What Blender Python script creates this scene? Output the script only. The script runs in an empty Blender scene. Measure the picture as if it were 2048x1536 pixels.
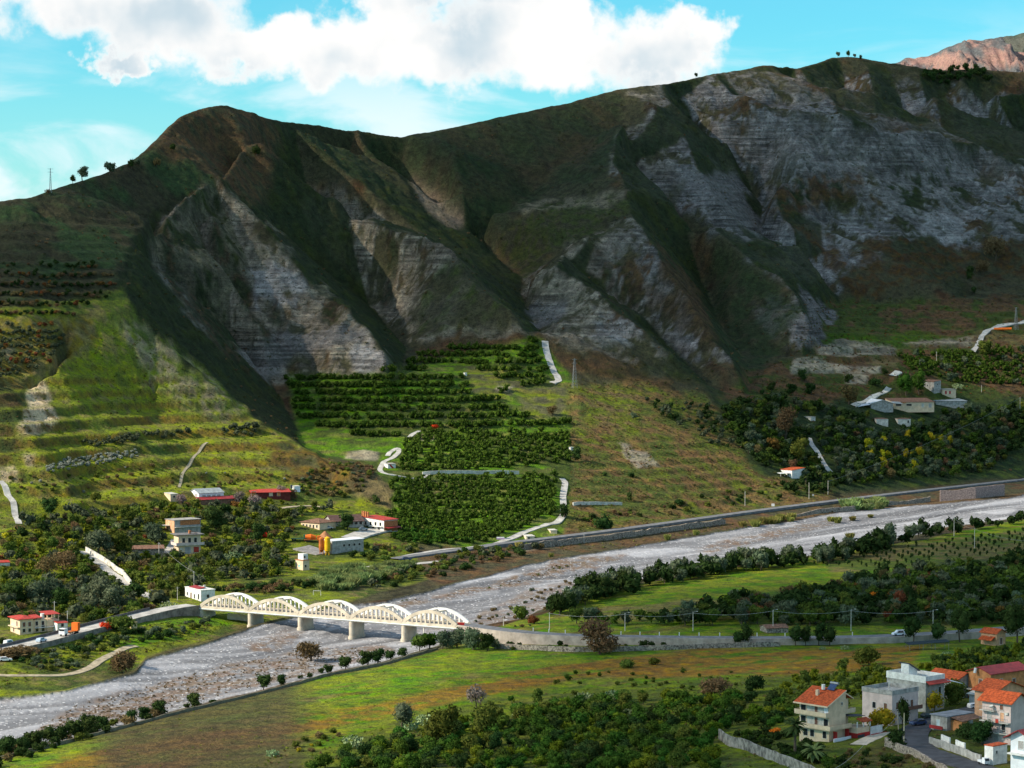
import bpy, bmesh, math, random
import numpy as np
from mathutils import Vector, Matrix
from mathutils.geometry import delaunay_2d_cdt
R = math.radians
S = bpy.context.scene
C = S.collection
random.seed(7)
rng = np.random.default_rng(7)

# ------------------------------------------------------------------ camera
F = 4900.0                      # focal length in pixels of the 2048 px wide photograph
CZ = 118.0                      # camera height above the river bed (m)
PIT = math.atan(168 / F)
SP, CP = math.sin(PIT), math.cos(PIT)
cam = bpy.data.cameras.new('camera'); co = bpy.data.objects.new('camera', cam); C.objects.link(co)
co.location = (0, 0, CZ); co.rotation_euler = (math.pi / 2 - PIT, 0, 0)
cam.sensor_width = 36; cam.lens = F / 2048 * 36; cam.clip_start = 5; cam.clip_end = 30000
S.camera = co
# ------------------------------------------------------------------ sun, sky, exposure
SUN_EL, SUN_AZ = 34.0, -106.0   # elevation; azimuth measured from +Y (view) towards +X: left, slightly behind the camera
sd = Vector((math.sin(R(SUN_AZ)) * math.cos(R(SUN_EL)), math.cos(R(SUN_AZ)) * math.cos(R(SUN_EL)), math.sin(R(SUN_EL))))
sl = bpy.data.lights.new('sun', 'SUN'); so = bpy.data.objects.new('sun', sl); C.objects.link(so)
sl.energy = 5.0; sl.angle = R(0.5); sl.color = (1.0, 0.90, 0.74)
so.rotation_euler = sd.to_track_quat('Z', 'Y').to_euler(); so.location = (-600, 600, 900)
S.view_settings.view_transform = 'Standard'; S.view_settings.look = 'None'
S.view_settings.exposure = 0.5; S.view_settings.gamma = 1.0; S.view_settings.use_curve_mapping = False
S.cycles.max_bounces = 4; S.cycles.diffuse_bounces = 2; S.cycles.glossy_bounces = 2
S.cycles.transparent_max_bounces = 12; S.cycles.use_denoising = True
S.cycles.sample_clamp_indirect = 3.0

W = bpy.data.worlds.new('World'); S.world = W; W.use_nodes = True
nt = W.node_tree; nt.nodes.clear()
def N(t, ty, **k):
    n = t.nodes.new(ty)
    for a, b in k.items():
        if a.startswith('i_'):
            n.inputs[a[2:].replace('_', ' ')].default_value = b
        else: setattr(n, a, b)
    return n
def L(t, a, ao, b, bi): t.links.new(a.outputs[ao], b.inputs[bi])
def M2(t, op, a, b=None, c=None, clamp=False):
    n = t.nodes.new('ShaderNodeMath'); n.operation = op; n.use_clamp = clamp
    for i, q in enumerate((a, b, c)):
        if q is None: continue
        if isinstance(q, (int, float)): n.inputs[i].default_value = q
        else: t.links.new(q, n.inputs[i])
    return n.outputs[0]
def sstep(t, x, lo, hi, a=0.0, b=1.0):
    n = t.nodes.new('ShaderNodeMapRange'); n.interpolation_type = 'SMOOTHSTEP'
    t.links.new(x, n.inputs[0]); n.inputs[1].default_value = lo; n.inputs[2].default_value = hi
    n.inputs[3].default_value = a; n.inputs[4].default_value = b
    return n.outputs[0]
def mixc(t, f, a, b, mode='MIX'):
    n = t.nodes.new('ShaderNodeMix'); n.data_type = 'RGBA'; n.blend_type = mode
    for i, q in ((0, f), (6, a), (7, b)):
        if isinstance(q, (int, float)): n.inputs[i].default_value = q
        elif isinstance(q, tuple): n.inputs[i].default_value = (*q, 1)
        else: t.links.new(q, n.inputs[i])
    return n.outputs[2]

sky = N(nt, 'ShaderNodeTexSky', sky_type='NISHITA', sun_disc=False, sun_elevation=R(SUN_EL), sun_rotation=R(SUN_AZ), air_density=1.0, dust_density=0.6, ozone_density=1.6, altitude=100)
tc = N(nt, 'ShaderNodeTexCoord')
sx = N(nt, 'ShaderNodeSeparateXYZ'); L(nt, tc, 'Generated', sx, 0)
# direction as azimuth (pixels right of the axis) and height (pixels above the horizon), both as angles
az = M2(nt, 'MULTIPLY', M2(nt, 'ARCTAN2', sx.outputs[0], sx.outputs[1]), F)
el = M2(nt, 'MULTIPLY', M2(nt, 'ARCSINE', sx.outputs[2]), F)
cmb = N(nt, 'ShaderNodeCombineXYZ'); nt.links.new(az, cmb.inputs[0]); nt.links.new(el, cmb.inputs[1])
def wn(scale, detail, rough, seed, dist=0.0, ysc=1.0):
    mp = N(nt, 'ShaderNodeMapping'); L(nt, cmb, 0, mp, 0)
    mp.inputs['Location'].default_value = (seed * 13.7, seed * 7.1, 0); mp.inputs['Scale'].default_value = (1, ysc, 1)
    n = N(nt, 'ShaderNodeTexNoise', noise_dimensions='2D'); L(nt, mp, 0, n, 'Vector')
    n.inputs['Scale'].default_value = scale; n.inputs['Detail'].default_value = detail; n.inputs['Roughness'].default_value = rough
    n.inputs['Distortion'].default_value = dist
    return n
wob = wn(0.012, 5, 0.55, 1)
wobc = N(nt, 'ShaderNodeSeparateColor'); L(nt, wob, 'Color', wobc, 0)
wx = M2(nt, 'ADD', az, M2(nt, 'MULTIPLY', M2(nt, 'SUBTRACT', wobc.outputs[0], 0.5), 165.0))
wy = M2(nt, 'ADD', el, M2(nt, 'MULTIPLY', M2(nt, 'SUBTRACT', wobc.outputs[1], 0.5), 150.0))
# cumulus bank: soft union of ellipses  (u, v, ru, rv) in photograph pixels
blobs = [(180, 20, 170, 90), (330, 60, 190, 85), (120, -20, 150, 80), (500, 100, 170, 62), (650, 110, 170, 75), (770, 70, 120, 75),
         (880, 110, 200, 90), (1010, 60, 150, 110), (1130, 110, 150, 95), (1130, 10, 70, 90), (1310, 110, 135, 80), (1385, 80, 75, 62), (800, 10, 90, 60), (1000, -30, 200, 60), (250, 130, 70, 30),
         (40, -60, 300, 90), (560, -160, 500, 60), (1900, -260, 500, 90), (-500, -40, 420, 120), (2700, -60, 380, 110)]
acc = None
for (u, v, ru, rv) in blobs:
    a0 = (u - 1024); e0 = (600 - v)
    dx = M2(nt, 'DIVIDE', M2(nt, 'SUBTRACT', wx, float(a0)), float(ru)); dy = M2(nt, 'DIVIDE', M2(nt, 'SUBTRACT', wy, float(e0)), float(rv))
    d = M2(nt, 'SUBTRACT', 1.0, M2(nt, 'ADD', M2(nt, 'MULTIPLY', dx, dx), M2(nt, 'MULTIPLY', dy, dy)))
    acc = d if acc is None else M2(nt, 'SMOOTH_MAX', acc, d, 0.3)
cum = sstep(nt, acc, -0.20, 0.70)
# elsewhere in the sky the same weather goes on: broken cumulus and thin veil
gen = wn(0.0009, 8, 0.6, 5)
far_ = sstep(nt, el, 700, 900)
cum2 = M2(nt, 'MULTIPLY', M2(nt, 'MULTIPLY', sstep(nt, gen.outputs[0], 0.44, 0.60), .7), far_)
cum_all = M2(nt, 'MAXIMUM', cum, cum2)
vn = wn(0.0022, 6, 0.55, 9, 0.4, 3.0)
veil = M2(nt, 'MULTIPLY', sstep(nt, vn.outputs[0], 0.40, 0.66), sstep(nt, el, 620, 330))
low = sstep(nt, el, 560, 130)
veil = M2(nt, 'ADD', M2(nt, 'MULTIPLY', veil, 0.80), M2(nt, 'MULTIPLY', low, 0.25), clamp=True)
# grey bellies of the cumulus
sh = wn(0.0045, 4, 0.5, 3)
inner = sstep(nt, acc, 0.25, 1.0)
bel = M2(nt, 'MULTIPLY', M2(nt, 'MULTIPLY', sstep(nt, sh.outputs[0], 0.32, 0.74), inner), .95)
ccol = mixc(nt, bel, (.75, .735, .72), (0.40, 0.50, 0.56))
SKYK = 0.085
skyc = mixc(nt, 1.0, sky.outputs[0], (0.44, 1.30, 1.42), 'MULTIPLY')
# keep the ground-side of the sky dome plain
c1 = mixc(nt, veil, skyc, (.62 / SKYK, .72 / SKYK, .75 / SKYK))
cc = mixc(nt, 1.0, ccol, (1 / SKYK, 1 / SKYK, 1 / SKYK), 'MULTIPLY')
c2 = mixc(nt, cum_all, c1, cc)
up = sstep(nt, el, -50, 20)
c3 = mixc(nt, up, (0.9, 0.9, 0.9), c2)
bg = N(nt, 'ShaderNodeBackground'); nt.links.new(c3, bg.inputs[0]); bg.inputs[1].default_value = SKYK
wo = N(nt, 'ShaderNodeOutputWorld'); L(nt, bg, 0, wo, 0)

# ------------------------------------------------------------------ pixel <-> world helpers (survey of the real place)
def pdir(u, v):
    xc = (np.asarray(u, float) - 1024) / F; yc = (768 - np.asarray(v, float)) / F
    y = CP + yc * SP; z = -SP + yc * CP
    return xc / y, z / y
def proj(x, y, z):
    zc = z - CZ; fw = y * CP - zc * SP; upc = y * SP + zc * CP
    return 1024 + F * x / fw, 768 - F * upc / fw

# ------------------------------------------------------------------ noise
_pg = np.random.default_rng(11)
_perm = np.concatenate([_pg.permutation(256)] * 3)
_ang = _pg.random(256) * 2 * np.pi; _gx = np.cos(_ang).astype(np.float32); _gy = np.sin(_ang).astype(np.float32)
def pn(x, y, s=0):
    x = np.asarray(x, np.float32) + s * 17.31; y = np.asarray(y, np.float32) + s * 9.77
    xi = np.floor(x).astype(np.int32); yi = np.floor(y).astype(np.int32); fx = x - xi; fy = y - yi
    xi &= 255; yi &= 255
    uu = fx * fx * fx * (fx * (fx * 6 - 15) + 10); vv = fy * fy * fy * (fy * (fy * 6 - 15) + 10)
    def g(a, b, dx, dy):
        h = _perm[_perm[a] + b]; return _gx[h] * dx + _gy[h] * dy
    n0 = g(xi, yi, fx, fy); n1 = g(xi + 1, yi, fx - 1, fy); n2 = g(xi, yi + 1, fx, fy - 1); n3 = g(xi + 1, yi + 1, fx - 1, fy - 1)
    a = n0 + uu * (n1 - n0); b = n2 + uu * (n3 - n2)
    return (a + vv * (b - a)) * 1.5
def fbm(x, y, o=4, s=0, g=0.5):
    r = 0; a = 1.0; t = 0
    for i in range(o):
        r = r + a * pn(x * 2 ** i, y * 2 ** i, s + i); t += a; a *= g
    return r / t * 1.3
def ridged(x, y, o=3, s=0):
    r = 0; a = 1.0; t = 0
    for i in range(o):
        r = r + a * (1 - np.abs(pn(x * 2 ** i, y * 2 ** i, s + i)) * 2); t += a; a *= 0.5
    return r / t
def smst(x, a, b):
    t = np.clip((x - a) / (b - a), 0, 1); return t * t * (3 - 2 * t)
def pip(U, V, poly):
    poly = np.asarray(poly, float); x0, y0 = poly.min(0); x1, y1 = poly.max(0)
    m = (U >= x0) & (U <= x1) & (V >= y0) & (V <= y1)
    out = np.zeros(U.shape, bool); idx = np.nonzero(m)
    if len(idx[0]) == 0: return out
    u = U[idx]; v = V[idx]; ins = np.zeros(u.shape, bool); n = len(poly); j = n - 1
    for i in range(n):
        xi, yi = poly[i]; xj, yj = poly[j]
        if yi != yj:
            c = ((yi > v) != (yj > v)) & (u < (xj - xi) * (v - yi) / (yj - yi) + xi); ins ^= c
        j = i
    out[idx] = ins; return out

# ------------------------------------------------------------------ terrain: survey points joined by break lines
BT = {-500: [(480, 1330), (600, 1230), (800, 1150), (1000, 1080), (1100, 1020), (1180, 960)],
      0: [(408, 1340), (600, 1215), (800, 1135), (1000, 1065), (1100, 1010), (1180, 958)],
      240: [(335, 1480), (530, 1360), (700, 1270), (880, 1185), (1000, 1120), (1100, 1040)],
      430: [(210, 1620), (365, 1525), (700, 1400), (900, 1225), (1000, 1135), (1100, 1050)],
      700: [(265, 1800), (500, 1625), (750, 1410), (900, 1260), (1000, 1185), (1085, 1141)],
      1080: [(220, 1900), (450, 1700), (680, 1480), (850, 1330), (1000, 1205), (1080, 1135)],
      1350: [(165, 1990), (400, 1790), (600, 1640), (780, 1455), (900, 1345), (1050, 1208)],
      1680: [(112, 2200), (228, 2050), (450, 1890), (600, 1730), (700, 1620), (800, 1525), (900, 1445), (980, 1385)],
      2048: [(140, 2260), (334, 2100), (500, 1900), (650, 1745), (800, 1625), (900, 1548), (960, 1500)],
      2560: [(200, 2260), (400, 2100), (500, 1960), (650, 1800), (800, 1680), (900, 1600), (950, 1560)]}
_bu = sorted(BT)
def _bcol(k, v):
    p = BT[k]
    if v < p[0][0]: i = 0
    elif v >= p[-1][0]: i = len(p) - 2
    else:
        i = max(j for j in range(len(p) - 1) if p[j][0] <= v)
    (v0, d0), (v1, d1) = p[i], p[i + 1]
    return d0 + (d1 - d0) * (v - v0) / (v1 - v0)
def B(u, v):
    return sum(_B(u + k, v) * w for k, w in ((-150, .1), (-75, .2), (0, .4), (75, .2), (150, .1)))
def _B(u, v):
    u = min(max(u, _bu[0]), _bu[-1] - 1e-6)
    i = max(j for j in range(len(_bu) - 1) if _bu[j] <= u)
    a, b = _bu[i], _bu[i + 1]; t = (u - a) / (b - a)
    return _bcol(a, v) * (1 - t) + _bcol(b, v) * t
PTS = []; EDG = []
def line(pts, off=0.0, z=None, edge=True, back=None):
    """pts (u,v[,offset]); either depth = B + offset, or a fixed level z"""
    prev = None; P0 = []
    for p in pts:
        u, v = p[0], p[1]; a, t = pdir(u, v)
        if z is not None or (len(p) > 2 and isinstance(p[2], str)):
            zz = float(p[2]) if len(p) > 2 else z
            D = (zz - CZ) / t
        else:
            D = B(u, v) + 1.22 * (p[2] if len(p) > 2 else off); zz = CZ + t * D
        P0.append((float(a), float(D), float(zz)))
    # densify
    for k, q in enumerate(P0):
        if k:
            pa = P0[k - 1]; n = max(1, int(math.hypot((q[0] - pa[0]) * 1300, q[1] - pa[1]) / 45))
            for m in range(1, n):
                s = m / n; PTS.append(tuple(pa[i] + (q[i] - pa[i]) * s for i in range(3)))
                if edge and prev is not None: EDG.append((prev, len(PTS) - 1))
                prev = len(PTS) - 1
        PTS.append(q)
        if edge and prev is not None: EDG.append((prev, len(PTS) - 1))
        prev = len(PTS) - 1
    if back:
        for q in P0: PTS.append((q[0], q[1] + back[0], q[2] + back[1]))
CREST = [(-900, 560), (-500, 500), (-100, 436), (0, 408), (60, 396), (120, 377), (200, 352), (262, 325), (292, 303), (312, 283), (340, 252), (366, 230), (398, 219), (430, 211), (452, 211), (475, 218), (495, 229),
         (515, 228), (560, 241), (640, 257), (720, 269), (812, 273), (850, 268), (940, 250), (1040, 228), (1150, 205), (1240, 180), (1330, 168), (1432, 148), (1442, 152), (1480, 143), (1528, 132), (1548, 137), (1566, 151), (1600, 138),
         (1640, 127), (1672, 114), (1700, 115), (1745, 132), (1800, 143), (1860, 141), (1950, 139), (2048, 146), (2300, 170), (2600, 240), (3000, 330)]
line([(u, v - 4 - (8 if 560 < u < 800 else 0)) for u, v in CREST], 0, back=(260, -90))
RD, GL = -42, 42
# left hill
line([(430, 365, -5), (300, 440, -20), (262, 490, -28), (240, 530, -30), (235, 580, -32), (262, 625, -34), (300, 660, -36), (400, 742, -34), (500, 832, -22), (560, 868, -16), (612, 902, -14), (690, 935, -20)])
line([(352, 424, 12), (322, 455, 14), (300, 495, 14), (322, 560, 16), (358, 610, 18), (400, 655, 20), (460, 712, 22), (540, 768, 24), (568, 810, 26), (592, 850, 24), (610, 888, 18), (680, 922, 6), (690, 990, 0), (640, 1010, 0)])
# ribs inside face B
line([(362, 450, 0), (382, 540, -10), (412, 590, -12), (446, 640, -10), (488, 700, -6)])
line([(395, 460, 12), (432, 560, 12), (482, 640, 10), (532, 705, 10)])
line([(420, 430, -12), (462, 560, -22), (514, 640, -24), (580, 700, -14)])
line([(458, 450, -2), (508, 570, -8), (562, 660, -8)])
# E2, G2, E3, G3
line([(512, 229, -5), (490, 290, -10), (440, 356, -15), (468, 389, -20), (523, 440, -38), (581, 509, -48), (612, 546, -50), (642, 574, -50), (697, 622, -50), (745, 668, -45), (772, 712, -34), (790, 738, -15)])
line([(478, 352, 22), (547, 403, 48), (598, 454, 55), (640, 500, 60), (680, 545, 60), (740, 620, 52), (790, 675, 40), (812, 705, 20), (800, 740, 0)])
line([(512, 229, -5), (526, 287, -28), (560, 314, -32), (615, 362, -36), (684, 396, -42), (718, 423, -46), (780, 458, -48), (841, 478, -52), (882, 488, -56), (903, 505, -58), (920, 523, -58), (934, 553, -52), (958, 581, -48), (992, 608, -44), (1026, 632, -36), (1053, 665, -20)])
line([(580, 262, 8), (684, 330, 40), (760, 370, 52), (804, 392, 58), (889, 451, 64), (958, 497, 60), (1009, 528, 52), (1050, 560, 45), (1046, 594, 38), (1062, 635, 30), (1087, 680, 15)])
line([(720, 272, 0), (770, 330, 6), (814, 362, 10), (870, 410, 18), (930, 458, 30)])
line([(1150, 300, 8), (1074, 372, 26), (1033, 417, 32), (968, 478, 48)])
line([(900, 300, -12), (930, 380, -14), (980, 430, 8)])
# E4 spur
line([(1248, 190, 0), (1313, 219, -20), (1251, 259, -34), (1231, 283, -38), (1225, 330, -36), (1255, 389, -38), (1262, 420, -40), (1286, 454, -48), (1306, 492, -52), (1327, 529, -54), (1347, 557, -54), (1388, 612, -52), (1420, 665, -46), (1470, 720, -30), (1490, 770, -8)])
line([(1262, 434, -44), (1197, 464, -34), (1128, 503, -28)])
line([(1060, 560, 5), (1108, 533, -34), (1156, 563, -38), (1203, 592, -44), (1245, 635, -44), (1300, 675, -38), (1350, 720, -28), (1400, 765, -12)])
line([(1118, 520, -4), (1165, 560, 10), (1212, 590, 20), (1262, 634, 26), (1310, 670, 24), (1370, 730, 14), (1420, 775, 4)])
line([(1180, 480, -12), (1240, 560, -4), (1290, 640, 6)])
line([(1236, 250, 6), (1262, 330, 14), (1300, 400, 30), (1340, 455, 44), (1375, 520, 50), (1410, 580, 48), (1440, 650, 40), (1475, 700, 30), (1500, 750, 12), (1490, 800, 0)])
# C face and E6 spur
line([(1300, 360, 0), (1348, 405, -18), (1416, 455, -26), (1500, 525, -40), (1570, 562, -48), (1600, 600, -46), (1618, 650, -36), (1632, 690, -10)])
line([(1348, 195, 24), (1382, 241, 36), (1403, 289, 46), (1468, 345, 52), (1502, 380, 56), (1529, 425, 52), (1522, 470, 50), (1545, 515, 46), (1590, 545, 42), (1640, 572, 34), (1676, 598, 26), (1650, 640, 16), (1638, 692, 4), (1600, 712, 0), (1520, 750, 0)])
line([(1432, 150, 0), (1485, 190, -22), (1530, 222, -26), (1570, 240, -30)])
line([(1480, 200, 10), (1440, 250, 12), (1470, 300, 20)])
line([(1330, 172, 0), (1350, 215, -6), (1400, 340, -10), (1440, 420, -10), (1480, 480, 0)])
# rim E7 in front of the upper right gullies
line([(1570, 222, -30), (1601, 220, -50), (1676, 228, -62), (1751, 255, -66), (1779, 268, -66), (1885, 270, -60), (1956, 296, -58), (1997, 318, -58), (2048, 338, -55), (2300, 400, -55)])
line([(1566, 156, 18), (1590, 190, 40), (1620, 212, 46), (1676, 219, 36), (1751, 246, 32), (1779, 260, 30), (1885, 261, 34), (1956, 286, 36), (2048, 328, 36), (2300, 390, 36)])
for rb in ([(1600, 140, 0), (1640, 175, -24), (1670, 212, -26)], [(1735, 135, 0), (1745, 185, -30), (1752, 232, -20)], [(1672, 120, 10), (1690, 170, 26), (1712, 225, 36)],
           [(1780, 150, 8), (1800, 200, 20), (1815, 250, 20)], [(1840, 145, 0), (1862, 190, -26), (1880, 250, -18)], [(1905, 150, 8), (1895, 200, 18), (1892, 250, 20)],
           [(1930, 152, -20), (1990, 190, -26), (2030, 230, -22), (2060, 270, -18)], [(1920, 180, 10), (1960, 230, 30), (1990, 290, 30)]):
    line(rb)
# right shoulder ribs below the rim
for rb in ([(1640, 250, -40), (1600, 330, -24), (1545, 400, 4)], [(1751, 262, -56), (1730, 330, -36), (1715, 400, -24)],
           [(1885, 280, -46), (1860, 380, -30), (1800, 440, -24), (1760, 500, -22)],
           [(1960, 340, -30), (1930, 430, -18), (1900, 480, -12)], [(2048, 380, -40), (1990, 440, -30), (1960, 480, -24)],
           [(1585, 450, -22), (1600, 500, -26), (1625, 560, -16)], [(1560, 440, 4), (1555, 480, 10)], [(1645, 450, 2), (1650, 510, 8), (1660, 560, 10)]):
    line(rb)
# extra base control over the open slopes
for u in range(-500, 2561, 90):
    for v in range(400, 1080, 70):
        u += rng.uniform(-18, 18)
        cv = np.interp(u, [p[0] for p in CREST], [p[1] for p in CREST])
        if v < cv + 60: continue
        a, t = pdir(u, v); D = B(u, v); z = CZ + t * D
        lim = np.interp(u, [-500, 0, 430, 700, 1100, 1500, 1700, 2048, 2560], [1150, 1130, 1080, 1060, 1060, 1000, 960, 935, 900])
        if v > lim: continue
        dd = min(((a - q[0]) * 1300) ** 2 + (D - q[1]) ** 2 for q in PTS)
        if dd > 42 ** 2: PTS.append((float(a), float(D), float(z)))
# valley: far bank road line, river bed, near bank, fields, foreground slope
line([(-400, 1210), (-100, 1195), (0, 1175), (200, 1150), (330, 1120), (520, 1105), (700, 1100)], z=8.0, edge=False)
RLINE = [(786, 1117, 5.6), (830, 1110, 5.7), (900, 1101, 5.9), (960, 1094, 6.2), (985, 1088, 6.6), (1050, 1081, 7.0), (1200, 1063, 7.6), (1350, 1043, 8.0), (1500, 1022, 8.4), (1680, 999, 9.0), (1870, 977, 9.6), (2048, 958, 10.2), (2400, 918, 11)]
line([(u, v + 1, str(z - .45)) for u, v, z in RLINE]); line([(u, v - 5, str(z - .35)) for u, v, z in RLINE], edge=False)
line([(-300, 1330), (0, 1290), (150, 1290), (330, 1235), (400, 1228), (470, 1225)], z=3.6, edge=False)
line([(-300, 1384, '3.9'), (-100, 1341, '4.1'), (20, 1315, '4.3'), (100, 1296, '4.5'), (200, 1269, '5.0'), (300, 1243, '5.3'), (352, 1231, '5.0')])
line([(500, 1180), (600, 1170), (700, 1150), (760, 1140)], z=4.2, edge=False)
def zr(D): return max(0.0, (D - 850) * 0.010)
def zline(pts, dz, edge=True):
    q = []
    for u, v in pts:
        a, t = pdir(u, v); D = 118 / -t
        for _ in range(6): D = (zr(D) + dz - CZ) / t
        q.append((u, v, str(zr(D) + dz)))
    line(q, edge=edge)
NB = [(-400, 1440), (0, 1398), (130, 1384), (219, 1360), (272, 1345), (292, 1320), (342, 1304), (427, 1283), (500, 1258), (540, 1247), (600, 1232), (663, 1215), (700, 1211), (771, 1204), (860, 1183), (976, 1151), (1044, 1134), (1100, 1120), (1192, 1107), (1330, 1083), (1461, 1061), (1563, 1045), (1702, 1022), (1840, 1012), (1960, 1001), (2048, 991), (2400, 960)]
FB = [(-400, 1600), (0, 1512), (60, 1497), (137, 1478), (239, 1451), (328, 1427), (430, 1402), (513, 1382), (600, 1360), (649, 1346), (720, 1332), (778, 1320), (822, 1306), (875, 1292), (925, 1272), (960, 1252), (1040, 1235), (1120, 1204), (1192, 1172), (1359, 1148), (1452, 1130), (1586, 1116), (1702, 1102), (1785, 1079), (1887, 1056), (2048, 1033), (2400, 1000)]
zline(NB, 0.3); zline([(u, v - 7) for u, v in NB], 2.6)
zline(FB, 0.5); zline([(u + 3, v + 9) for u, v in FB], 2.8)
zline([(u, v * .5 + 0.5 * np.interp(u, [p[0] for p in FB], [p[1] for p in FB])) for u, v in NB], 0.0)
for pts, z in (([(-300, 1640), (0, 1560), (300, 1480), (700, 1380), (1100, 1300)], 4.0), ([(300, 1600), (700, 1500), (1100, 1400), (1400, 1330), (1800, 1300), (2100, 1290)], 5.0),
               ([(900, 1640), (1300, 1500), (1550, 1420), (1800, 1340), (2100, 1310)], 8.0), ([(1200, 1240), (1500, 1235), (1800, 1230), (2100, 1220)], 5.5), ([(1100, 1262), (1500, 1290), (1800, 1285), (2100, 1270)], 4.8),
               ([(1400, 1190), (1700, 1150), (2048, 1110), (2400, 1090)], 6.0), ([(1300, 1600), (1600, 1510), (1750, 1470), (1900, 1400), (2100, 1370)], 13.0),
               ([(1500, 1640), (1800, 1540), (2048, 1500), (2300, 1440)], 16.0), ([(2400, 1300), (2400, 1200)], 9.0), ([(1900, 1640), (2300, 1560)], 20.0)):
    line(pts, z=z, edge=False)
for a in np.linspace(-0.42, 0.42, 9):
    PTS.append((float(a), 380.0, 12.0 + 30 * max(0, a + .1))); PTS.append((float(a), 2900.0, 60.0)); PTS.append((float(a), 2600.0, 110.0))
# side anchors
for (a, D, z) in ((-.42, 600, 4), (-.42, 760, 3), (-.42, 900, 5), (-.42, 1100, 50), (-.42, 1300, 120), (-.42, 1500, 90), (-.42, 2000, 60), (.42, 600, 12), (.42, 900, 8), (.42, 1200, 8), (.42, 1400, 12), (.42, 1600, 70), (.42, 1900, 150), (.42, 2250, 260)):
    PTS.append((a, float(D), float(z)))
SA = 1300.0
cv, ce, cf, ov, oe, of = delaunay_2d_cdt([Vector((p[0] * SA, p[1])) for p in PTS], EDG, [], 0, 0.5)
cz = np.zeros(len(cv))
for i, o in enumerate(ov):
    if o: cz[i] = np.mean([PTS[j][2] for j in o])
    else: cz[i] = np.nan
cvx = np.array([(v.x, v.y) for v in cv])
bad = np.nonzero(np.isnan(cz))[0]
okk = np.nonzero(~np.isnan(cz))[0]
for i in bad:
    d = ((cvx[okk] - cvx[i]) ** 2).sum(1); j = np.argsort(d)[:3]; w = 1 / (d[j] + 1); cz[i] = (cz[okk[j]] * w).sum() / w.sum()
AC = np.concatenate([np.linspace(-0.40, -0.225, 45)[:-1], np.linspace(-0.225, 0.225, 760), np.linspace(0.225, 0.40, 45)[1:]])
YR = np.concatenate([np.linspace(400, 1150, 400)[:-1], np.linspace(1150, 2300, 575), np.linspace(2300, 2850, 25)[1:]])
NA, NY = len(AC), len(YR)
Z = np.full((NY, NA), 5.0)
for tri in cf:
    p = cvx[list(tri)]; zz = cz[list(tri)]
    c0, c1 = np.searchsorted(AC * SA, [p[:, 0].min() - 1e-6, p[:, 0].max() + 1e-6]); r0, r1 = np.searchsorted(YR, [p[:, 1].min() - 1e-6, p[:, 1].max() + 1e-6])
    if c1 <= c0 or r1 <= r0: continue
    X = AC[c0:c1][None, :] * SA; Y = YR[r0:r1][:, None]
    d = (p[1, 1] - p[2, 1]) * (p[0, 0] - p[2, 0]) + (p[2, 0] - p[1, 0]) * (p[0, 1] - p[2, 1])
    if abs(d) < 1e-9: continue
    l0 = ((p[1, 1] - p[2, 1]) * (X - p[2, 0]) + (p[2, 0] - p[1, 0]) * (Y - p[2, 1])) / d
    l1 = ((p[2, 1] - p[0, 1]) * (X - p[2, 0]) + (p[0, 0] - p[2, 0]) * (Y - p[2, 1])) / d
    l2 = 1 - l0 - l1; m = (l0 >= -1e-6) & (l1 >= -1e-6) & (l2 >= -1e-6)
    sub = Z[r0:r1, c0:c1]; val = l0 * zz[0] + l1 * zz[1] + l2 * zz[2]; sub[m] = val[m]
def blur(A, n):
    for _ in range(n):
        P = np.pad(A, 1, mode='edge'); A = (P[:-2, 1:-1] + 2 * P[1:-1, 1:-1] + P[2:, 1:-1]) / 4
        P = np.pad(A, 1, mode='edge'); A = (P[1:-1, :-2] + 2 * P[1:-1, 1:-1] + P[1:-1, 2:]) / 4
    return A
Z0 = Z.copy()
GY = np.repeat(YR[:, None], NA, 1); GX = AC[None, :] * GY
U0, V0 = proj(GX, GY, Z0)
Zs = blur(Z, 5); Zc = blur(Z, 30)
cvs = np.interp(U0, [p[0] for p in CREST], [p[1] for p in CREST])
mtn = smst(Zs, 22, 60)                                 # the mountain proper
crestk = smst(np.abs(V0 - cvs), 2, 26) * .85 + .15    # less relief exactly on the skyline
Z = Z * (1 - mtn * 0.0)
Z = blur(Z, 3)
# drainage relief: ribs run down the fall line
wxn = fbm(GX / 130, GY / 130, 3, 21) * 40
q1 = (GX * .82 + GY * .57 + wxn); r1_ = (-GX * .57 + GY * .82)
q2 = (GX * .995 + GY * .10 + wxn); r2_ = (-GX * .10 + GY * .995)
kR = smst(U0, 1350, 1650)
ribs = (ridged(q1 / 46, r1_ / 190, 3, 3) * (1 - kR) + ridged(q2 / 34, r2_ / 170, 3, 5) * kR)
ribf = (ridged(q1 / 15, r1_ / 60, 2, 8) * (1 - kR) + ridged(q2 / 12, r2_ / 60, 2, 9) * kR)
# ------------------------------------------------------------------ land cover (albedo, with some flank shade) painted by survey polygons, aspect and slope
def grad(A):
    da = np.gradient(A, axis=1) / np.gradient(AC)[None, :]
    dy = np.gradient(A, axis=0) / np.gradient(YR)[:, None]
    dx = da / GY
    return dx, dy - AC[None, :] * dx
dzx, dzy = grad(blur(Z, 2))
slope = np.hypot(dzx, dzy)
jx = fbm(GX / 28, GY / 28, 4, 40); jy = fbm(GX / 28, GY / 28, 4, 50)
jm = smst(Zs, 8, 30) * .75 + .25
UJ = U0 + jx * 26 * jm; VJ = V0 + jy * 18 * jm
UJ2 = U0 + jx * 7; VJ2 = V0 + jy * 5
n1 = fbm(GX / 60, GY / 60, 5, 60); n2 = fbm(GX / 14, GY / 14, 4, 70); n3 = fbm(GX / 5, GY / 5, 3, 80)
def P(poly, j=1): return pip(UJ, VJ, poly) if j == 1 else pip(UJ2, VJ2, poly) if j == 2 else pip(U0, V0, poly)
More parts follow.
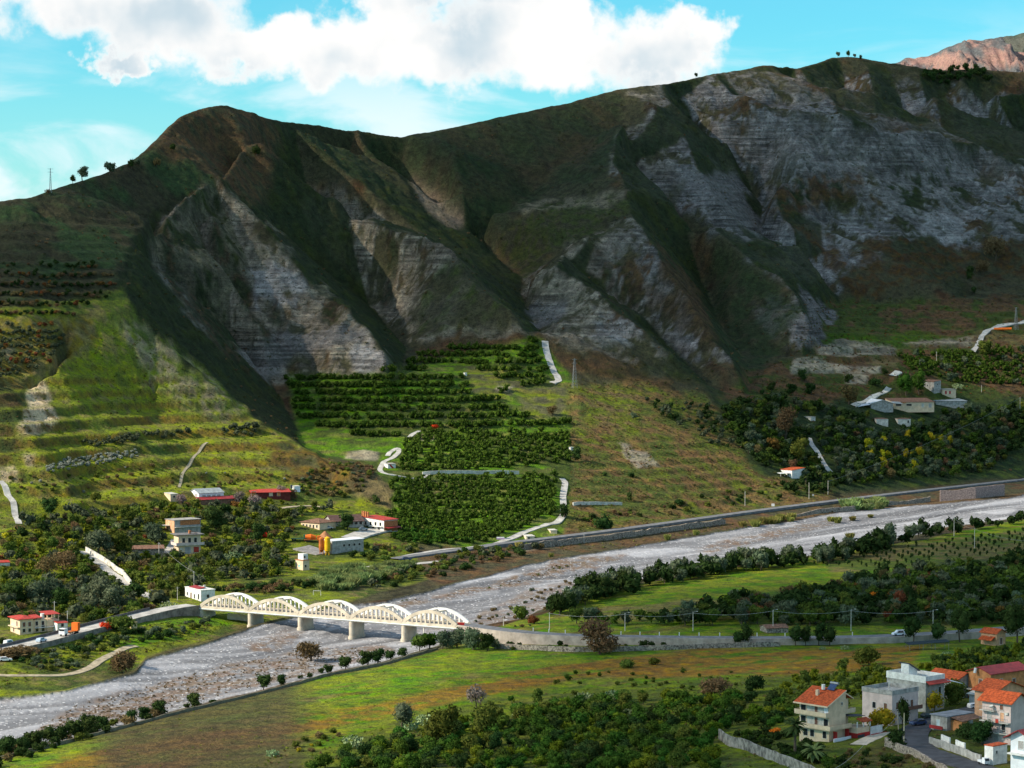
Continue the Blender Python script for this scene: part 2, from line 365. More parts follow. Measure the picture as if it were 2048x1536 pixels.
def soft(m, n=3): return blur(m.astype(float), n)
G_DK = np.array((.026, .042, .016)); G_MD = np.array((.070, .095, .020)); G_LT = np.array((.175, .205, .018)); G_VV = np.array((.095, .19, .010))
OLV = np.array((.070, .064, .034)); BRN = np.array((.135, .078, .038)); ORG = np.array((.24, .12, .035)); STRAW = np.array((.27, .20, .09))
RCK = np.array((.28, .235, .175)); RCB = np.array((.235, .215, .205)); RCL = np.array((.47, .44, .42)); CREAM = np.array((.55, .43, .27)); GRV = np.array((.30, .295, .31)); GRB = np.array((.19, .13, .09)); SOIL = np.array((.12, .085, .05))
col = np.zeros((NY, NA, 3)); rock = np.zeros((NY, NA)); grv = np.zeros((NY, NA)); grass = np.zeros((NY, NA))
def put(m, c, r=None, g=None):
    global col, rock, grv
    if m.dtype == bool: m = m.astype(float)
    col = col * (1 - m[..., None]) + c * m[..., None]
    if r is not None: rock = rock * (1 - m) + r * m
    if g is not None: grv = grv * (1 - m) + g * m
def rgb(a, b, t): return a[None, None] * (1 - t[..., None]) + b[None, None] * t[..., None]
# mountain base: olive scrub; right-hand flanks dark green, part vegetation, part painted shade
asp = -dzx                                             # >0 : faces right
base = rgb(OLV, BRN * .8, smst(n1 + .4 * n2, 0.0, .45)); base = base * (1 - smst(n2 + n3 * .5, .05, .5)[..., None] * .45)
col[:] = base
grn_shade = smst(asp + n2 * .08, .16, .46)
put(grn_shade * .9, rgb(G_DK * .8, G_MD * .5, smst(n2, -.2, .6)))
# bare marl on steep left / front faces within the survey polygons
RP = [[(420, 350), (489, 396), (560, 470), (612, 546), (697, 622), (770, 712), (790, 740), (740, 755), (600, 752), (540, 770), (460, 712), (395, 652), (315, 560), (292, 495), (325, 440), (400, 385)],
      [(590, 385), (684, 392), (718, 420), (841, 476), (905, 503), (940, 550), (900, 660), (830, 665), (775, 655), (740, 610), (680, 540), (600, 440)],
      [(820, 690), (830, 660), (1000, 640), (1062, 640), (1060, 668), (940, 680)],
      [(1045, 560), (1108, 531), (1160, 565), (1203, 590), (1245, 635), (1300, 673), (1350, 722), (1400, 765), (1300, 745), (1200, 712), (1130, 690), (1085, 670), (1060, 610)],
      [(1130, 503), (1197, 464), (1265, 434), (1288, 454), (1327, 529), (1350, 557), (1388, 612), (1425, 665), (1465, 720), (1400, 740), (1310, 668), (1248, 628), (1156, 553)],
      [(1228, 280), (1251, 257), (1316, 216), (1250, 188), (1330, 172), (1430, 150), (1530, 136), (1565, 160), (1620, 232), (1560, 228), (1500, 290), (1540, 420), (1515, 480), (1560, 535), (1640, 580), (1560, 562), (1480, 505), (1400, 445), (1348, 405), (1290, 400), (1255, 389), (1217, 345)],
      [(1490, 240), (1601, 219), (1751, 254), (1885, 268), (1997, 316), (2400, 420), (2400, 490), (2048, 480), (1950, 492), (1850, 480), (1700, 540), (1640, 580), (1560, 545), (1500, 500), (1540, 400), (1500, 330)],
      [(1560, 150), (1640, 140), (1760, 150), (1850, 170), (1900, 165), (2000, 200), (2400, 330), (2400, 400), (1997, 316), (1885, 268), (1751, 254), (1601, 219)],
      [(1600, 585), (1630, 630), (1640, 690), (1560, 690), (1500, 620), (1560, 600)]]
rk = np.zeros((NY, NA), bool)
for p in RP: rk |= P(p)
rkf = blur(rk.astype(float), 2)
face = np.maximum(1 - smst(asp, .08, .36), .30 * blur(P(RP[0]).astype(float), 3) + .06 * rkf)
RG = [(1500, 245), (1601, 222), (1751, 257), (1885, 272), (1997, 320), (2400, 420), (2400, 490), (2048, 480), (1950, 492), (1850, 480), (1700, 500), (1640, 440), (1560, 400), (1490, 330)]
rgm = blur(P(RG).astype(float), 3); face = np.maximum(face, rgm * .85)
patch = smst(fbm(GX / 22, GY / 30, 5, 90, .6) + .30 * (ribs - .3) + .40 * n3, -.24, .16)     # scrub breaks the rock up
patch = np.maximum(patch, rgm * .75 * smst(-V0 + jy * 30, -380, -300)); rk2 = rkf * face * patch
rc = rgb(RCK, RCB, smst(U0 + n1 * 120, 1150, 1380)) * (1 + .55 * n2[..., None] + .45 * n3[..., None])
put(rk2 * .95, rc, 1.0)
# brightest ribs of bare rock
br = [[(1528, 488), (1590, 452), (1640, 440), (1662, 500), (1660, 560), (1625, 572), (1560, 530)], [(1662, 440), (1705, 435), (1715, 500), (1700, 535), (1678, 500)], [(1855, 432), (1895, 425), (1948, 470), (1925, 492), (1850, 485)],
      [(1665, 572), (1690, 575), (1685, 600), (1668, 600)], [(1350, 330), (1420, 350), (1500, 440), (1515, 480), (1480, 490), (1380, 400)], [(1420, 300), (1460, 330), (1500, 370), (1480, 400), (1440, 360)],
      [(470, 560), (560, 520), (600, 560), (600, 620), (520, 610)], [(300, 540), (350, 560), (420, 650), (400, 680), (350, 620)], [(690, 700), (740, 670), (790, 738), (740, 752)], [(1150, 640), (1240, 640), (1280, 690), (1200, 705)]]
bm_ = np.zeros((NY, NA), bool)
for p in br: bm_ |= P(p)
put(soft(bm_, 2) * smst(ribf + n2 * .5, .1, .45) * face * .85, rgb(RCL * .85, RCB * 1.2, smst(n2, -.2, .4)), 1.0)
# strips of stream-cut strata, the blue-grey bands
st = [[(470, 700), (560, 672), (700, 655), (735, 662), (700, 690), (600, 700), (560, 740), (540, 765), (480, 715)], [(1360, 330), (1480, 360), (1530, 440), (1510, 480), (1440, 440), (1370, 380)], [(1055, 610), (1130, 610), (1130, 640), (1070, 660)]]
for p in st: put(soft(P(p), 2) * .8, RCB * .85, 1.0)
# brown / orange scrub patches
for p in ([(1528, 435), (1545, 385), (1620, 352), (1712, 348), (1722, 392), (1640, 420), (1560, 445)], [(1540, 450), (1660, 470), (1700, 540), (1740, 480), (1850, 490), (2048, 480), (2400, 500), (2400, 560), (1900, 560), (1700, 600), (1680, 570), (1600, 450)]):
    put(soft(P(p), 2) * smst(n2 + n3 * .5, -.35, .35) * .9, rgb(BRN * .5, ORG * .38, smst(n3, -.2, .4)), 0.1)
for p in ([(1290, 560), (1400, 600), (1440, 690), (1300, 620)], [(1300, 460), (1340, 530), (1400, 580), (1420, 660), (1330, 560)]): put(soft(P(p), 2) * .7, rgb(BRN * .45, BRN * .8, smst(n3, -.3, .4)), .1)
for p in ([(300, 470), (325, 455), (365, 550), (415, 610), (470, 690), (545, 765), (525, 765), (450, 705), (385, 640), (335, 570)], [(405, 430), (428, 435), (460, 520), (500, 600), (550, 690), (530, 690), (478, 620), (435, 540)], [(540, 600), (560, 590), (575, 650), (560, 670), (545, 650)], [(640, 600), (660, 590), (690, 650), (660, 660)],
          [(770, 480), (800, 490), (800, 560), (780, 640), (765, 600)], [(1180, 500), (1200, 505), (1235, 580), (1265, 625), (1240, 620), (1200, 570)], [(1225, 500), (1250, 505), (1280, 590), (1290, 640), (1262, 610)]):
    put(soft(P(p), 2) * smst(n2 + n3 * .6, -.55, .1) * .85, rgb(G_DK * .8, BRN * .45, smst(n3, -.1, .4)), .1)
# grassy saddle & ridge tops
for p, c in (([(512, 225), (812, 268), (1240, 176), (1240, 260), (1220, 340), (1100, 380), (960, 480), (830, 400), (640, 330)], OLV * .8),):
    put(soft(P(p), 4) * .6, rgb(G_DK * 1.1, OLV * .8, smst(n1 + n2 * .6, -.3, .3)), 0)
put(soft(P([(860, 540), (930, 520), (1000, 600), (1050, 650), (960, 668), (840, 672), (830, 600)]), 4) * .8, rgb(OLV, G_MD * .8, smst(n2, -.1, .4)), .1)
put(soft(P([(1420, 480), (1560, 570), (1610, 640), (1560, 690), (1500, 770), (1440, 660)]), 4) * .75, rgb(G_DK * 1.2, OLV, smst(n2 + n3 * .4, -.1, .5)), .1)
put(soft(P([(1100, 400), (1200, 390), (1255, 410), (1200, 460), (1130, 500), (1050, 555), (1000, 510), (960, 480)]), 4) * .7, rgb(G_MD * .7, OLV, smst(n3 + n2 * .5, -.1, .3)), .0)
put(soft(P([(814, 356), (835, 365), (900, 415), (935, 455), (905, 462), (850, 420)], 2), 3) * .85, np.array((.26, .19, .13)), .3)
put(soft(P([(1030, 410), (1200, 378), (1255, 392), (1240, 405), (1120, 415), (1060, 430)]), 2) * smst(n2, -.4, .2) * .8, np.array((.26, .21, .14)), .3)
# upper left shoulder: terraces of stone and scrub
SH = [(-900, 560), (0, 400), (300, 300), (430, 350), (440, 366), (300, 440), (240, 530), (238, 600), (0, 640), (-900, 700)]
put(soft(P(SH), 4), rgb(OLV * .75, G_DK * 1.6, smst(n1 + n2 * .5, -.1, .35)), 0.1)
put(soft(P([(300, 300), (360, 230), (430, 208), (520, 226), (560, 300), (520, 420), (440, 352), (340, 330)]), 4) * .8, rgb(BRN * .9, OLV, smst(n2 + n3, -.2, .5)), 0.1)
# lit left hill
LH = [(-900, 600), (0, 615), (240, 575), (262, 625), (300, 660), (400, 742), (500, 832), (560, 868), (612, 902), (690, 935), (700, 985), (560, 1010), (300, 1030), (-900, 1050)]
lh = soft(P(LH), 2)
put(lh, rgb(G_MD * 1.3, G_LT * 1.1, smst(n1 + n2 * .6, -.55, .15)), 0)
put(lh * smst(n2 + n3 * .8, .05, .5) * .65, STRAW * .8, 0)
put(soft(P([(230, 650), (300, 660), (400, 745), (500, 835), (420, 840), (350, 800), (290, 740)]), 3) * smst(n3 + n2 * .5, -.4, .3) * .75, np.array((.30, .25, .16)), .3)
put(soft(P([(60, 764), (86, 755), (106, 788), (115, 835), (92, 852), (60, 858), (44, 846), (52, 800)]), 1), rgb(CREAM * 1.15, STRAW, smst(n3 + n2, .1, .5)), .15)
for p in ([(0, 930), (30, 925), (35, 955), (0, 955)], [(40, 905), (70, 905), (60, 930)], [(0, 690), (30, 695), (20, 715), (0, 712)]): put(soft(P(p, 2), 1), CREAM * .9, .6)
put(soft(P([(-900, 640), (110, 640), (180, 620), (185, 680), (130, 720), (60, 760), (30, 830), (-900, 860)]), 2) * .6, rgb(ORG * .8, STRAW * .8, smst(n3, -.2, .3)), 0)
for p in ([(-600, 770), (55, 765), (40, 900), (0, 930), (-600, 940)],): put(soft(P(p), 2) * .85, rgb(G_DK, BRN * .5, smst(n2, -.2, .4)), .1)
put(soft(P([(120, 655), (135, 680), (135, 715), (115, 720), (105, 690)], 2), 1) * .8, G_DK * .8, 0)
# terrace phase
TER = [(LH, 6.4, .30), ([(-900, 430), (0, 440), (240, 430), (290, 450), (238, 600), (0, 640), (-900, 700)], 5.0, .28),
       ([(555, 745), (760, 742), (1080, 672), (1150, 760), (1145, 980), (1130, 1090), (780, 1100), (790, 980), (740, 940), (640, 915), (590, 880)], 3.9, .36),
       ([(1640, 595), (2500, 560), (2500, 730), (1640, 735)], 4.2, .26), ([(1500, 700), (1800, 690), (1780, 800), (1480, 800)], 5.5, .3), ([(1140, 860), (1400, 880), (1520, 960), (1500, 1010), (1140, 1060)], 3.6, .3)]
tphase = np.zeros((NY, NA)); tmask = np.zeros((NY, NA)); Zt = Z.copy()
for poly, st_, rr in TER:
    m = soft(pip(UJ2, VJ2, poly), 4)
    h = (Z + 2.2 * fbm(GX / 90, GY / 90, 2, 33) + GX * .012) / st_
    if poly is LH: h = h + .5 * 0
    fl = np.floor(h); fr = h - fl
    t = fl + np.where(fr < 1 - rr, fr * .38 / (1 - rr), .38 + (fr - (1 - rr)) / rr * .62)
    amt = m * (smst(-V0, -2000, -100) * 0 + 1)
    if poly is LH: amt = amt * (.10 + .60 * smst(V0 + jy * 10, 720, 745) + .30 * smst(V0 + jy * 10, 800, 850)) 
    if poly is TER[1][0]: amt = amt * .8
    Z = Z + (t * st_ - h * st_) * amt
    tphase = np.where(amt > .3, fr, tphase); tmask = np.maximum(tmask, amt)
ris = tmask * smst(tphase, .62, .74) * (1 - smst(tphase, .97, 1.0))
# colours of risers and treads on the lit hill
put(ris * lh * smst(n2 + n1, -.5, .2) * .75, rgb(ORG * .75, G_MD * .9, smst(n2, -.1, .5)), 0)
put(tmask * lh * smst(tphase, .0, .12) * (1 - smst(tphase, .2, .45)) * .6, G_LT * 1.1, 0)
# orange slope below the left hill's nose
put(soft(P([(560, 885), (620, 905), (690, 935), (730, 930), (700, 1000), (660, 1000), (600, 960), (540, 920)]), 3) * .8, rgb(ORG * .6, OLV, smst(n2, -.3, .4)), 0)
put(soft(P([(700, 990), (760, 930), (800, 965), (790, 1040), (740, 1040)]), 3) * .8, rgb(STRAW * .8, OLV, smst(n2, -.2, .5)), .1)
# orchard ground
OG = [(575, 750), (760, 745), (1080, 676), (1150, 760), (1142, 980), (1130, 1092), (780, 1100), (790, 980), (740, 930), (640, 912), (600, 885)]
put(soft(pip(UJ2, VJ2, OG), 3), rgb(G_MD, G_VV, smst(n2 + n1, -.35, .3)), 0)
put(soft(P([(930, 730), (1035, 735), (1060, 780), (1000, 800), (945, 790)], 2), 3) * .8, rgb(OLV * 1.4, G_LT, smst(n2, -.2, .2)), 0)
put(soft(P([(1035, 780), (1130, 765), (1160, 800), (1135, 830), (1050, 840)], 2), 4) * .85, rgb(OLV * 1.7, G_LT * .8, smst(n2, -.2, .2)), 0)
for p in ([(695, 905), (730, 895), (760, 905), (752, 922), (692, 918)], [(998, 768), (1030, 768), (1020, 780), (995, 780)], [(830, 868), (880, 868), (870, 880), (835, 880)]): put(soft(P(p, 2), 1) * .8, RCK * 1.3, .6)
ter = soft(pip(UJ2, VJ2, OG), 2) * ris
put(ter * smst(n2, -.2, .3) * .55, STRAW * .7, .2)
# scrubby brown knoll right of the orchard
KN = [(1130, 770), (1260, 760), (1420, 800), (1470, 880), (1520, 950), (1680, 975), (1640, 1010), (1500, 1020), (1300, 1050), (1130, 1070), (1145, 900)]
put(soft(P(KN), 4), rgb(np.array((.115, .115, .030)), np.array((.19, .115, .045)), smst(n2 + n1 * .5, -.15, .4)), .0)
put(soft(P(KN), 3) * smst(-n2 + n3 * .6 - n1 * .4, -.05, .35) * .85, rgb(G_MD * 1.1, G_LT * .8, smst(n1, -.2, .3)), 0)
put(soft(P([(1180, 760), (1290, 790), (1260, 870), (1170, 850)]), 4) * .7, rgb(G_LT * .8, STRAW * .6, smst(n2 + n3 * .5, -.1, .4)), 0)
put(soft(P([(1238, 885), (1300, 905), (1318, 930), (1280, 932), (1245, 905)]), 1) * .8, RCK * 1.25, .8)
# wooded right bank and right terraces
put(soft(P([(1440, 800), (2600, 790), (2600, 940), (2048, 955), (1700, 985), (1520, 950), (1470, 880)]), 4), rgb(G_DK * 1.1, G_MD, smst(n2, -.1, .5)), 0)
put(soft(P([(1640, 600), (2600, 590), (2600, 800), (1440, 800), (1490, 740), (1640, 715)]), 3) * .95, rgb(G_MD * .8, BRN * .9, smst(n2 + n1, -.15, .35)), 0)
put(soft(P([(1660, 672), (1940, 660), (1860, 690), (1760, 688), (1650, 690)]), 2) * .8, G_VV * .55, 0)
for p, c in (([(1632, 690), (1690, 680), (1790, 690), (1795, 706), (1640, 708)], RCK * 1.25), ([(1800, 685), (1920, 672), (1955, 668), (1950, 688), (1830, 690)], RCK), ([(1590, 715), (1640, 715), (1690, 728), (1760, 728), (1765, 742), (1580, 742)], RCK * 1.3),
             ([(1690, 745), (1740, 745), (1735, 765), (1690, 762)], RCK * 1.2)): put(soft(P(p, 2), 1) * smst(n3, -.7, .0) * .9, c, .8)
put(soft(P([(1720, 715), (1800, 705), (1790, 735), (1760, 728)]), 2) * .7, STRAW * .8, 0)
put(soft(P([(1940, 665), (2600, 650), (2600, 700), (1960, 720)]), 2) * .8, rgb(STRAW * .55, BRN, smst(n2, -.2, .3)), 0)
put(soft(P([(1600, 575), (1660, 620), (1645, 694), (1615, 690)]), 1) * smst(ribf, -.1, .4), RCB * .8, 1.0)
# left valley floor
LV = [(-900, 1010), (0, 1005), (300, 1010), (560, 985), (700, 985), (800, 1030), (800, 1100), (960, 1110), (860, 1160), (740, 1190), (620, 1228), (500, 1262), (427, 1287), (342, 1308), (292, 1324), (272, 1349), (219, 1364), (130, 1388), (0, 1402), (-900, 1460)]
put(soft(P(LV, 2), 2), rgb(G_MD, G_LT, smst(n2 + n1, -.4, .25)), 0)
put(soft(P(LV, 2), 2) * smst(n2 * .8 + n3 * .6 - n1 * .4, .15, .5) * .7, rgb(OLV * 1.3, STRAW * .7, smst(n3, -.2, .3)), 0)
put(soft(P([(270, 1245), (400, 1232), (470, 1222), (490, 1240), (430, 1262), (260, 1300), (230, 1280)], 2), 2), rgb(G_LT, G_VV * 1.1, smst(n2, -.3, .2)), 0)
put(soft(P([(540, 1190), (650, 1180), (700, 1190), (620, 1212), (520, 1200)], 2), 2) * .9, rgb(G_LT * 1.1, OLV * 2, smst(n2, -.1, .4)), 0)
put(soft(P([(820, 1090), (960, 1090), (1460, 1030), (1700, 998), (1870, 980), (2500, 930), (2500, 990), (1840, 1013), (1461, 1057), (1192, 1101), (860, 1170)], 2), 2), rgb(OLV * 1.2, BRN, smst(n2, -.2, .4)), .1)
put(soft(P([(1040, 1085), (1200, 1062), (1440, 1030), (1440, 1045), (1200, 1080), (1040, 1105)], 0), 1) * smst(n3 + n2 * .5, -.3, .2) * .7, RCK * .9, .5)
# near side: fields
NF = [(-900, 1700), (-900, 1600), (0, 1520), (137, 1486), (328, 1435), (513, 1390), (649, 1354), (778, 1328), (875, 1300), (960, 1264), (1120, 1215), (1192, 1182), (1452, 1140), (1785, 1090), (2048, 1040), (2600, 1010), (2600, 1700)]
nf = soft(P(NF, 2), 1)
sp = fbm((GX * .83 + GY * .2) / 42, (GY - GX * .75) / 13, 4, 120)    # streaks that follow the ploughing, parallel to the river
put(nf, rgb(G_LT * 1.05, G_VV * .9, smst(n2, -.3, .3)), 0)
put(nf * smst(sp + .35 * n3, .02, .35) * .6, rgb(STRAW * .8, np.array((.18, .11, .025)), smst(n2, -.3, .3)), 0)
for p, k in (([(-100, 1600), (120, 1510), (330, 1474), (560, 1442), (760, 1405), (960, 1362), (1120, 1328), (1230, 1316), (1240, 1332), (1050, 1375), (900, 1405), (760, 1440), (600, 1478), (420, 1512), (250, 1600)], .9),
             ([(0, 0), (1, 0), (1, 1)], 0), ([(1150, 1325), (1400, 1298), (1700, 1300), (1850, 1290), (1820, 1338), (1500, 1352), (1300, 1358), (1160, 1350)], 1.0), ([(1000, 1375), (1200, 1335), (1180, 1350), (1020, 1395)], .6)):
    put(soft(P(p, 2), 4) * smst(sp + n3 * .6, -.55, .05) * k, rgb(np.array((.22, .115, .022)), np.array((.28, .16, .025)), smst(n3, -.2, .4)), 0)
GF = [(-200, 1570), (0, 1522), (137, 1490), (328, 1439), (513, 1394), (649, 1359), (778, 1333), (900, 1303), (1000, 1300), (1150, 1308), (1180, 1318), (1000, 1348), (760, 1392), (560, 1430), (330, 1462), (160, 1512), (60, 1545), (-50, 1580)]
put(soft(P(GF, 2), 3) * smst(-sp + n3 * .5, -.60, -.10) * .9, rgb(G_LT * 1.15, G_VV * 1.25, smst(n2 + sp, -.3, .3)), 0)
put(soft(P([(560, 1520), (700, 1480), (800, 1440), (1000, 1390), (1400, 1360), (1700, 1350), (2600, 1300), (2600, 1700), (500, 1700)], 1), 4) * .75, rgb(G_MD * .9, G_LT * .9, smst(n2 + sp * .5, -.3, .4)), 0)
put(soft(P([(1180, 1212), (1300, 1195), (1420, 1150), (1560, 1128), (1700, 1130), (1830, 1120), (1760, 1160), (1640, 1180), (1560, 1195), (1440, 1195), (1300, 1205)], 2), 2), rgb(G_LT * .95, G_VV * .9, smst(n2, -.2, .3)), 0)
put(soft(P([(1640, 1115), (2048, 1058), (2600, 1000), (2600, 1120), (1900, 1130), (1660, 1145)], 2), 2) * .8, rgb(STRAW * .6, G_MD * 1.2, smst(n2 + n1, -.2, .2)), 0)
put(soft(P([(1120, 1225), (1400, 1195), (1500, 1200), (1450, 1225), (1180, 1245)], 2), 2) * .7, rgb(STRAW * .7, G_LT * .8, smst(n2, -.2, .3)), 0)
put(soft(P([(1450, 1200), (1700, 1160), (1900, 1120), (2600, 1080), (2600, 1250), (1500, 1250)], 2), 4) * .8, rgb(G_DK * 1.3, G_MD, smst(n2, -.2, .3)), 0)
put(soft(P([(1700, 1500), (1800, 1470), (2100, 1400), (2100, 1640), (1600, 1640)], 2), 3) * .6, rgb(G_MD * .8, BRN * .8, smst(n2, -.2, .3)), 0)
# river bed of gravel, braided
RV = NB + FB[::-1]
rv0 = pip(U0 + jx * 5, V0 + jy * 3, RV)
rv = soft(rv0, 1)
al = (GX * .66 + GY * .75); ac = (-GX * .75 + GY * .66)
br1 = fbm(al / 260, ac / 9 + .6 * fbm(al / 90, ac / 60, 2, 131), 4, 130); br2 = ridged(al / 120, ac / 16 + .9 * fbm(al / 80, ac / 40, 2, 141), 3, 140)
gc = GRV[None, None] * (1.0 + .95 * br1[..., None] + .15 * n3[..., None])
put(rv, gc, 0, 1)
put(rv * smst(br2, .40, .62) * .65, GRV * .45, 0, 1); put(rv * smst(-br2, .1, .4) * smst(br1, -.1, .3) * .6, GRV * 1.45, 0, 1)

for p, k in (([(60, 1470), (150, 1413), (191, 1397), (308, 1370), (444, 1330), (581, 1303), (660, 1296), (760, 1290), (800, 1300), (700, 1328), (600, 1352), (513, 1374), (430, 1394), (330, 1418), (240, 1442), (137, 1470)], .9), ([(760, 1214), (820, 1200), (907, 1183), (1000, 1160), (1060, 1142), (1112, 1128), (1180, 1122), (1150, 1146), (1040, 1172), (959, 1186), (850, 1206), (790, 1220)], 1.0), ([(640, 1225), (700, 1216), (760, 1212), (720, 1226), (660, 1238)], .7), ([(500, 1290), (560, 1270), (600, 1266), (580, 1290), (510, 1312)], .8),
             ([(1386, 1103), (1440, 1082), (1560, 1058), (1655, 1041), (1665, 1050), (1540, 1076), (1420, 1108)], .95), ([(1095, 1116), (1215, 1112), (1260, 1108), (1190, 1140), (1105, 1158)], .9), ([(930, 1255), (960, 1225), (1080, 1170), (1180, 1160), (1190, 1175), (1110, 1210), (1030, 1240)], .7), ([(800, 1270), (900, 1240), (960, 1235), (950, 1262), (860, 1280)], .6),
             ([(0, 1382), (150, 1352), (280, 1330), (270, 1345), (140, 1372), (0, 1412)], .4), ([(480, 1290), (560, 1262), (620, 1262), (560, 1290), (500, 1308)], .5)):
    put(soft(pip(UJ2, VJ2, p), 3) * rv * smst(n2 + n3 * .9 + br1 * .7, -.55, .05) * k, rgb(GRB, GRV * .75, smst(n3, .0, .5)), 0, .8)
put(soft(P([(1250, 1100), (1250, 1075), (1702, 1010), (2600, 950), (2600, 1010), (1400, 1060)], 2), 1) * (1 - rv) * smst(V0 - np.interp(U0, [p[0] for p in NB], [p[1] for p in NB]), -22, -8) * .6, BRN, 0)
# earthen bank on the far shore below the meadow
bk = smst(V0 - np.interp(U0, [p[0] for p in NB], [p[1] for p in NB]), -9, -4) * (1 - rv) * smst(-np.abs(U0 - 400), -260, -160)
put(bk * .8, SOIL * .7, .3)
# ------------------------------------------------------------------ relief
MT = smst(Zs, 40, 90) * (1 - tmask * .8) * (1 - lh * .8)
ridk = smst(ribs, -.2, .9)
Z = Z + MT * crestk * ((ribs - .35) * 4.5 + (ribf - .35) * 2.6 * (.4 + .6 * rk2) + n2 * 1.8 + n3 * .5)
# strata ledges on bare faces
zz = (Z + GX * .10 + n1 * 1.5) / 3.4; zf = zz - np.floor(zz)
Z = Z + rk2 * crestk * (np.where(zf < .7, zf * .25, .175 + (zf - .7) * 2.75) - zf) * 3.4 * .55
Z = Z + (1 - rv) * n3 * .25 * smst(Zs, 2, 12) + lh * n2 * .6 + (nf * sp * .25)
Z = Z + rv * (br1 * .35 - smst(br2, .5, .9) * .35 + n3 * .08)
# thin lines: the gully grooves in the lit hill
def groove(pts, w, dep):
    global Z
    for (u0, v0), (u1, v1) in zip(pts[:-1], pts[1:]):
        m = (U0 > min(u0, u1) - 3 * w) & (U0 < max(u0, u1) + 3 * w) & (V0 > min(v0, v1) - 3 * w) & (V0 < max(v0, v1) + 3 * w)
        i = np.nonzero(m)
        if len(i[0]) == 0: continue
        du, dv = u1 - u0, v1 - v0; t = np.clip(((U0[i] - u0) * du + (V0[i] - v0) * dv) / (du * du + dv * dv), 0, 1)
        d = np.hypot(U0[i] - u0 - t * du, V0[i] - v0 - t * dv)
        Z[i] -= dep * np.exp(-(d / w) ** 2)
groove([(262, 700), (285, 745), (308, 768), (306, 795)], 5, 2.5)
groove([(130, 650), (135, 700), (105, 735), (60, 765)], 6, 3.0)
Zf = Z
def zat(x, y):
    x = np.asarray(x, float); y = np.asarray(y, float); a = x / y
    i = np.clip(np.searchsorted(YR, y) - 1, 0, NY - 2); j = np.clip(np.searchsorted(AC, a) - 1, 0, NA - 2)
    fy = np.clip((y - YR[i]) / (YR[i + 1] - YR[i]), 0, 1); fx = np.clip((a - AC[j]) / (AC[j + 1] - AC[j]), 0, 1)
    return (Zf[i, j] * (1 - fx) + Zf[i, j + 1] * fx) * (1 - fy) + (Zf[i + 1, j] * (1 - fx) + Zf[i + 1, j + 1] * fx) * fy
TT = (Zf - CZ) / GY
def hit(u, v):
    """where the sight line of a surveyed pixel meets the ground"""
    a, t = pdir(u, v); j = int(np.clip(np.searchsorted(AC, a) - 1, 0, NA - 2)); f = (a - AC[j]) / (AC[j + 1] - AC[j])
    colm = TT[:, j] * (1 - f) + TT[:, j + 1] * f
    i = int(np.argmax(colm >= t))
    if i == 0:
        y = YR[int(np.argmax(colm[300:])) + 300] if colm[0] < t else YR[0]
    else:
        k = (t - colm[i - 1]) / (colm[i] - colm[i - 1] + 1e-12); y = YR[i - 1] + k * (YR[i] - YR[i - 1])
    x = a * y
    return Vector((float(x), float(y), float(zat(x, y))))
# visible mask for scattering
vis = TT >= np.maximum.accumulate(TT, axis=0) - 1e-5

# ------------------------------------------------------------------ materials
MATS = {}
def mat(name, c, rough=.85, var=.25, scale=.6, bump=.0, metal=0.0, spec=.25, c2=None, coords='Object', emit=None):
    if name in MATS: return MATS[name]
    m = bpy.data.materials.new(name); m.use_nodes = True; t = m.node_tree; b = t.nodes['Principled BSDF']
    b.inputs['Roughness'].default_value = rough; b.inputs['Metallic'].default_value = metal; b.inputs['Specular IOR Level'].default_value = spec
    tcn = N(t, 'ShaderNodeTexCoord'); n = N(t, 'ShaderNodeTexNoise'); L(t, tcn, coords, n, 'Vector')
    n.inputs['Scale'].default_value = scale; n.inputs['Detail'].default_value = 6; n.inputs['Roughness'].default_value = .62
    f = sstep(t, n.outputs[0], .3, .7)
    c2 = c2 or tuple(max(0, x * (1 - var * 1.6)) for x in c)
    t.links.new(mixc(t, f, tuple(c2), tuple(min(1, x * (1 + var * .35)) for x in c)), b.inputs['Base Color'])
    if bump:
        bn = N(t, 'ShaderNodeBump'); bn.inputs['Strength'].default_value = bump; bn.inputs['Distance'].default_value = .1; t.links.new(n.outputs[0], bn.inputs['Height']); L(t, bn, 0, b, 'Normal')
    MATS[name] = m; return m
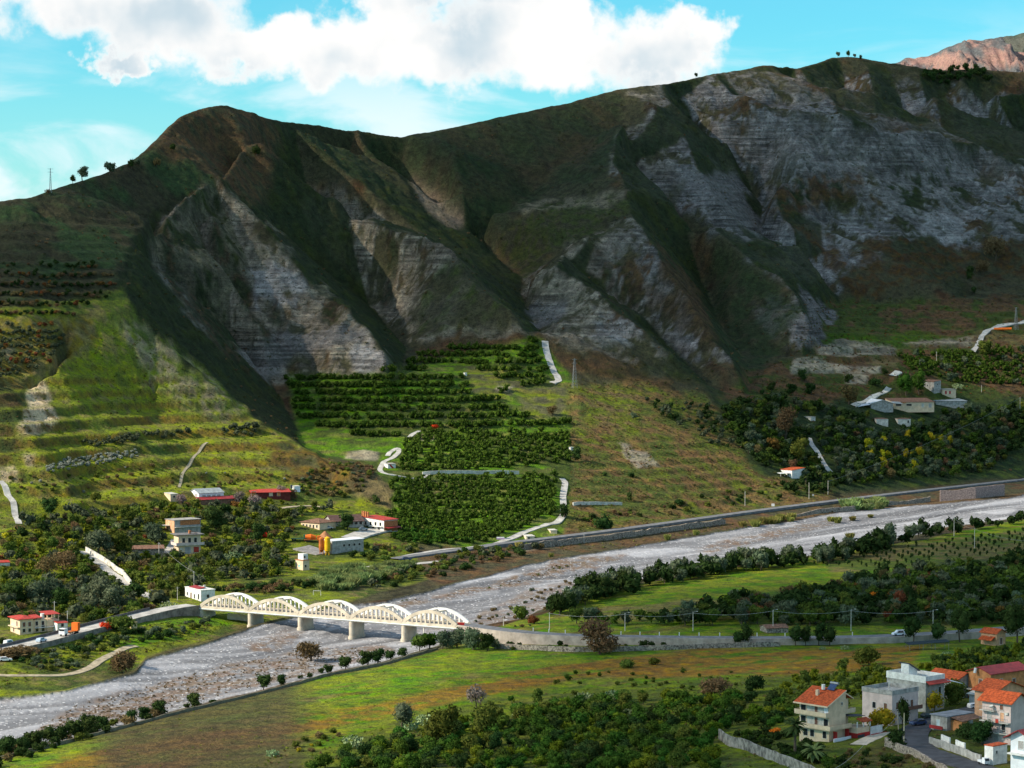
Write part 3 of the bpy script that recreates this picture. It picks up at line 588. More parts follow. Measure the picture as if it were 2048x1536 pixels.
def ground_mat():
    m = bpy.data.materials.new('ground'); m.use_nodes = True; t = m.node_tree; b = t.nodes['Principled BSDF']
    b.inputs['Roughness'].default_value = .95; b.inputs['Specular IOR Level'].default_value = .1
    at = N(t, 'ShaderNodeAttribute', attribute_name='cover'); am = N(t, 'ShaderNodeAttribute', attribute_name='kindmask')
    sc_ = N(t, 'ShaderNodeSeparateColor'); L(t, am, 'Color', sc_, 0)
    g = N(t, 'ShaderNodeNewGeometry')
    def nz(s, d, r, sx_=1, sy_=1, sz_=1):
        mp = N(t, 'ShaderNodeMapping'); L(t, g, 'Position', mp, 0); mp.inputs['Scale'].default_value = (sx_, sy_, sz_)
        n = N(t, 'ShaderNodeTexNoise'); L(t, mp, 0, n, 'Vector'); n.inputs['Scale'].default_value = s; n.inputs['Detail'].default_value = d; n.inputs['Roughness'].default_value = r; return n
    fine = nz(1.1, 5, .7); mid = nz(.22, 6, .65)
    k = M2(t, 'ADD', M2(t, 'MULTIPLY', sstep(t, fine.outputs[0], .3, .7), .55), M2(t, 'MULTIPLY', sstep(t, mid.outputs[0], .3, .7), .75)); k = M2(t, 'ADD', .36, k)
    kg = M2(t, 'ADD', .80, M2(t, 'MULTIPLY', fine.outputs[0], .42)); k = M2(t, 'ADD', M2(t, 'MULTIPLY', k, M2(t, 'SUBTRACT', 1.0, sc_.outputs[1])), M2(t, 'MULTIPLY', kg, sc_.outputs[1]))
    c = mixc(t, 1.0, at.outputs['Color'], k, 'MULTIPLY')
    # hue drift
    hn = nz(.07, 5, .6); hs = N(t, 'ShaderNodeHueSaturation'); t.links.new(M2(t, 'ADD', .465, M2(t, 'MULTIPLY', hn.outputs[0], .07)), hs.inputs['Hue']); t.links.new(c, hs.inputs['Color'])
    t.links.new(M2(t, 'ADD', .75, M2(t, 'MULTIPLY', mid.outputs[0], .5)), hs.inputs['Saturation'])
    c = hs.outputs[0]
    # strata on bare rock: thin tilted beds
    sn = nz(.42, 4, .6, .045, .03, 1.0)
    mp = N(t, 'ShaderNodeMapping'); L(t, g, 'Position', mp, 0); mp.inputs['Rotation'].default_value = (R(3), R(-11), 0); mp.inputs['Scale'].default_value = (.035, .03, 1.0)
    L(t, mp, 0, sn, 'Vector')
    sb = sstep(t, sn.outputs[0], .36, .60)
    big = nz(.03, 3, .5); strat = M2(t, 'SUBTRACT', 1.08, M2(t, 'MULTIPLY', M2(t, 'MULTIPLY', M2(t, 'SUBTRACT', 1.0, sb), .75), sstep(t, big.outputs[0], .40, .62)))
    rk_ = sc_.outputs[0]
    c = mixc(t, rk_, c, mixc(t, 1.0, c, strat, 'MULTIPLY'))
    # dark tufts over rock and scrub
    tn = nz(.42, 5, .72); tf = M2(t, 'MULTIPLY', sstep(t, tn.outputs[0], .52, .62), sstep(t, mid.outputs[0], .38, .56))
    c = mixc(t, M2(t, 'MULTIPLY', M2(t, 'MULTIPLY', tf, sc_.outputs[2]), .8), c, (.034, .036, .016))
    # stones in the gravel
    v2 = N(t, 'ShaderNodeTexVoronoi'); L(t, g, 'Position', v2, 'Vector'); v2.inputs['Scale'].default_value = 1.5
    gs = N(t, 'ShaderNodeSeparateColor'); L(t, v2, 'Color', gs, 0)
    c = mixc(t, M2(t, 'MULTIPLY', sc_.outputs[1], sstep(t, gs.outputs[0], .93, .97)), c, (.60, .58, .58))
    c = mixc(t, M2(t, 'MULTIPLY', sc_.outputs[1], M2(t, 'MULTIPLY', sstep(t, gs.outputs[1], .78, .95), .25)), c, (.14, .12, .12))
    t.links.new(c, b.inputs['Base Color'])
    hb = M2(t, 'ADD', M2(t, 'MULTIPLY', fine.outputs[0], .6), M2(t, 'ADD', M2(t, 'MULTIPLY', mid.outputs[0], 1.6), M2(t, 'MULTIPLY', M2(t, 'MULTIPLY', sb, rk_), 1.2)))
    bn = N(t, 'ShaderNodeBump'); bn.inputs['Strength'].default_value = 1.0; bn.inputs['Distance'].default_value = 1.6; t.links.new(M2(t, 'MULTIPLY', hb, M2(t, 'SUBTRACT', 1.0, M2(t, 'MULTIPLY', sc_.outputs[1], .78))), bn.inputs['Height']); L(t, bn, 0, b, 'Normal')
    return m
GM = ground_mat()
def grid_object(name, X, Y, ZZ, material, cover=None, km=None, smooth=True):
    n, m = X.shape; co_ = np.stack([X, Y, ZZ], -1).reshape(-1, 3).astype(np.float32)
    idx = np.arange(n * m).reshape(n, m); q = np.stack([idx[:-1, :-1], idx[:-1, 1:], idx[1:, 1:], idx[1:, :-1]], -1).reshape(-1, 4).astype(np.int32)
    me = bpy.data.meshes.new(name); me.vertices.add(len(co_)); me.vertices.foreach_set('co', co_.ravel())
    me.loops.add(q.size); me.loops.foreach_set('vertex_index', q.ravel()); me.polygons.add(len(q)); me.polygons.foreach_set('loop_start', np.arange(0, q.size, 4, dtype=np.int32)); me.polygons.foreach_set('loop_total', np.full(len(q), 4, np.int32))
    me.update(calc_edges=True)
    for nm, arr in (('cover', cover), ('kindmask', km)):
        if arr is None: continue
        a = me.color_attributes.new(nm, 'FLOAT_COLOR', 'POINT'); d = np.ones((n * m, 4), np.float32); d[:, :3] = np.clip(arr.reshape(-1, 3), 0, 1); a.data.foreach_set('color', d.ravel())
    me.materials.append(material); me.polygons.foreach_set('use_smooth', np.full(len(q), smooth))
    o = bpy.data.objects.new(name, me); C.objects.link(o); return o
tuft = np.clip(MT * 1.2 + soft(P(KN), 3), 0, 1)
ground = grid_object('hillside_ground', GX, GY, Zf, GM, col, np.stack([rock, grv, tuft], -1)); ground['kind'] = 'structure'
# the plain beyond the surveyed sheet, out to the horizon (under it where they overlap)
def skirt():
    bm = bmesh.new()
    ring = [(-12000, -3000), (12000, -3000), (12000, 16000), (-12000, 16000)]
    vs = [bm.verts.new((x, y, -14)) for x, y in ring]; bm.faces.new(vs)
    me = bpy.data.meshes.new('plain'); bm.to_mesh(me); bm.free(); me.materials.append(mat('plain', (.06, .085, .02), scale=.01, coords='Generated'))
    o = bpy.data.objects.new('plain', me); C.objects.link(o); o['kind'] = 'structure'
skirt()
# far mountains of pink rock behind the crest
def far_mountain(name, D, cp, depth, cA, cB, seed, label):
    us = np.linspace(cp[0][0], cp[-1][0], 260); top = np.interp(us, [p[0] for p in cp], [p[1] for p in cp])
    nn = 90; s = np.linspace(0, 1, nn)
    a, t = pdir(us, top); zt = CZ + t * D
    zb = CZ + 40.0
    X = np.zeros((nn, len(us))); Y = X.copy(); ZZ = X.copy()
    for i, q in enumerate(s):
        yy = D - depth * (1 - min(q, .8) / .8) + (q > .8) * (q - .8) * 5 * depth * .5
        hh = zb + (zt - zb) * (min(q, .8) / .8) ** .75 - (q > .8) * (q - .8) * 5 * (zt - zb) * .5
        Y[i] = yy; X[i] = a * D + (a * 0); ZZ[i] = hh
    w = np.minimum(1, (np.abs(s - .8) * 6 + .12))[:, None]
    ZZ += w * (ridged(X / 110, Y / 420, 5, seed) - .4) * 60 + w * fbm(X / 40, ZZ / 30, 5, seed + 3) * 34
    Y += fbm(X / 130, ZZ / 110, 4, seed + 7) * 130 * w
    nA = smst(fbm(X / 60, ZZ / 45, 5, seed + 9, .65), -.22, .12); c = rgb(cA, cB, nA)
    o = grid_object(name, X, Y, ZZ, GM, c, np.stack([nA * 0 + .25, nA * 0, nA * 0], -1)); o['kind'] = 'structure'
    return o
far_mountain('far_mountain', 4300, [(1500, 230), (1700, 160), (1760, 134), (1800, 122), (1812, 116), (1830, 119), (1870, 104), (1920, 86), (1960, 76), (1990, 71), (2005, 72), (2020, 100), (2060, 112), (2200, 120), (2600, 170)], 900, np.array((.33, .19, .155)), np.array((.12, .12, .12)), 200, '')
far_mountain('farther_mountain', 5600, [(1500, 260), (1850, 130), (1950, 85), (2010, 74), (2048, 68), (2200, 60), (2600, 90)], 1000, np.array((.06, .08, .06)), np.array((.10, .10, .08)), 230, '')
# ------------------------------------------------------------------ unseen clouds added towards the sun, outlined to shade chosen ground
def cloud_mat():
    m = bpy.data.materials.new('shade_cloud'); m.use_nodes = True; t = m.node_tree; t.nodes.clear()
    o = N(t, 'ShaderNodeOutputMaterial'); at = N(t, 'ShaderNodeAttribute', attribute_name='cover'); sc_ = N(t, 'ShaderNodeSeparateColor'); L(t, at, 'Color', sc_, 0)
    g = N(t, 'ShaderNodeNewGeometry'); n = N(t, 'ShaderNodeTexNoise'); L(t, g, 'Position', n, 'Vector'); n.inputs['Scale'].default_value = .0075; n.inputs['Detail'].default_value = 4; n.inputs['Roughness'].default_value = .5
    f = M2(t, 'MULTIPLY', sc_.outputs[0], M2(t, 'ADD', .50, M2(t, 'MULTIPLY', n.outputs[0], 1.0)), clamp=True)
    tr = N(t, 'ShaderNodeBsdfTransparent'); di = N(t, 'ShaderNodeBsdfDiffuse'); di.inputs[0].default_value = (.9, .9, .92, 1); tl = N(t, 'ShaderNodeBsdfTranslucent'); tl.inputs[0].default_value = (.9, .9, .92, 1)
    ms = N(t, 'ShaderNodeMixShader'); ms.inputs[0].default_value = .5; L(t, di, 0, ms, 1); L(t, tl, 0, ms, 2)
    m2 = N(t, 'ShaderNodeMixShader'); t.links.new(f, m2.inputs[0]); L(t, tr, 0, m2, 1); L(t, ms, 0, m2, 2); L(t, m2, 0, o, 0)
    return m
CLM = cloud_mat()
def shade_cloud(pix, z0, dens, soft_, seed, label):
    q = []
    for (u, v) in pix:
        p = hit(u, v); k = (z0 - p.z) / sd.z; q.append((p.x + sd.x * k, p.y + sd.y * k))
    q = np.array(q); x0, y0 = q.min(0) - 160; x1, y1 = q.max(0) + 160
    nx, ny = int((x1 - x0) / 20) + 2, int((y1 - y0) / 20) + 2
    X, Y = np.meshgrid(np.linspace(x0, x1, nx), np.linspace(y0, y1, ny))
    d = pip(X + fbm(X / 150, Y / 150, 4, seed) * 75, Y + fbm(X / 150, Y / 150, 4, seed + 5) * 75, q).astype(float); d = blur(d, soft_)
    d = d * (d > .01); h = np.sqrt(d) * 60 * (1 + .8 * fbm(X / 90, Y / 90, 4, seed + 9))
    bm = bmesh.new(); top = {}; bot = {}
    for i in range(ny):
        for j in range(nx):
            if d[i, j] > 0:
                top[i, j] = bm.verts.new((X[i, j], Y[i, j], z0 + h[i, j])); bot[i, j] = bm.verts.new((X[i, j], Y[i, j], z0 - h[i, j] * .3))
    cl = bm.loops.layers.float_color.new('cover'); key = {}
    for (i, j), v in list(top.items()): key[v] = d[i, j]; key[bot[i, j]] = d[i, j]
    def face(vs):
        f = bm.faces.new(vs); f.smooth = True
        for l in f.loops:
            s = min(1, key[l.vert] * dens); l[cl] = (s, s, s, 1)
    for (i, j) in list(top):
        if (i + 1, j) in top and (i, j + 1) in top and (i + 1, j + 1) in top:
            face([top[i, j], top[i, j + 1], top[i + 1, j + 1], top[i + 1, j]]); face([bot[i, j], bot[i + 1, j], bot[i + 1, j + 1], bot[i, j + 1]])
    me = bpy.data.meshes.new('shade_cloud'); bm.to_mesh(me); bm.free(); me.materials.append(CLM)
    o = bpy.data.objects.new('shade_cloud', me); C.objects.link(o); o['kind'] = 'structure'
    return o
shade_cloud([(-700, 600), (-100, 590), (100, 565), (240, 545), (330, 570), (400, 620), (540, 690), (700, 720), (900, 715), (1080, 695), (1200, 725), (1450, 750), (1640, 680), (1900, 620), (2300, 600),
       (2300, 260), (2048, 175), (1900, 150), (1680, 118), (1560, 156), (1430, 152), (1240, 182), (1000, 238), (812, 276), (640, 260), (512, 232), (430, 214), (340, 256), (300, 300), (0, 412), (-700, 500)], 900, .93, 4, 300, '')
shade_cloud([(1120, 1300), (1180, 1225), (1300, 1215), (1500, 1150), (1750, 1130), (2048, 1060), (2500, 1030), (2500, 1285), (1750, 1335), (1560, 1385), (1450, 1460), (1430, 1680), (640, 1720), (720, 1520), (960, 1450), (1230, 1400), (1180, 1350)], 640, .70, 4, 320, '')
shade_cloud([(1470, 830), (1700, 800), (2048, 780), (2500, 780), (2500, 935), (2048, 945), (1700, 970), (1560, 930)], 760, .62, 5, 340, '')
shade_cloud([(1400, 1345), (1800, 1320), (2500, 1270), (2500, 1660), (1430, 1700), (1440, 1440)], 560, .40, 3, 360, '')
# ------------------------------------------------------------------ building kit
class MB:
    def __init__(s): s.v = []; s.f = []
    def add(s, vs, fs, M=None):
        b = len(s.v)
        for p in vs:
            p = Vector(p); s.v.append(tuple(M @ p) if M is not None else tuple(p))
        s.f += [tuple(b + i for i in f) for f in fs]; return s
    def box(s, x0, y0, z0, x1, y1, z1, M=None):
        return s.add([(x0, y0, z0), (x1, y0, z0), (x1, y1, z0), (x0, y1, z0), (x0, y0, z1), (x1, y0, z1), (x1, y1, z1), (x0, y1, z1)],
                     [(0, 3, 2, 1), (4, 5, 6, 7), (0, 1, 5, 4), (1, 2, 6, 5), (2, 3, 7, 6), (3, 0, 4, 7)], M)
    def prism(s, poly, z0, z1):
        n = len(poly); vs = [(x, y, z0) for x, y in poly] + [(x, y, z1) for x, y in poly]
        return s.add(vs, [tuple(range(n))[::-1], tuple(range(n, 2 * n))] + [(i, (i + 1) % n, n + (i + 1) % n, n + i) for i in range(n)])
    def slab(s, quad, th):
        """sloped slab from 4 top corners (x,y,z), thickness th downwards"""
        vs = list(quad) + [(x, y, z - th) for x, y, z in quad]; n = len(quad)
        return s.add(vs, [tuple(range(n)), tuple(range(n, 2 * n))[::-1]] + [(i, n + i, n + (i + 1) % n, (i + 1) % n) for i in range(n)])
    def tube(s, p0, p1, r0, r1=None, n=6, cap=True):
        r1 = r0 if r1 is None else r1; p0 = Vector(p0); p1 = Vector(p1); d = (p1 - p0)
        if d.length < 1e-6: return s
        q = d.to_track_quat('Z', 'Y'); vs = []
        for p, r in ((p0, r0), (p1, r1)):
            for k in range(n):
                a = 2 * math.pi * k / n; vs.append(tuple(p + q @ Vector((r * math.cos(a), r * math.sin(a), 0))))
        fs = [(k, (k + 1) % n, n + (k + 1) % n, n + k) for k in range(n)]
        if cap: fs += [tuple(range(n))[::-1], tuple(range(n, 2 * n))]
        return s.add(vs, fs)
    def build(s, name, m, parent=None, label=None, smooth=False):
        me = bpy.data.meshes.new(name); me.from_pydata(s.v, [], s.f); me.materials.append(m); me.update()
        if smooth: me.polygons.foreach_set('use_smooth', [True] * len(me.polygons))
        o = bpy.data.objects.new(name, me); C.objects.link(o)
        if parent: o.parent = parent
        if label: o['label'] = label
        return o
def tag(o, label=None, cat=None, group=None, kind=None):
    for k, x in (('label', label), ('category', cat), ('group', group), ('kind', kind)):
        if x: o[k] = x
    return o
def empty(name, loc, rz=0, label=None, cat=None, group=None):
    o = bpy.data.objects.new(name, None); C.objects.link(o); o.location = loc; o.rotation_euler = (0, 0, rz); o.empty_display_size = .5
    return tag(o, label, cat, group)
CH = {}
def kids(o):
    return list(o.children)
def copy_tree(o, parent=None):
    c = o.copy(); C.objects.link(c); c.parent = parent
    for ch in kids(o): copy_tree(ch, c)
    return c
m_cream = mat('cream_plaster', (.74, .56, .38), scale=.5, var=.14); m_white = mat('white_plaster', (.80, .78, .74), scale=.8, var=.18); m_grey = mat('grey_render', (.42, .40, .37), scale=.7, var=.3)
m_pink = mat('pale_pink_plaster', (.66, .52, .48), scale=.5, var=.14); m_orange = mat('orange_plaster', (.62, .26, .10), scale=.7, var=.25); m_peach = mat('peach_plaster', (.70, .38, .22), scale=.8, var=.2)
m_terra = mat('terracotta_tiles', (.56, .10, .028), scale=1.6, var=.35, bump=.4); m_redroof = mat('red_sheet_roof', (.50, .055, .035), scale=.8, var=.2, rough=.5); m_crimson = mat('crimson_roof', (.34, .035, .035), scale=.7, var=.25, rough=.5)
m_brownroof = mat('old_brown_tiles', (.25, .13, .085), scale=1.2, var=.4, bump=.3); m_sheet = mat('grey_sheet_roof', (.34, .37, .38), scale=.7, var=.25, rough=.5); m_whitesheet = mat('white_sheet_roof', (.82, .84, .88), scale=.6, var=.1, rough=.45)
m_conc = mat('weathered_concrete', (.64, .54, .42), scale=.3, var=.2, bump=.1); m_archw = mat('white_concrete', (.80, .78, .74), scale=.3, var=.1); m_cwall = mat('shaded_concrete', (.26, .235, .20), scale=.5, var=.35); m_concl = mat('pale_concrete', (.66, .62, .55), scale=.5, var=.25); m_brick = mat('hollow_brick', (.52, .20, .08), scale=2.0, var=.35)
m_stone = mat('rubble_stone', (.40, .33, .27), scale=1.6, var=.55, bump=1.0); m_rwall = mat('pale_wall_plaster', (.50, .41, .35), scale=.35, var=.25, bump=.2); m_pstone = mat('pink_block_stone', (.36, .27, .25), scale=1.8, var=.4, bump=.8)
m_glass = mat('dark_glass', (.02, .025, .03), rough=.12, spec=.6, scale=2, var=.1); m_frame = mat('white_frame', (.7, .68, .62), scale=2); m_shut = mat('brown_shutter', (.20, .10, .07), scale=3); m_gshut = mat('grey_shutter', (.45, .42, .40), scale=3)
m_metal = mat('galvanised_steel', (.35, .36, .37), metal=.4, rough=.45, scale=2); m_wood = mat('grey_timber', (.36, .30, .22), scale=1.5); m_asph = mat('grey_asphalt', (.19, .19, .20), scale=.4, var=.25); m_darkasph = mat('dark_asphalt', (.070, .070, .080), scale=.4, var=.3)
m_croad = mat('concrete_road', (.52, .49, .45), scale=.3, var=.25); m_dirt = mat('dirt_track', (.46, .38, .26), scale=.5, var=.3); m_awn = mat('dark_awning', (.09, .09, .11), scale=1); m_red = mat('red_paint', (.50, .035, .03), scale=1, var=.15)
m_tank = mat('orange_tarpaulin', (.85, .17, .02), scale=.8, var=.15); m_yel = mat('yellow_steel', (.85, .47, .01), scale=.5, var=.2, rough=.5); m_rust = mat('rust_orange_steel', (.55, .16, .035), scale=.5, var=.35, rough=.6); m_black = mat('black_rubber', (.02, .02, .02), scale=2)
m_blue = mat('blue_panel', (.03, .06, .16), rough=.2, spec=.6, scale=1); m_net = mat('dark_net', (.015, .03, .04), scale=1); m_bark = mat('bark', (.13, .095, .065), scale=2, var=.35)
def sc(p): return F / p.y
def win(parent, face, a, z, w, h, kind='win', m=None, dims=None):
    """window on face A (y=0, looking -y), B (x=0, looking -x), C (x=w side) or D (y=d)"""
    W_, D_ = dims
    fr = MB(); pa = MB(); e = .05
    def put_(mb, a0, a1, z0, z1, pr, th):
        if face == 'A': mb.box(a0, -pr, z0, a1, -pr + th, z1)
        elif face == 'B': mb.box(-pr, a0, z0, -pr + th, a1, z1)
        elif face == 'C': mb.box(W_ + pr - th, a0, z0, W_ + pr, a1, z1)
    t = .09
    put_(fr, a - t, a, z - t, z + h + t, .07, .09); put_(fr, a + w, a + w + t, z - t, z + h + t, .07, .09); put_(fr, a, a + w, z + h, z + h + t, .07, .09); put_(fr, a - .1 - t, a + w + .1 + t, z - t - .05, z - t, .16, .18)
    name = 'door' if kind == 'door' else 'window'
    f = fr.build(name, m_frame, parent)
    put_(pa, a, a + w, z, z + h, .025, .045)
    pa.build('pane' if kind != 'door' else 'door_leaf', m or m_glass, f)
    return f
def anchor(u, v, rz, pr, pl, ph):
    p = hit(u, v); s = sc(p)
    return p, s, pr / (s * math.cos(rz)), pl / (s * max(.15, math.sin(rz))), ph / s
def roof_part(par, kind, w, d, h, m, rise=1.4, over=.5, th=.18, axis='x'):
    mb = MB(); o = over
    if kind == 'gable':
        if axis == 'x':
            r = d / 2
            mb.slab([(-o, -o, h - o * rise / r), (w + o, -o, h - o * rise / r), (w + o, r, h + rise), (-o, r, h + rise)], th)
            mb.slab([(-o, r, h + rise), (w + o, r, h + rise), (w + o, d + o, h - o * rise / r), (-o, d + o, h - o * rise / r)], th)
        else:
            r = w / 2
            mb.slab([(-o, -o, h - o * rise / r), (r, -o, h + rise), (r, d + o, h + rise), (-o, d + o, h - o * rise / r)], th)
            mb.slab([(r, -o, h + rise), (w + o, -o, h - o * rise / r), (w + o, d + o, h - o * rise / r), (r, d + o, h + rise)], th)
    elif kind == 'shedx': mb.slab([(-o, -o, h), (w + o, -o, h + rise), (w + o, d + o, h + rise), (-o, d + o, h)], th)
    elif kind == 'shedy': mb.slab([(-o, -o, h), (w + o, -o, h), (w + o, d + o, h + rise), (-o, d + o, h + rise)], th)
    elif kind == 'flat': mb.box(-o, -o, h, w + o, d + o, h + th)
    elif kind == 'hip':
        q = min(w, d) / 2; mb.add([(-o, -o, h), (w + o, -o, h), (w + o, d + o, h), (-o, d + o, h), (q, d / 2, h + rise) if w > d else (w / 2, q, h + rise), (w - q, d / 2, h + rise) if w > d else (w / 2, d - q, h + rise)],
               [(0, 1, 5, 4), (1, 2, 5), (2, 3, 4, 5), (3, 0, 4)] if w > d else [(0, 1, 4), (1, 2, 5, 4), (2, 3, 5), (3, 0, 4, 5)])
        mb.box(-o, -o, h - th, w + o, d + o, h - .002)
    elif kind == 'parapet':
        mb.box(-.12, -.12, h, w + .12, d + .12, h + .18)
        ph_ = rise
        for bx in ((-.1, -.1, w + .1, .12), (-.1, d - .12, w + .1, d + .1), (-.1, .122, .12, d - .122), (w - .12, .122, w + .1, d - .122)): mb.box(bx[0], bx[1], h + .182, bx[2], bx[3], h + ph_)
    return mb.build('roof', m, par)
def walls(par, w, d, h, m, gable=None, rise=0, axis='x', base=2.5, name='wall'):
    mb = MB(); mb.box(0, 0, -base, w, d, h)
    if gable:
        e = h - .001
        if gable == 'shedx': mb.add([(0, 0, e), (w, 0, e), (w, 0, e + rise * .97), (0, d, e), (w, d, e), (w, d, e + rise * .97)], [(0, 1, 2), (5, 4, 3), (1, 4, 5, 2)])
        elif gable == 'shedy': mb.add([(0, 0, e), (0, d, e), (0, d, e + rise * .97), (w, 0, e), (w, d, e), (w, d, e + rise * .97)], [(2, 1, 0), (3, 4, 5), (1, 2, 5, 4)])
        elif axis == 'x': mb.add([(0, 0, e), (0, d, e), (0, d / 2, e + rise * .97), (w, 0, e), (w, d, e), (w, d / 2, e + rise * .97)], [(0, 2, 1), (3, 4, 5), (0, 3, 5, 2), (1, 2, 5, 4)])
        else: mb.add([(0, 0, e), (w, 0, e), (w / 2, 0, e + rise * .97), (0, d, e), (w, d, e), (w / 2, d, e + rise * .97)], [(0, 1, 2), (5, 4, 3), (0, 2, 5, 3), (1, 4, 5, 2)])
    return mb.build(name, m, par)
def house(name, label, cat, u, v, rzd, pr, pl, ph, wm, roof=('flat', None, .3, .3), wins=(), axis='x', floors=1, group=None, base=2.5):
    rz = R(rzd); p, s, w, d, h = anchor(u, v, rz, pr, pl, ph)
    t = empty(name, p, rz, label, cat, group); t['w'] = w; t['d'] = d; t['h'] = h
    kind, rm, rise, over = roof
    g = kind if kind in ('shedx', 'shedy') else (kind == 'gable')
    walls(t, w, d, h, wm, g, rise, axis, base); roof_part(t, kind, w, d, h + .003, rm or wm, rise, over, axis=axis)
    for q in wins:      # (face, fraction along, fraction up, width, height[, kind[, mat]])
        face, fa, fz, ww, wh = q[:5]; Ln = w if face == 'A' else d
        win(t, face, fa * Ln - ww / 2, fz * h, ww, wh, q[5] if len(q) > 5 else 'win', q[6] if len(q) > 6 else None, (w, d))
    return t, w, d, h
def row(face, n, fz, ww, wh, a0=.1, a1=.9, kind='win', m=None): return [(face, a0 + (a1 - a0) * (i + .5) / n, fz, ww, wh, kind, m) for i in range(n)]

# ------------------------------------------------------------------ roads and paths laid on the ground
def smooth_path(P_, n=3):
    for _ in range(n):
        Q = [P_[0]]
        for a, b in zip(P_[:-1], P_[1:]): Q += [a.lerp(b, .25), a.lerp(b, .75)]
        P_ = Q + [P_[-1]]
    return P_
def strip(name, pix, width, m, lift=.10, z=None, kind='structure', skirt_=.7, follow=True):
    P_ = [hit(*q[:2]) if z is None else None for q in pix]
    if z is not None:
        P_ = []
        for q in pix:
            a, t = pdir(q[0], q[1]); zz = q[2] if len(q) > 2 else z; D = (zz - CZ) / t; P_.append(Vector((a * D, D, zz)))
    P_ = smooth_path(P_)
    # resample about every 2.5 m
    out = [P_[0]]
    for a, b in zip(P_[:-1], P_[1:]):
        n = max(1, int((b - a).length / 2.5))
        for k in range(1, n + 1): out.append(a.lerp(b, k / n))
    vs = []; fs = []; hw = width / 2; offs = (-hw, -hw * .33, hw * .33, hw)
    for i, p in enumerate(out):
        t = (out[min(i + 2, len(out) - 1)] - out[max(i - 2, 0)]); t.z = 0
        if t.length < 1e-5: t = Vector((1, 0, 0))
        t.normalize(); nrm = Vector((-t.y, t.x, 0)); zs = []
        for o_ in offs:
            q = p + nrm * o_; zs.append(float(zat(q.x, q.y)))
        zc = (max(zs) * .6 + sum(zs) / 4 * .4) if z is None else p.z
        for o_, zz in zip(offs, zs):
            q = p + nrm * o_; h = (max(zz, zc * .5 + zz * .5) + lift) if z is None else zc
            vs.append((q.x, q.y, h))
        q = p - nrm * hw; vs.append((q.x, q.y, vs[-4][2] - skirt_)); q = p + nrm * hw; vs.append((q.x, q.y, vs[-2][2] - skirt_))
        if i:
            b = i * 6; c = b - 6
            for k in range(3): fs.append((c + k, c + k + 1, b + k + 1, b + k))
            fs.append((c + 4, c, b, b + 4)); fs.append((c + 3, c + 5, b + 5, b + 3))
    me = bpy.data.meshes.new(name); me.from_pydata(vs, [], fs); me.materials.append(m)
    o = bpy.data.objects.new(name, me); C.objects.link(o); o['kind'] = kind
    return o, out
def wall_run(name, label, pix, h, th, m, u_top=None, group=None, z=None, cat='wall', step=3.0, drop=1.0, jag=0.0):
    P_ = [hit(*q) for q in pix]; mb = MB(); out = [P_[0]]
    for a, b in zip(P_[:-1], P_[1:]):
        n = max(1, int((b - a).length / step))
        for k in range(1, n + 1): out.append(a.lerp(b, k / n))
    rr = random.Random(len(label)); prev = None
    for i, p in enumerate(out):
        t = out[min(i + 1, len(out) - 1)] - out[max(i - 1, 0)]; t.z = 0; t.normalize(); n_ = Vector((-t.y, t.x, 0)) * th / 2
        g = float(zat(p.x, p.y)); hh = (h if not callable(h) else h(i / max(1, len(out) - 1))) + rr.uniform(-jag, jag)
        cur = [(p.x - n_.x, p.y - n_.y, g - drop), (p.x + n_.x, p.y + n_.y, g - drop), (p.x + n_.x, p.y + n_.y, g + hh), (p.x - n_.x, p.y - n_.y, g + hh)]
        b = len(mb.v); mb.v += cur
        if prev is not None:
            a_ = prev; mb.f += [(a_ + k, b + k, b + (k + 1) % 4, a_ + (k + 1) % 4) for k in range(4)]
        else: mb.f.append((b, b + 1, b + 2, b + 3))
        prev = b
    mb.f.append((prev + 3, prev + 2, prev + 1, prev))
    o = mb.build(name, m); tag(o, label, cat, group); return o

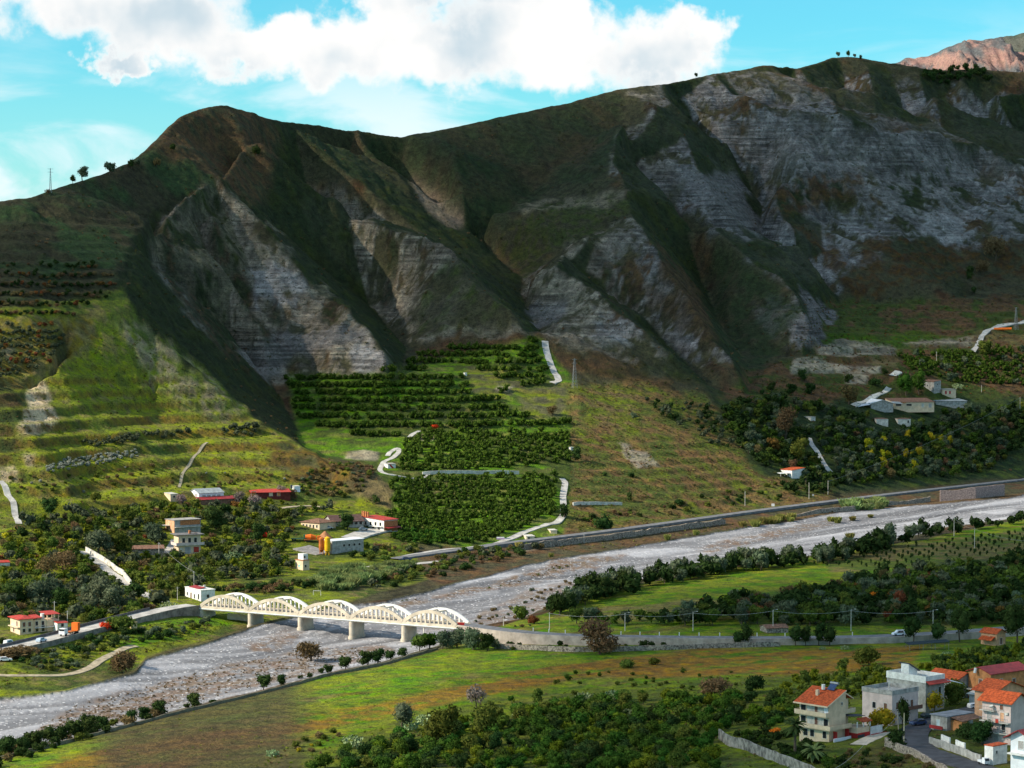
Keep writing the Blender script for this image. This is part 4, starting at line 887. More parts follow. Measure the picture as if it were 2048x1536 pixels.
# ================================================================== THE ARCH BRIDGE
LB = Vector((-112.8, 883, 0)); RB = Vector((-18.8, 829, 0)); BL = (RB - LB).length; th_b = math.atan2(RB.y - LB.y, RB.x - LB.x); ZD = 7.4
br = empty('arch_bridge', (LB.x, LB.y, ZD), th_b, 'long concrete road bridge of five tied arches over the gravel river bed', 'bridge')
WD = 8.4; SPN = BL / 5
deck = MB(); deck.box(-1, .45, -1.0, BL + 1, WD - .45, -.05).build('deck', m_conc, br)
MB().box(-1, 1.1, -.046, BL + 1, WD - 1.1, .03).build('roadway', m_asph, br)
def zground_local(x, y):
    q = Vector((LB.x, LB.y, 0)) + Matrix.Rotation(th_b, 3, 'Z') @ Vector((x, y, 0)); return float(zat(q.x, q.y)) - ZD
for side, y0 in ((0, 0.0), (1, WD - .55)):
    MB().box(-.6, y0, -1.35, BL + .6, y0 + .55, .12).build('edge_beam', m_conc, br)
    for k in range(5):
        x0 = k * SPN + .25; x1 = (k + 1) * SPN - .25; L_ = x1 - x0; n = 24; rise = 4.0
        mb = MB(); ring = []
        for i in range(n + 1):
            s_ = i / n; x = x0 + L_ * s_; z = rise * 4 * s_ * (1 - s_) + .1
            dz = rise * 4 * (1 - 2 * s_) / L_; nn = Vector((-dz, 0, 1)).normalized(); thk = 1.2 - .15 * (4 * s_ * (1 - s_))
            for yy in (y0 - .06, y0 + .66):
                ring.append((x - nn.x * thk / 2, yy, z - nn.z * thk / 2)); ring.append((x + nn.x * thk / 2, yy, z + nn.z * thk / 2))
        fs = []
        for i in range(n):
            a = i * 4; b = a + 4; fs += [(a, b, b + 1, a + 1), (a + 2, a + 3, b + 3, b + 2), (a + 1, b + 1, b + 3, a + 3), (a, a + 2, b + 2, b)]
        fs += [(0, 1, 3, 2), (n * 4, n * 4 + 2, n * 4 + 3, n * 4 + 1)]
        mA = m_conc if side == 0 else m_archw; ar = mb.add(ring, fs).build('arch', mA, br)  # far-side arches use a whiter concrete than the near-side ones
        for j in range(1, 12):
            s_ = j / 12; x = x0 + L_ * s_; z = rise * 4 * s_ * (1 - s_) - .32
            if z > .5: MB().box(x - .27, y0 + .06, .121, x + .27, y0 + .5, z + .15).build('hanger_post', mA, ar)
        # low rail between the posts
        MB().box(x0 + .8, y0 + .22, .75, x1 - .8, y0 + .34, .87).build('railing', m_conc, ar)
for k in range(5):
    for s_ in (.42, .58):
        x = (k + s_) * SPN; z = 4.0 * 4 * s_ * (1 - s_) - .05
        MB().box(x - .2, .66, z - .22, x + .2, WD - .62, z + .18).build('cross_beam', m_conc, br)
for k in range(0, 6):
    x = k * SPN; g = min(zground_local(x, 1), zground_local(x, WD - 1)) - 1.2
    if k == 5: g = -5.5
    hw = 1.0; poly = []
    for a in np.linspace(-math.pi, 0, 9): poly.append((x + hw * math.cos(a), .2 + .8 + hw * math.sin(a)))
    for a in np.linspace(0, math.pi, 9): poly.append((x + hw * math.cos(a), WD - 1.2 + hw * math.sin(a)))
    pr_ = MB().prism(poly, g, -1.352).build('pier', m_conc, br)
    poly2 = [(x + (px - x) * 1.25, (py - WD / 2) * 1.06 + WD / 2) for px, py in poly]
    MB().prism(poly2, g, g + 1.2 + 1.0).build('footing', m_conc, pr_)
MB().box(-.6, -.28, -1.05, BL + .6, -.06, -.85).build('pipe', m_whitesheet, br)
xq = 4.38 * SPN; MB().box(xq - .15, .3, zground_local(xq, .5) - 1, xq + .15, .6, -1.352).build('support_post', m_concl, br)
# red barrier at the right-hand end
tag(MB().box(*(RB.x - 1.2, RB.y + 1.0, ZD + .05), *(RB.x + 2.6, RB.y + 1.25, ZD + 1.0)).build('road_barrier', m_red), 'small red barrier panel at the right end of the arch bridge', 'barrier')

# ------------------------------------------------------------------ approach roads on walled embankments
def embank(name, label, axis_pts, width, depth, m_top, m_side, posts=None):
    """axis_pts: world points on the near edge of the roadway; the solid goes down 'depth'"""
    P_ = smooth_path([Vector(p) for p in axis_pts], 2); mbt = MB(); mbs = MB(); prev = None
    for i, p in enumerate(P_):
        t = P_[min(i + 1, len(P_) - 1)] - P_[max(i - 1, 0)]; t.z = 0; t.normalize(); n_ = Vector((-t.y, t.x, 0)) * width
        a = p; b = p + n_; g = min(p.z - 1, float(zat(p.x, p.y)) - 1.0)
        bt = len(mbt.v); mbt.v += [tuple(a + Vector((0, 0, .0))), tuple(b)]
        n1_ = n_.normalized() * .35
        bs = len(mbs.v); mbs.v += [(a.x, a.y, g), (a.x, a.y, a.z + .25), (a.x + n1_.x, a.y + n1_.y, a.z + .25), (a.x + n1_.x, a.y + n1_.y, a.z - .3), (b.x, b.y, a.z - .3), (b.x, b.y, g)]
        if prev is not None:
            mbt.f.append((prev[0], bt, bt + 1, prev[0] + 1))
            for k in range(5): mbs.f.append((prev[1] + k, prev[1] + k + 1, bs + k + 1, bs + k))
        prev = (bt, bs)
    t = mbt.build(name, m_top); t['kind'] = 'structure'
    w_ = mbs.build('retaining_wall', m_side); tag(w_, label, 'wall'); return P_
def at(u, v, z):
    a, t = pdir(u, v); D = (z - CZ) / t; return Vector((float(a * D), float(D), z))
Rr = [(RB.x, RB.y + .3, ZD + .02)] + [at(u, v, z) for u, v, z in ((1000, 1264, 7.3), (1080, 1271, 7.2), (1170, 1275, 7.0), (1300, 1277, 6.9), (1440, 1279, 6.8), (1600, 1279, 6.7), (1740, 1277, 6.6), (1840, 1273, 6.6), (2000, 1262, 7.0), (2300, 1235, 7.5))]
PR = embank('road', 'long pale stone wall carrying the road right of the arch bridge', Rr, 8.0, 6, m_asph, m_rwall)
Lr = [at(u, v, z) for u, v, z in ((-300, 1370, 5.5), (-100, 1328, 5.6), (20, 1303, 5.8), (100, 1284, 6.0), (200, 1257, 6.6), (300, 1231, 7.1), (360, 1217, 7.3))] + [(LB.x, LB.y + .2, ZD + .02)]
PL = embank('road', 'shaded concrete wall carrying the road left of the arch bridge', Lr, 8.2, 6, m_croad, m_cwall)  # the wall's shade is put into its dark concrete colour
# low wall on the far edge of the left approach
mb = MB()
for p, q in zip(PL[:-1], PL[1:]):
    t = (q - p).normalized(); n_ = Vector((-t.y, t.x, 0)) * 8.0
    if q.x > LB.x - 9: continue
    a, b = p + n_, q + n_; nn = n_.normalized() * .3
    mb.add([tuple(a), tuple(b), tuple(b + nn), tuple(a + nn), tuple(a + Vector((0, 0, .95))), tuple(b + Vector((0, 0, .95))), tuple(b + nn + Vector((0, 0, .95))), tuple(a + nn + Vector((0, 0, .95)))],
           [(0, 1, 5, 4), (4, 5, 6, 7), (2, 3, 7, 6), (3, 0, 4, 7), (1, 2, 6, 5)])
tag(mb.build('parapet_wall', mat('dark_parapet', (.13, .12, .12), scale=.6)), 'long dark parapet along the far edge of the road left of the bridge', 'wall')
# white marker posts on the far edge of the right road
post = None
def post_at(p, lab, grp):
    global post
    if post is None:
        post = MB().box(-.14, -.14, -.3, .14, .14, 1.15).build('marker_post', m_white)
        c = post
    else: c = post.copy(); C.objects.link(c)
    c.location = p; tag(c, lab, 'post', grp); return c
def along(P_, u):
    best = None
    for a, b in zip(P_[:-1], P_[1:]):
        for k in range(6):
            q = a.lerp(b, k / 6); uu, _ = proj(q.x, q.y, q.z)
            if best is None or abs(uu - u) < best[0]: best = (abs(uu - u), q, (b - a).normalized())
    return best[1], best[2]
for u in (1044, 1082, 1120, 1160, 1238, 1278, 1318, 1359, 1400, 1442, 1484, 1518, 1578, 1620, 1673, 1718):
    q, t = along(PR, u); n_ = Vector((-t.y, t.x, 0)) * 7.7
    post_at(q + n_, 'short white marker post on the far edge of the road right of the bridge', 'white posts lining the road right of the bridge')
# lower stone wall below the right approach
wall_run('stone_wall', 'low pale rubble wall at the foot of the road wall beside the green field', [(990, 1297), (1150, 1304), (1330, 1300), (1560, 1293)], 1.6, .5, m_stone, jag=.15)

# valley road upstream, farm lanes and tracks
strip('valley_road', RLINE, 6.0, m_asph, z=7, skirt_=2.2)
strip('valley_road', [(880, 1123), (830, 1128), (770, 1133), (700, 1138)], 4.5, m_croad)
strip('lane', [(786, 1117), (850, 1104), (930, 1096), (975, 1090)], 3.0, m_croad)
strip('lane', [(975, 1092), (1000, 1084), (1040, 1070), (1090, 1050), (1124, 1040), (1128, 1020), (1125, 990), (1132, 965), (1124, 957)], 3.2, m_croad)
strip('lane', [(1090, 682), (1092, 700), (1100, 725), (1108, 745), (1116, 755), (1118, 762), (1104, 766)], 4.0, m_croad)
strip('lane', [(775, 912), (796, 890), (799, 905), (788, 914), (765, 925), (758, 938), (766, 948), (800, 953), (860, 949)], 2.6, m_croad)
strip('lane', [(818, 875), (840, 862)], 2.5, m_croad)
strip('lane', [(1618, 876), (1622, 888), (1634, 902), (1640, 915), (1650, 932), (1664, 948), (1680, 958)], 3.2, m_croad)
strip('lane', [(1706, 812), (1740, 800), (1765, 786), (1778, 777)], 3.5, m_concl)
strip('lane', [(1785, 752), (1797, 742)], 5, m_concl)
strip('lane', [(1946, 704), (1958, 686), (1966, 668), (1990, 655), (2020, 648), (2060, 640)], 3.5, m_croad)
strip('lane', [(0, 962), (15, 985), (28, 1005), (30, 1030), (38, 1048)], 2.8, m_croad)
strip('lane', [(165, 1103), (190, 1120), (215, 1140), (240, 1158), (262, 1175), (290, 1190), (330, 1204)], 4.5, m_croad)
strip('track', [(-40, 1348), (60, 1352), (130, 1352), (180, 1338), (205, 1318), (235, 1302), (270, 1292)], 3.0, m_dirt)
strip('track', [(535, 1021), (580, 1014), (620, 1011), (655, 1016)], 2.4, m_dirt)
strip('track', [(358, 975), (362, 955), (375, 935), (395, 905), (415, 885)], 1.3, mat('gully_stones', (.36, .31, .22), scale=1))
strip('yard', [(700, 1078), (730, 1066), (770, 1058)], 9, m_croad)
strip('yard', [(602, 1095), (625, 1102), (650, 1108)], 10, mat('yard_concrete', (.30, .28, .27), scale=.5))
strip('lane', [(335, 1108), (345, 1092), (352, 1080)], 4, m_croad)
strip('street', [(2010, 1400), (1975, 1413), (1920, 1430), (1860, 1444), (1828, 1460), (1822, 1482), (1845, 1502), (1900, 1520), (1960, 1538), (2010, 1560)], 7.5, m_darkasph, lift=.2)
strip('driveway', [(1716, 1490), (1740, 1478), (1765, 1466)], 4, m_conc)

# ------------------------------------------------------------------ walls across the valley
wall_run('retaining_wall', 'long cream retaining wall with the lane below it, between two orchard blocks', [(845, 950), (930, 947), (1038, 948)], 1.6, .6, m_concl)
wall_run('retaining_wall', 'short pale concrete wall on the slope right of the lower orchard', [(1146, 1011), (1200, 1009), (1244, 1010)], 1.5, .6, m_concl)
wall_run('retaining_wall', 'tall pinkish block wall holding the valley road above the river at far right', [(1880, 1003), (1950, 997), (2008, 991)], 6.3, 1.0, m_pstone)
wall_run('retaining_wall', 'low grey river wall behind the yellow reeds, left of the pink block wall', [(1560, 1040), (1700, 1022), (1860, 1003)], lambda s_: 2.2 + .6 * s_, .8, m_stone, jag=.2)
wall_run('retaining_wall', 'rough stone bank under the valley road across the middle of the river', [(1040, 1100), (1200, 1082), (1330, 1064), (1450, 1048)], 2.6, .8, m_stone, jag=.4)
wall_run('retaining_wall', 'sunlit pale wall curving beside the lane above the red roofed house group', [(172, 1104), (190, 1114), (222, 1134), (245, 1150), (262, 1172)], 2.2, .5, m_concl)
wall_run('stone_wall', 'broken stone wall in the scrub left of the curving lane', [(140, 1153), (158, 1165), (166, 1171)], 1.6, .5, m_stone, jag=.3)
wall_run('stone_wall', 'grey concrete wall around the palm garden at the lower right', [(1438, 1478), (1452, 1489), (1500, 1504), (1550, 1523), (1592, 1540), (1640, 1560)], lambda s_: 2.6 - .4 * s_, .3, mat('stained_grey_wall', (.30, .28, .25), scale=.6, var=.5), jag=.15)
wall_run('stone_wall', 'rough rubble wall on the near side of the dark street', [(1771, 1492), (1790, 1500), (1825, 1511), (1845, 1522), (1875, 1536), (1900, 1548)], lambda s_: 2.0 - 1.0 * s_, .5, m_stone, jag=.2)
wall_run('garden_wall', 'grey wall of the shed garden along the far side of the street', [(1859, 1488), (1885, 1496), (1925, 1511), (1962, 1525)], 1.7, .35, m_grey, jag=.08)
wall_run('garden_wall', 'white capped section of wall in front of the dark garden tree', [(1883, 1490), (1900, 1497)], 2.5, .3, m_white)
wall_run('garden_wall', 'second white section of wall, right of the brown gate', [(1912, 1501), (1930, 1508)], 2.5, .3, m_white)
wall_run('garden_wall', 'low dark boundary wall between the river bed and the green field', [(u, v + 8) for u, v in FB[1:14]], .9, .35, mat('mossy_wall', (.20, .18, .12), scale=.8), jag=.15)
wall_run('retaining_wall', 'small pale abutment wall by the gap in the left meadow bank', [(455, 1238), (500, 1244), (508, 1236)], 2.2, .5, m_conc)

# ------------------------------------------------------------------ vehicles and street furniture
def car(name, label, cat, loc, rz, m, L_=4.2, W_=1.7, H_=1.45, style='hatch', group=None):
    t = empty(name, loc, rz, label, cat, group)
    prof = {'hatch': [(-2.1, .35), (-2.1, .85), (-1.9, 1.0), (-1.55, 1.42), (.25, 1.45), (1.0, .98), (1.95, .85), (2.1, .6), (2.1, .35)],
            'van': [(-2.1, .35), (-2.1, 1.8), (-2.0, 1.85), (.5, 1.85), (1.05, 1.15), (1.95, .95), (2.1, .6), (2.1, .35)],
            'wagon': [(-2.1, .35), (-2.15, .9), (-2.0, 1.40), (.2, 1.45), (.95, .98), (1.95, .85), (2.1, .6), (2.1, .35)]}[style]
    k = L_ / 4.2; mb = MB(); n = len(prof); vs = []
    for i, (x, z) in enumerate(prof):
        tz = max(0, z - .95); y = W_ / 2 - tz * .28
        vs += [(x * k, -y, z), (x * k, y, z)]
    fs = [(2 * i, 2 * ((i + 1) % n), 2 * ((i + 1) % n) + 1, 2 * i + 1) for i in range(n)] + [tuple(2 * i for i in range(n))[::-1], tuple(2 * i + 1 for i in range(n))]
    mb.add(vs, fs).build('body', m, t)
    g = MB(); 
    hh = 1.36 if style != 'van' else 1.72
    for s_ in (-1, 1):
        yb = W_ / 2 - .02; yt = W_ / 2 - (hh - .95) * .28 + .02
        g.add([(-1.6 * k, s_ * (yb + .02), .98), (.75 * k, s_ * (yb + .02), .98), (.2 * k, s_ * yt, hh), (-1.4 * k, s_ * yt, hh)], [(0, 1, 2, 3) if s_ < 0 else (3, 2, 1, 0)])
    x1 = .27 if style != 'van' else .52; zt = 1.43 if style != 'van' else 1.80
    g.add([(1.02 * k, -W_ / 2 + .12, 1.0), (1.02 * k, W_ / 2 - .12, 1.0), (x1 * k + .02, W_ / 2 - .22, zt), (x1 * k + .02, -W_ / 2 + .22, zt)], [(0, 1, 2, 3)])
    g.build('windows', m_glass, t)
    for sx_ in (-1.3, 1.3):
        for sy_ in (-1, 1):
            MB().tube((sx_ * k, sy_ * (W_ / 2 - .2), .32), (sx_ * k, sy_ * (W_ / 2 + .02), .32), .32, n=10).build('wheel', m_black, t)
    return t
m_cw = mat('white_car_paint', (.80, .80, .82), rough=.25, var=.03, spec=.5); m_cb = mat('dark_blue_car_paint', (.035, .06, .14), rough=.2, var=.05, spec=.5); m_cs = mat('silver_car_paint', (.45, .47, .50), rough=.25, var=.04, spec=.5, metal=.3); m_cd = mat('dark_green_car_paint', (.03, .05, .05), rough=.25, var=.05, spec=.5)
q, t = along(PR, 1806); car('van', 'small white van driving on the road right of the bridge', 'van', q + Vector((-t.y, t.x, 0)) * 4 + Vector((0, 0, .02)), math.pi + math.atan2(t.y, t.x), m_cw, style='van')
car('car', 'white estate car parked at the end of the dark street', 'car', hit(1952, 1419) + Vector((0, 0, .25)), R(20), m_cw, style='wagon')
car('car', 'dark blue car with shiny bonnet parked under the conifer', 'car', hit(1836, 1452) + Vector((0, 0, .25)), R(208), m_cb)
car('car', 'dark car half hidden behind the blue car, under the yellowish tree', 'car', hit(1858, 1438) + Vector((0, 0, .25)), R(30), m_cd)
car('car', 'dark car on the pale road end above the reeds', 'car', hit(814, 1121) + Vector((0, 0, .12)), R(12), m_cb)
car('car', 'silver car parked in front of the brown roofed hall', 'car', hit(657, 1058) + Vector((0, 0, .1)), R(10), m_cs)
car('car', 'second silver car, left of the dark yard tree', 'car', hit(648, 1054) + Vector((0, 0, .1)), R(100), m_cs)
car('car', 'silver car parked before the unfinished red roofed building', 'car', hit(727, 1061) + Vector((0, 0, .1)), R(15), m_cs)
q, t = along(PL, 66); car('van', 'white van parked below the red roofed house by the left road', 'van', q + Vector((-t.y, t.x, 0)) * 9.5 + Vector((0, 0, -.3)), math.atan2(t.y, t.x), m_cw, style='van', L_=4.6)
q, t = along(PL, 96); car('car', 'pale blue car driving on the road at far left', 'car', q + Vector((-t.y, t.x, 0)) * 2.5 + Vector((0, 0, .02)), math.atan2(t.y, t.x), mat('pale_blue_car_paint', (.5, .6, .72), rough=.25, spec=.5))
car('car', 'white car parked in the allotments at the left edge', 'car', hit(11, 1323) + Vector((0, 0, .1)), R(14), m_cw, style='wagon')
def truck(name, label, u, v, rz, cabm, bedm, load=None, L_=7.5, loc=None):
    p = loc or hit(u, v) + Vector((0, 0, .12)); t = empty(name, p, rz, label, 'truck')
    k = L_ / 7.5
    cab = MB(); cab.add([(2.0 * k, -1.1, .7), (3.7 * k, -1.1, .7), (3.7 * k, -1.1, 1.7), (3.45 * k, -1.05, 2.6), (2.0 * k, -1.05, 2.6), (2.0 * k, 1.1, .7), (3.7 * k, 1.1, .7), (3.7 * k, 1.1, 1.7), (3.45 * k, 1.05, 2.6), (2.0 * k, 1.05, 2.6)],
            [(0, 1, 2, 3, 4), (9, 8, 7, 6, 5), (1, 6, 7, 2), (2, 7, 8, 3), (3, 8, 9, 4), (4, 9, 5, 0), (0, 5, 6, 1)]); cab = cab.build('cab', cabm, t)
    MB().box(3.42 * k, -.95, 1.75, 3.72 * k, .95, 2.45).build('windscreen', m_glass, cab)
    MB().box(-3.7 * k, -1.2, .85, 1.9 * k, 1.2, 1.1).build('bed', bedm, t)
    for x in (-2.8, -1.7, 2.8):
        for y in (-1, 1): MB().tube((x * k, y * .8, .48), (x * k, y * 1.15, .48), .48, n=10).build('wheel', m_black, t)
    if load: load(t, k)
    return t
def load_panel(t, k): MB().box(-3.75 * k, -1.2, 1.1, -2.6 * k, 1.2, 3.6).build('tail_panel', m_tank, t)
def load_mixer(t, k):
    mb = MB(); mb.tube((-3.2 * k, 0, 2.4), (-.8 * k, 0, 2.2), .7, 1.3, 10); mb.tube((-.8 * k, 0, 2.2), (1.5 * k, 0, 1.9), 1.3, .8, 10); mb.build('mixer_drum', m_tank, t)
q, t = along(PL, 150); truck('flatbed_truck', 'flatbed truck with an upright orange tail panel on the left road', 0, 0, math.atan2(t.y, t.x) + math.pi, m_cw, m_rust, load_panel, 9.5, q + Vector((-t.y, t.x, 0)) * 2.4 + Vector((0, 0, .02)))
truck('mixer_truck', 'orange concrete mixer truck left of the two silos', 625, 1084, R(8), m_tank, m_rust, load_mixer)
truck('flatbed_truck', 'dark green empty flatbed behind the orange mixer truck', 598, 1082, R(6), mat('green_truck_paint', (.05, .16, .09), scale=1), mat('green_bed', (.04, .12, .07), scale=1))
p = hit(1968, 1531); t = empty('small_truck', p + Vector((0, 0, .2)), R(-70), 'little white three wheeled truck beside the low white hut', 'truck')
MB().add([(.2, -.7, .4), (1.4, -.7, .4), (1.4, -.65, 1.0), (1.1, -.6, 1.65), (.2, -.6, 1.65), (.2, .7, .4), (1.4, .7, .4), (1.4, .65, 1.0), (1.1, .6, 1.65), (.2, .6, 1.65)], [(0, 1, 2, 3, 4), (9, 8, 7, 6, 5), (1, 6, 7, 2), (2, 7, 8, 3), (3, 8, 9, 4), (4, 9, 5, 0), (0, 5, 6, 1)]).build('cab', m_cw, t)
MB().add([(1.41, -.55, 1.02), (1.41, .55, 1.02), (1.13, .5, 1.58), (1.13, -.5, 1.58)], [(0, 1, 2, 3)]).build('windscreen', m_glass, t)
MB().box(-1.5, -.75, .5, .15, .75, .95).build('bed', m_cw, t)
for x, y in ((1.0, 0), (-1.0, -.6), (-1.0, .6)): MB().tube((x, y - .1, .25), (x, y + .1, .25), .25, n=10).build('wheel', m_black, t)

def utility_pole(u, v, h, label, m=None, arm=1, r=.14, name='utility_pole', lean=0):
    p = hit(u, v); t = empty(name, p, 0, label, 'pole')
    MB().tube((0, 0, -.5), (lean, 0, h), r, r * .6, 7).build('pole', m or m_concl, t)
    if arm == 1: MB().box(lean * .95 - .7, -.05, h - .5, lean * .95 + .7, .05, h - .4).build('crossarm', m_metal, t)
    if arm == 2:
        MB().tube((0, 0, h - .1), (1.2, -.3, h + .15), .05, n=5).build('lamp_arm', m_metal, t); MB().box(1.0, -.45, h + .1, 1.6, -.15, h + .22).build('lamp_head', m_frame, t)
    return t
utility_pole(1799, 1487, 7.6, 'weathered timber pole, left of the pair at the street corner', m_wood, lean=-.5, r=.17)
utility_pole(1808, 1489, 7.4, 'pale concrete pole, right of the pair at the street corner', mat('cream_pole', (.60, .52, .34)), arm=0, r=.16)
for u, v, h, l, a in ((1099, 1259, 6.0, 'thin pale utility pole behind the start of the right approach road', 1), (1250, 1262, 6.2, 'grey pole by the road just right of the big bare tree', 2), (1386, 1262, 6.6, 'street lamp pole left of the stone hut by the road', 2), (1546, 1264, 7.6, 'street lamp pole at the roadside right of the stone hut', 2), (1702, 1262, 7.4, 'street lamp pole on the road left of the white van', 2), (1866, 1262, 7.2, 'street lamp pole on the road right of the white van', 2),
                      (109, 1245, 7.5, 'tall pole behind the right end of the red roofed house', 1), (135, 1256, 6.0, 'cream pole beside the left road right of the red roofed house', 1), (297, 1210, 5.5, 'street lamp beside the road left of the bridge', 2), (355, 1200, 5.0, 'pole by the road left of the white bridge house', 1), (388, 1178, 7.0, 'white pole behind the white bridge house', 1),
                      (318, 1120, 7.5, 'pole on the slope below the grey balconied house', 1), (187, 1083, 3.5, 'short white post in the dark trees left', 0), (1490, 1012, 8.0, 'tall pole on the slope above the valley road', 0), (1618, 998, 9.0, 'tall pole by the valley road under the white farmhouse', 0), (1656, 990, 8.0, 'second tall pole by the valley road, right of the farmhouse', 0),
                      (1873, 724, 7.0, 'concrete pole on the terrace above the farm sheds', 1), (1963, 785, 5.0, 'pole standing in the citrus right of the low farmhouse', 0), (2040, 828, 11.0, 'tall wooden pole at the right edge above the wooded bank', 1), (1908, 1072, 9.0, 'pole beside the river hedge at right', 1), (1949, 1096, 9.0, 'pole among the young saplings at right', 1), (1700, 1262, 0.1, '', 0),
                      (1270, 1185, 5.5, 'grey pole at the river edge left of the tall hedge', 0), (1007, 1252, 3.5, 'slim road sign post near the right end of the bridge', 0), (1168, 1086, 4.0, 'pole beside the purple sign at the foot of the orchard', 0)):
    if h > .5: utility_pole(u, v, h, l, arm=a)
def cable(name, label, pts, sag, r=.035, n=14):
    mb = MB()
    for a, b in zip(pts[:-1], pts[1:]):
        a = Vector(a); b = Vector(b); pr_ = a
        for k in range(1, n + 1):
            s_ = k / n; q = a.lerp(b, s_); q.z -= sag * 4 * s_ * (1 - s_); mb.tube(pr_, q, r, n=3, cap=False); pr_ = q
    tag(mb.build(name, m_wire), label, 'cable')
m_wire = mat('aluminium_cable', (.42, .42, .42), scale=3)
def top(u, v, h): return hit(u, v) + Vector((0, 0, h))
cable('cable', 'pale sagging cable along the road right of the bridge', [top(1099, 1259, 5.6), top(1250, 1262, 5.8), top(1386, 1262, 6.2), top(1546, 1264, 7.2), top(1702, 1262, 7.0), top(1866, 1262, 6.9)], 1.0, .05)
cable('cable', 'cable running down from the grey balconied house to the bridge house pole', [top(318, 1120, 7.2), top(388, 1178, 6.8)], 1.2, .04)
cable('cable', 'cable slung across the wooded bank at right', [top(1656, 990, 7.5), top(2040, 828, 10.5)], 3.0, .05)
cable('cable', 'cable falling from the hedge pole past the sapling pole', [top(1870, 1060, 12), top(1908, 1072, 8.6), top(1949, 1096, 8.6), top(2060, 1120, 8.0)], 1.0, .04)
cable('cable', 'cables from the street corner poles towards the lower left', [top(1799, 1487, 7.2), top(1735, 1535, 6.0), top(1660, 1600, 6)], .8, .03)
def pylon(u, v, h, w, label):
    p = hit(u, v); t = empty('pylon', p, R(20), label, 'pylon'); mb = MB(); tw = w * .16
    n = 9
    def c(i, k):
        s_ = i / n; ww = (w * (1 - s_) + tw * s_) / 2; return (ww * (1 if k in (0, 1) else -1), ww * (1 if k in (0, 3) else -1), h * s_)
    for k in range(4):
        mb.tube(c(0, k), c(n, k), .09, n=4)
        for i in range(n): mb.tube(c(i, k), c(i + 1, (k + 1) % 4), .05, n=3); mb.tube(c(i + 1, k), c(i + 1, (k + 1) % 4), .04, n=3)
    mb.build('lattice_mast', m_metal, t)
    for zz in (h * .84, h * .97): MB().box(-1.6, -.08, zz, 1.6, .08, zz + .14).build('crossarm', m_metal, t)
pylon(1149, 776, 17, 2.6, 'grey lattice pylon standing on the grassy knoll beside the upper orchard'); pylon(2032, 660, 16, 2.4, 'lattice pylon at the right edge behind the orange tarpaulin'); pylon(101, 386, 14, 1.2, 'distant thin lattice mast on the left skyline')
# goal, signs
p = hit(634, 1191); t = empty('football_goal', p, R(-12), 'small white football goal on the rough pitch behind the bridge', 'goal'); t.scale = (.68, .68, .8)
for x in (-2.2, 2.2): MB().tube((x, 0, -.2), (x, 0, 2.3), .09).build('goal_post', m_white, t); MB().tube((x, 0, 2.3), (x, 1.5, 0), .05).build('stay', m_white, t)
MB().tube((-2.2, 0, 2.3), (2.2, 0, 2.3), .09).build('crossbar', m_white, t)
def sign(u, v, w, h, m, label, hp=1.2, rz=0):
    p = hit(u, v); t = empty('sign', p, rz, label, 'sign')
    MB().tube((0, .05, -.3), (0, .05, hp + h), .05).build('post', m_metal, t); MB().box(-w / 2, -.04, hp, w / 2, 0, hp + h).build('panel', m, t)
sign(1546, 1017, 1.6, 1.4, m_white, 'blank white square sign beside the valley road'); sign(1626, 996, .9, .9, m_cs, 'small round-looking pale sign by the two tall poles'); sign(1001, 1084, 3.6, 1.2, m_white, 'white and purple board at the foot of the lower orchard')
MBs = MB().box(-1.8, -.05, 0, 1.8, -.041, .42); o = MBs.build('sign_stripe', mat('purple_paint', (.30, .08, .40))); o.parent = [x for x in bpy.data.objects if x.name.startswith('sign') and x.type == 'EMPTY' and 'purple' in x.get('label', '')][0]; o.location = (0, 0, 1.3)
# silos
def silo(u, v, h, r, m, label):
    p = hit(u, v); t = empty('silo', p, 0, label, 'silo'); n = 16
    MB().tube((0, 0, 1.9), (0, 0, h - .5), r, n=n).build('barrel', m, t); MB().tube((0, 0, h - .5), (0, 0, h), r, r * .35, n).build('dome', m, t); MB().tube((0, 0, .7), (0, 0, 1.9), .25, r, n).build('hopper', m, t)
    for a in range(4): q = (r * .85 * math.cos(a * math.pi / 2 + .7), r * .85 * math.sin(a * math.pi / 2 + .7)); MB().tube((q[0], q[1], -.5), (q[0], q[1], 2.2), .1).build('leg', m, t)
    mb = MB()
    for z in np.arange(2.6, h - .6, 1.1): mb.tube((0, 0, z), (0, 0, z + .1), r + .04, n=n)
    mb.build('hoop', m, t)
silo(643, 1108, 7.4, 1.15, m_rust, 'rusty orange silo, left one of the pair beside the white roofed shed'); silo(655, 1110, 8.0, 1.25, m_yel, 'bright yellow silo beside the white roofed shed')
# ------------------------------------------------------------------ buildings
S_ = m_shut; GS = m_gshut
# three storey cream villa with balconies (lower right)
rz = R(43); p = hit(1658, 1484); vl = empty('villa', p, rz, 'three storey cream villa with terracotta roof and rounded balconies beside the palms', 'house')
w, d, fh = 9.6, 9.2, 3.05; h = 3 * fh
MB().box(0, 0, -2, 6.2, d, h).add([(0, 0, h - .001), (6.2, 0, h - .001), (6.2, 0, h + 2.2), (5.4, 0, h + 2.5), (0, d, h - .001), (6.2, d, h - .001), (6.2, d, h + 2.2), (5.4, d, h + 2.5)], [(0, 1, 2, 3), (7, 6, 5, 4), (1, 5, 6, 2), (2, 6, 7, 3), (3, 7, 4, 0)]).build('wall', m_cream, vl)
MB().box(6.205, 2.0, -2, w, d, h).build('wall', m_cream, vl)
rf = MB().slab([(-1.5, -.7, h - .45), (5.6, -.7, h + 2.75), (5.6, d + .7, h + 2.75), (-1.5, d + .7, h - .45)], .2).slab([(5.61, 1.2, h + 2.7), (w + 1.0, 1.2, h + .1), (w + 1.0, d + .7, h + .1), (5.61, d + .7, h + 2.7)], .2).build('roof', m_terra, vl)
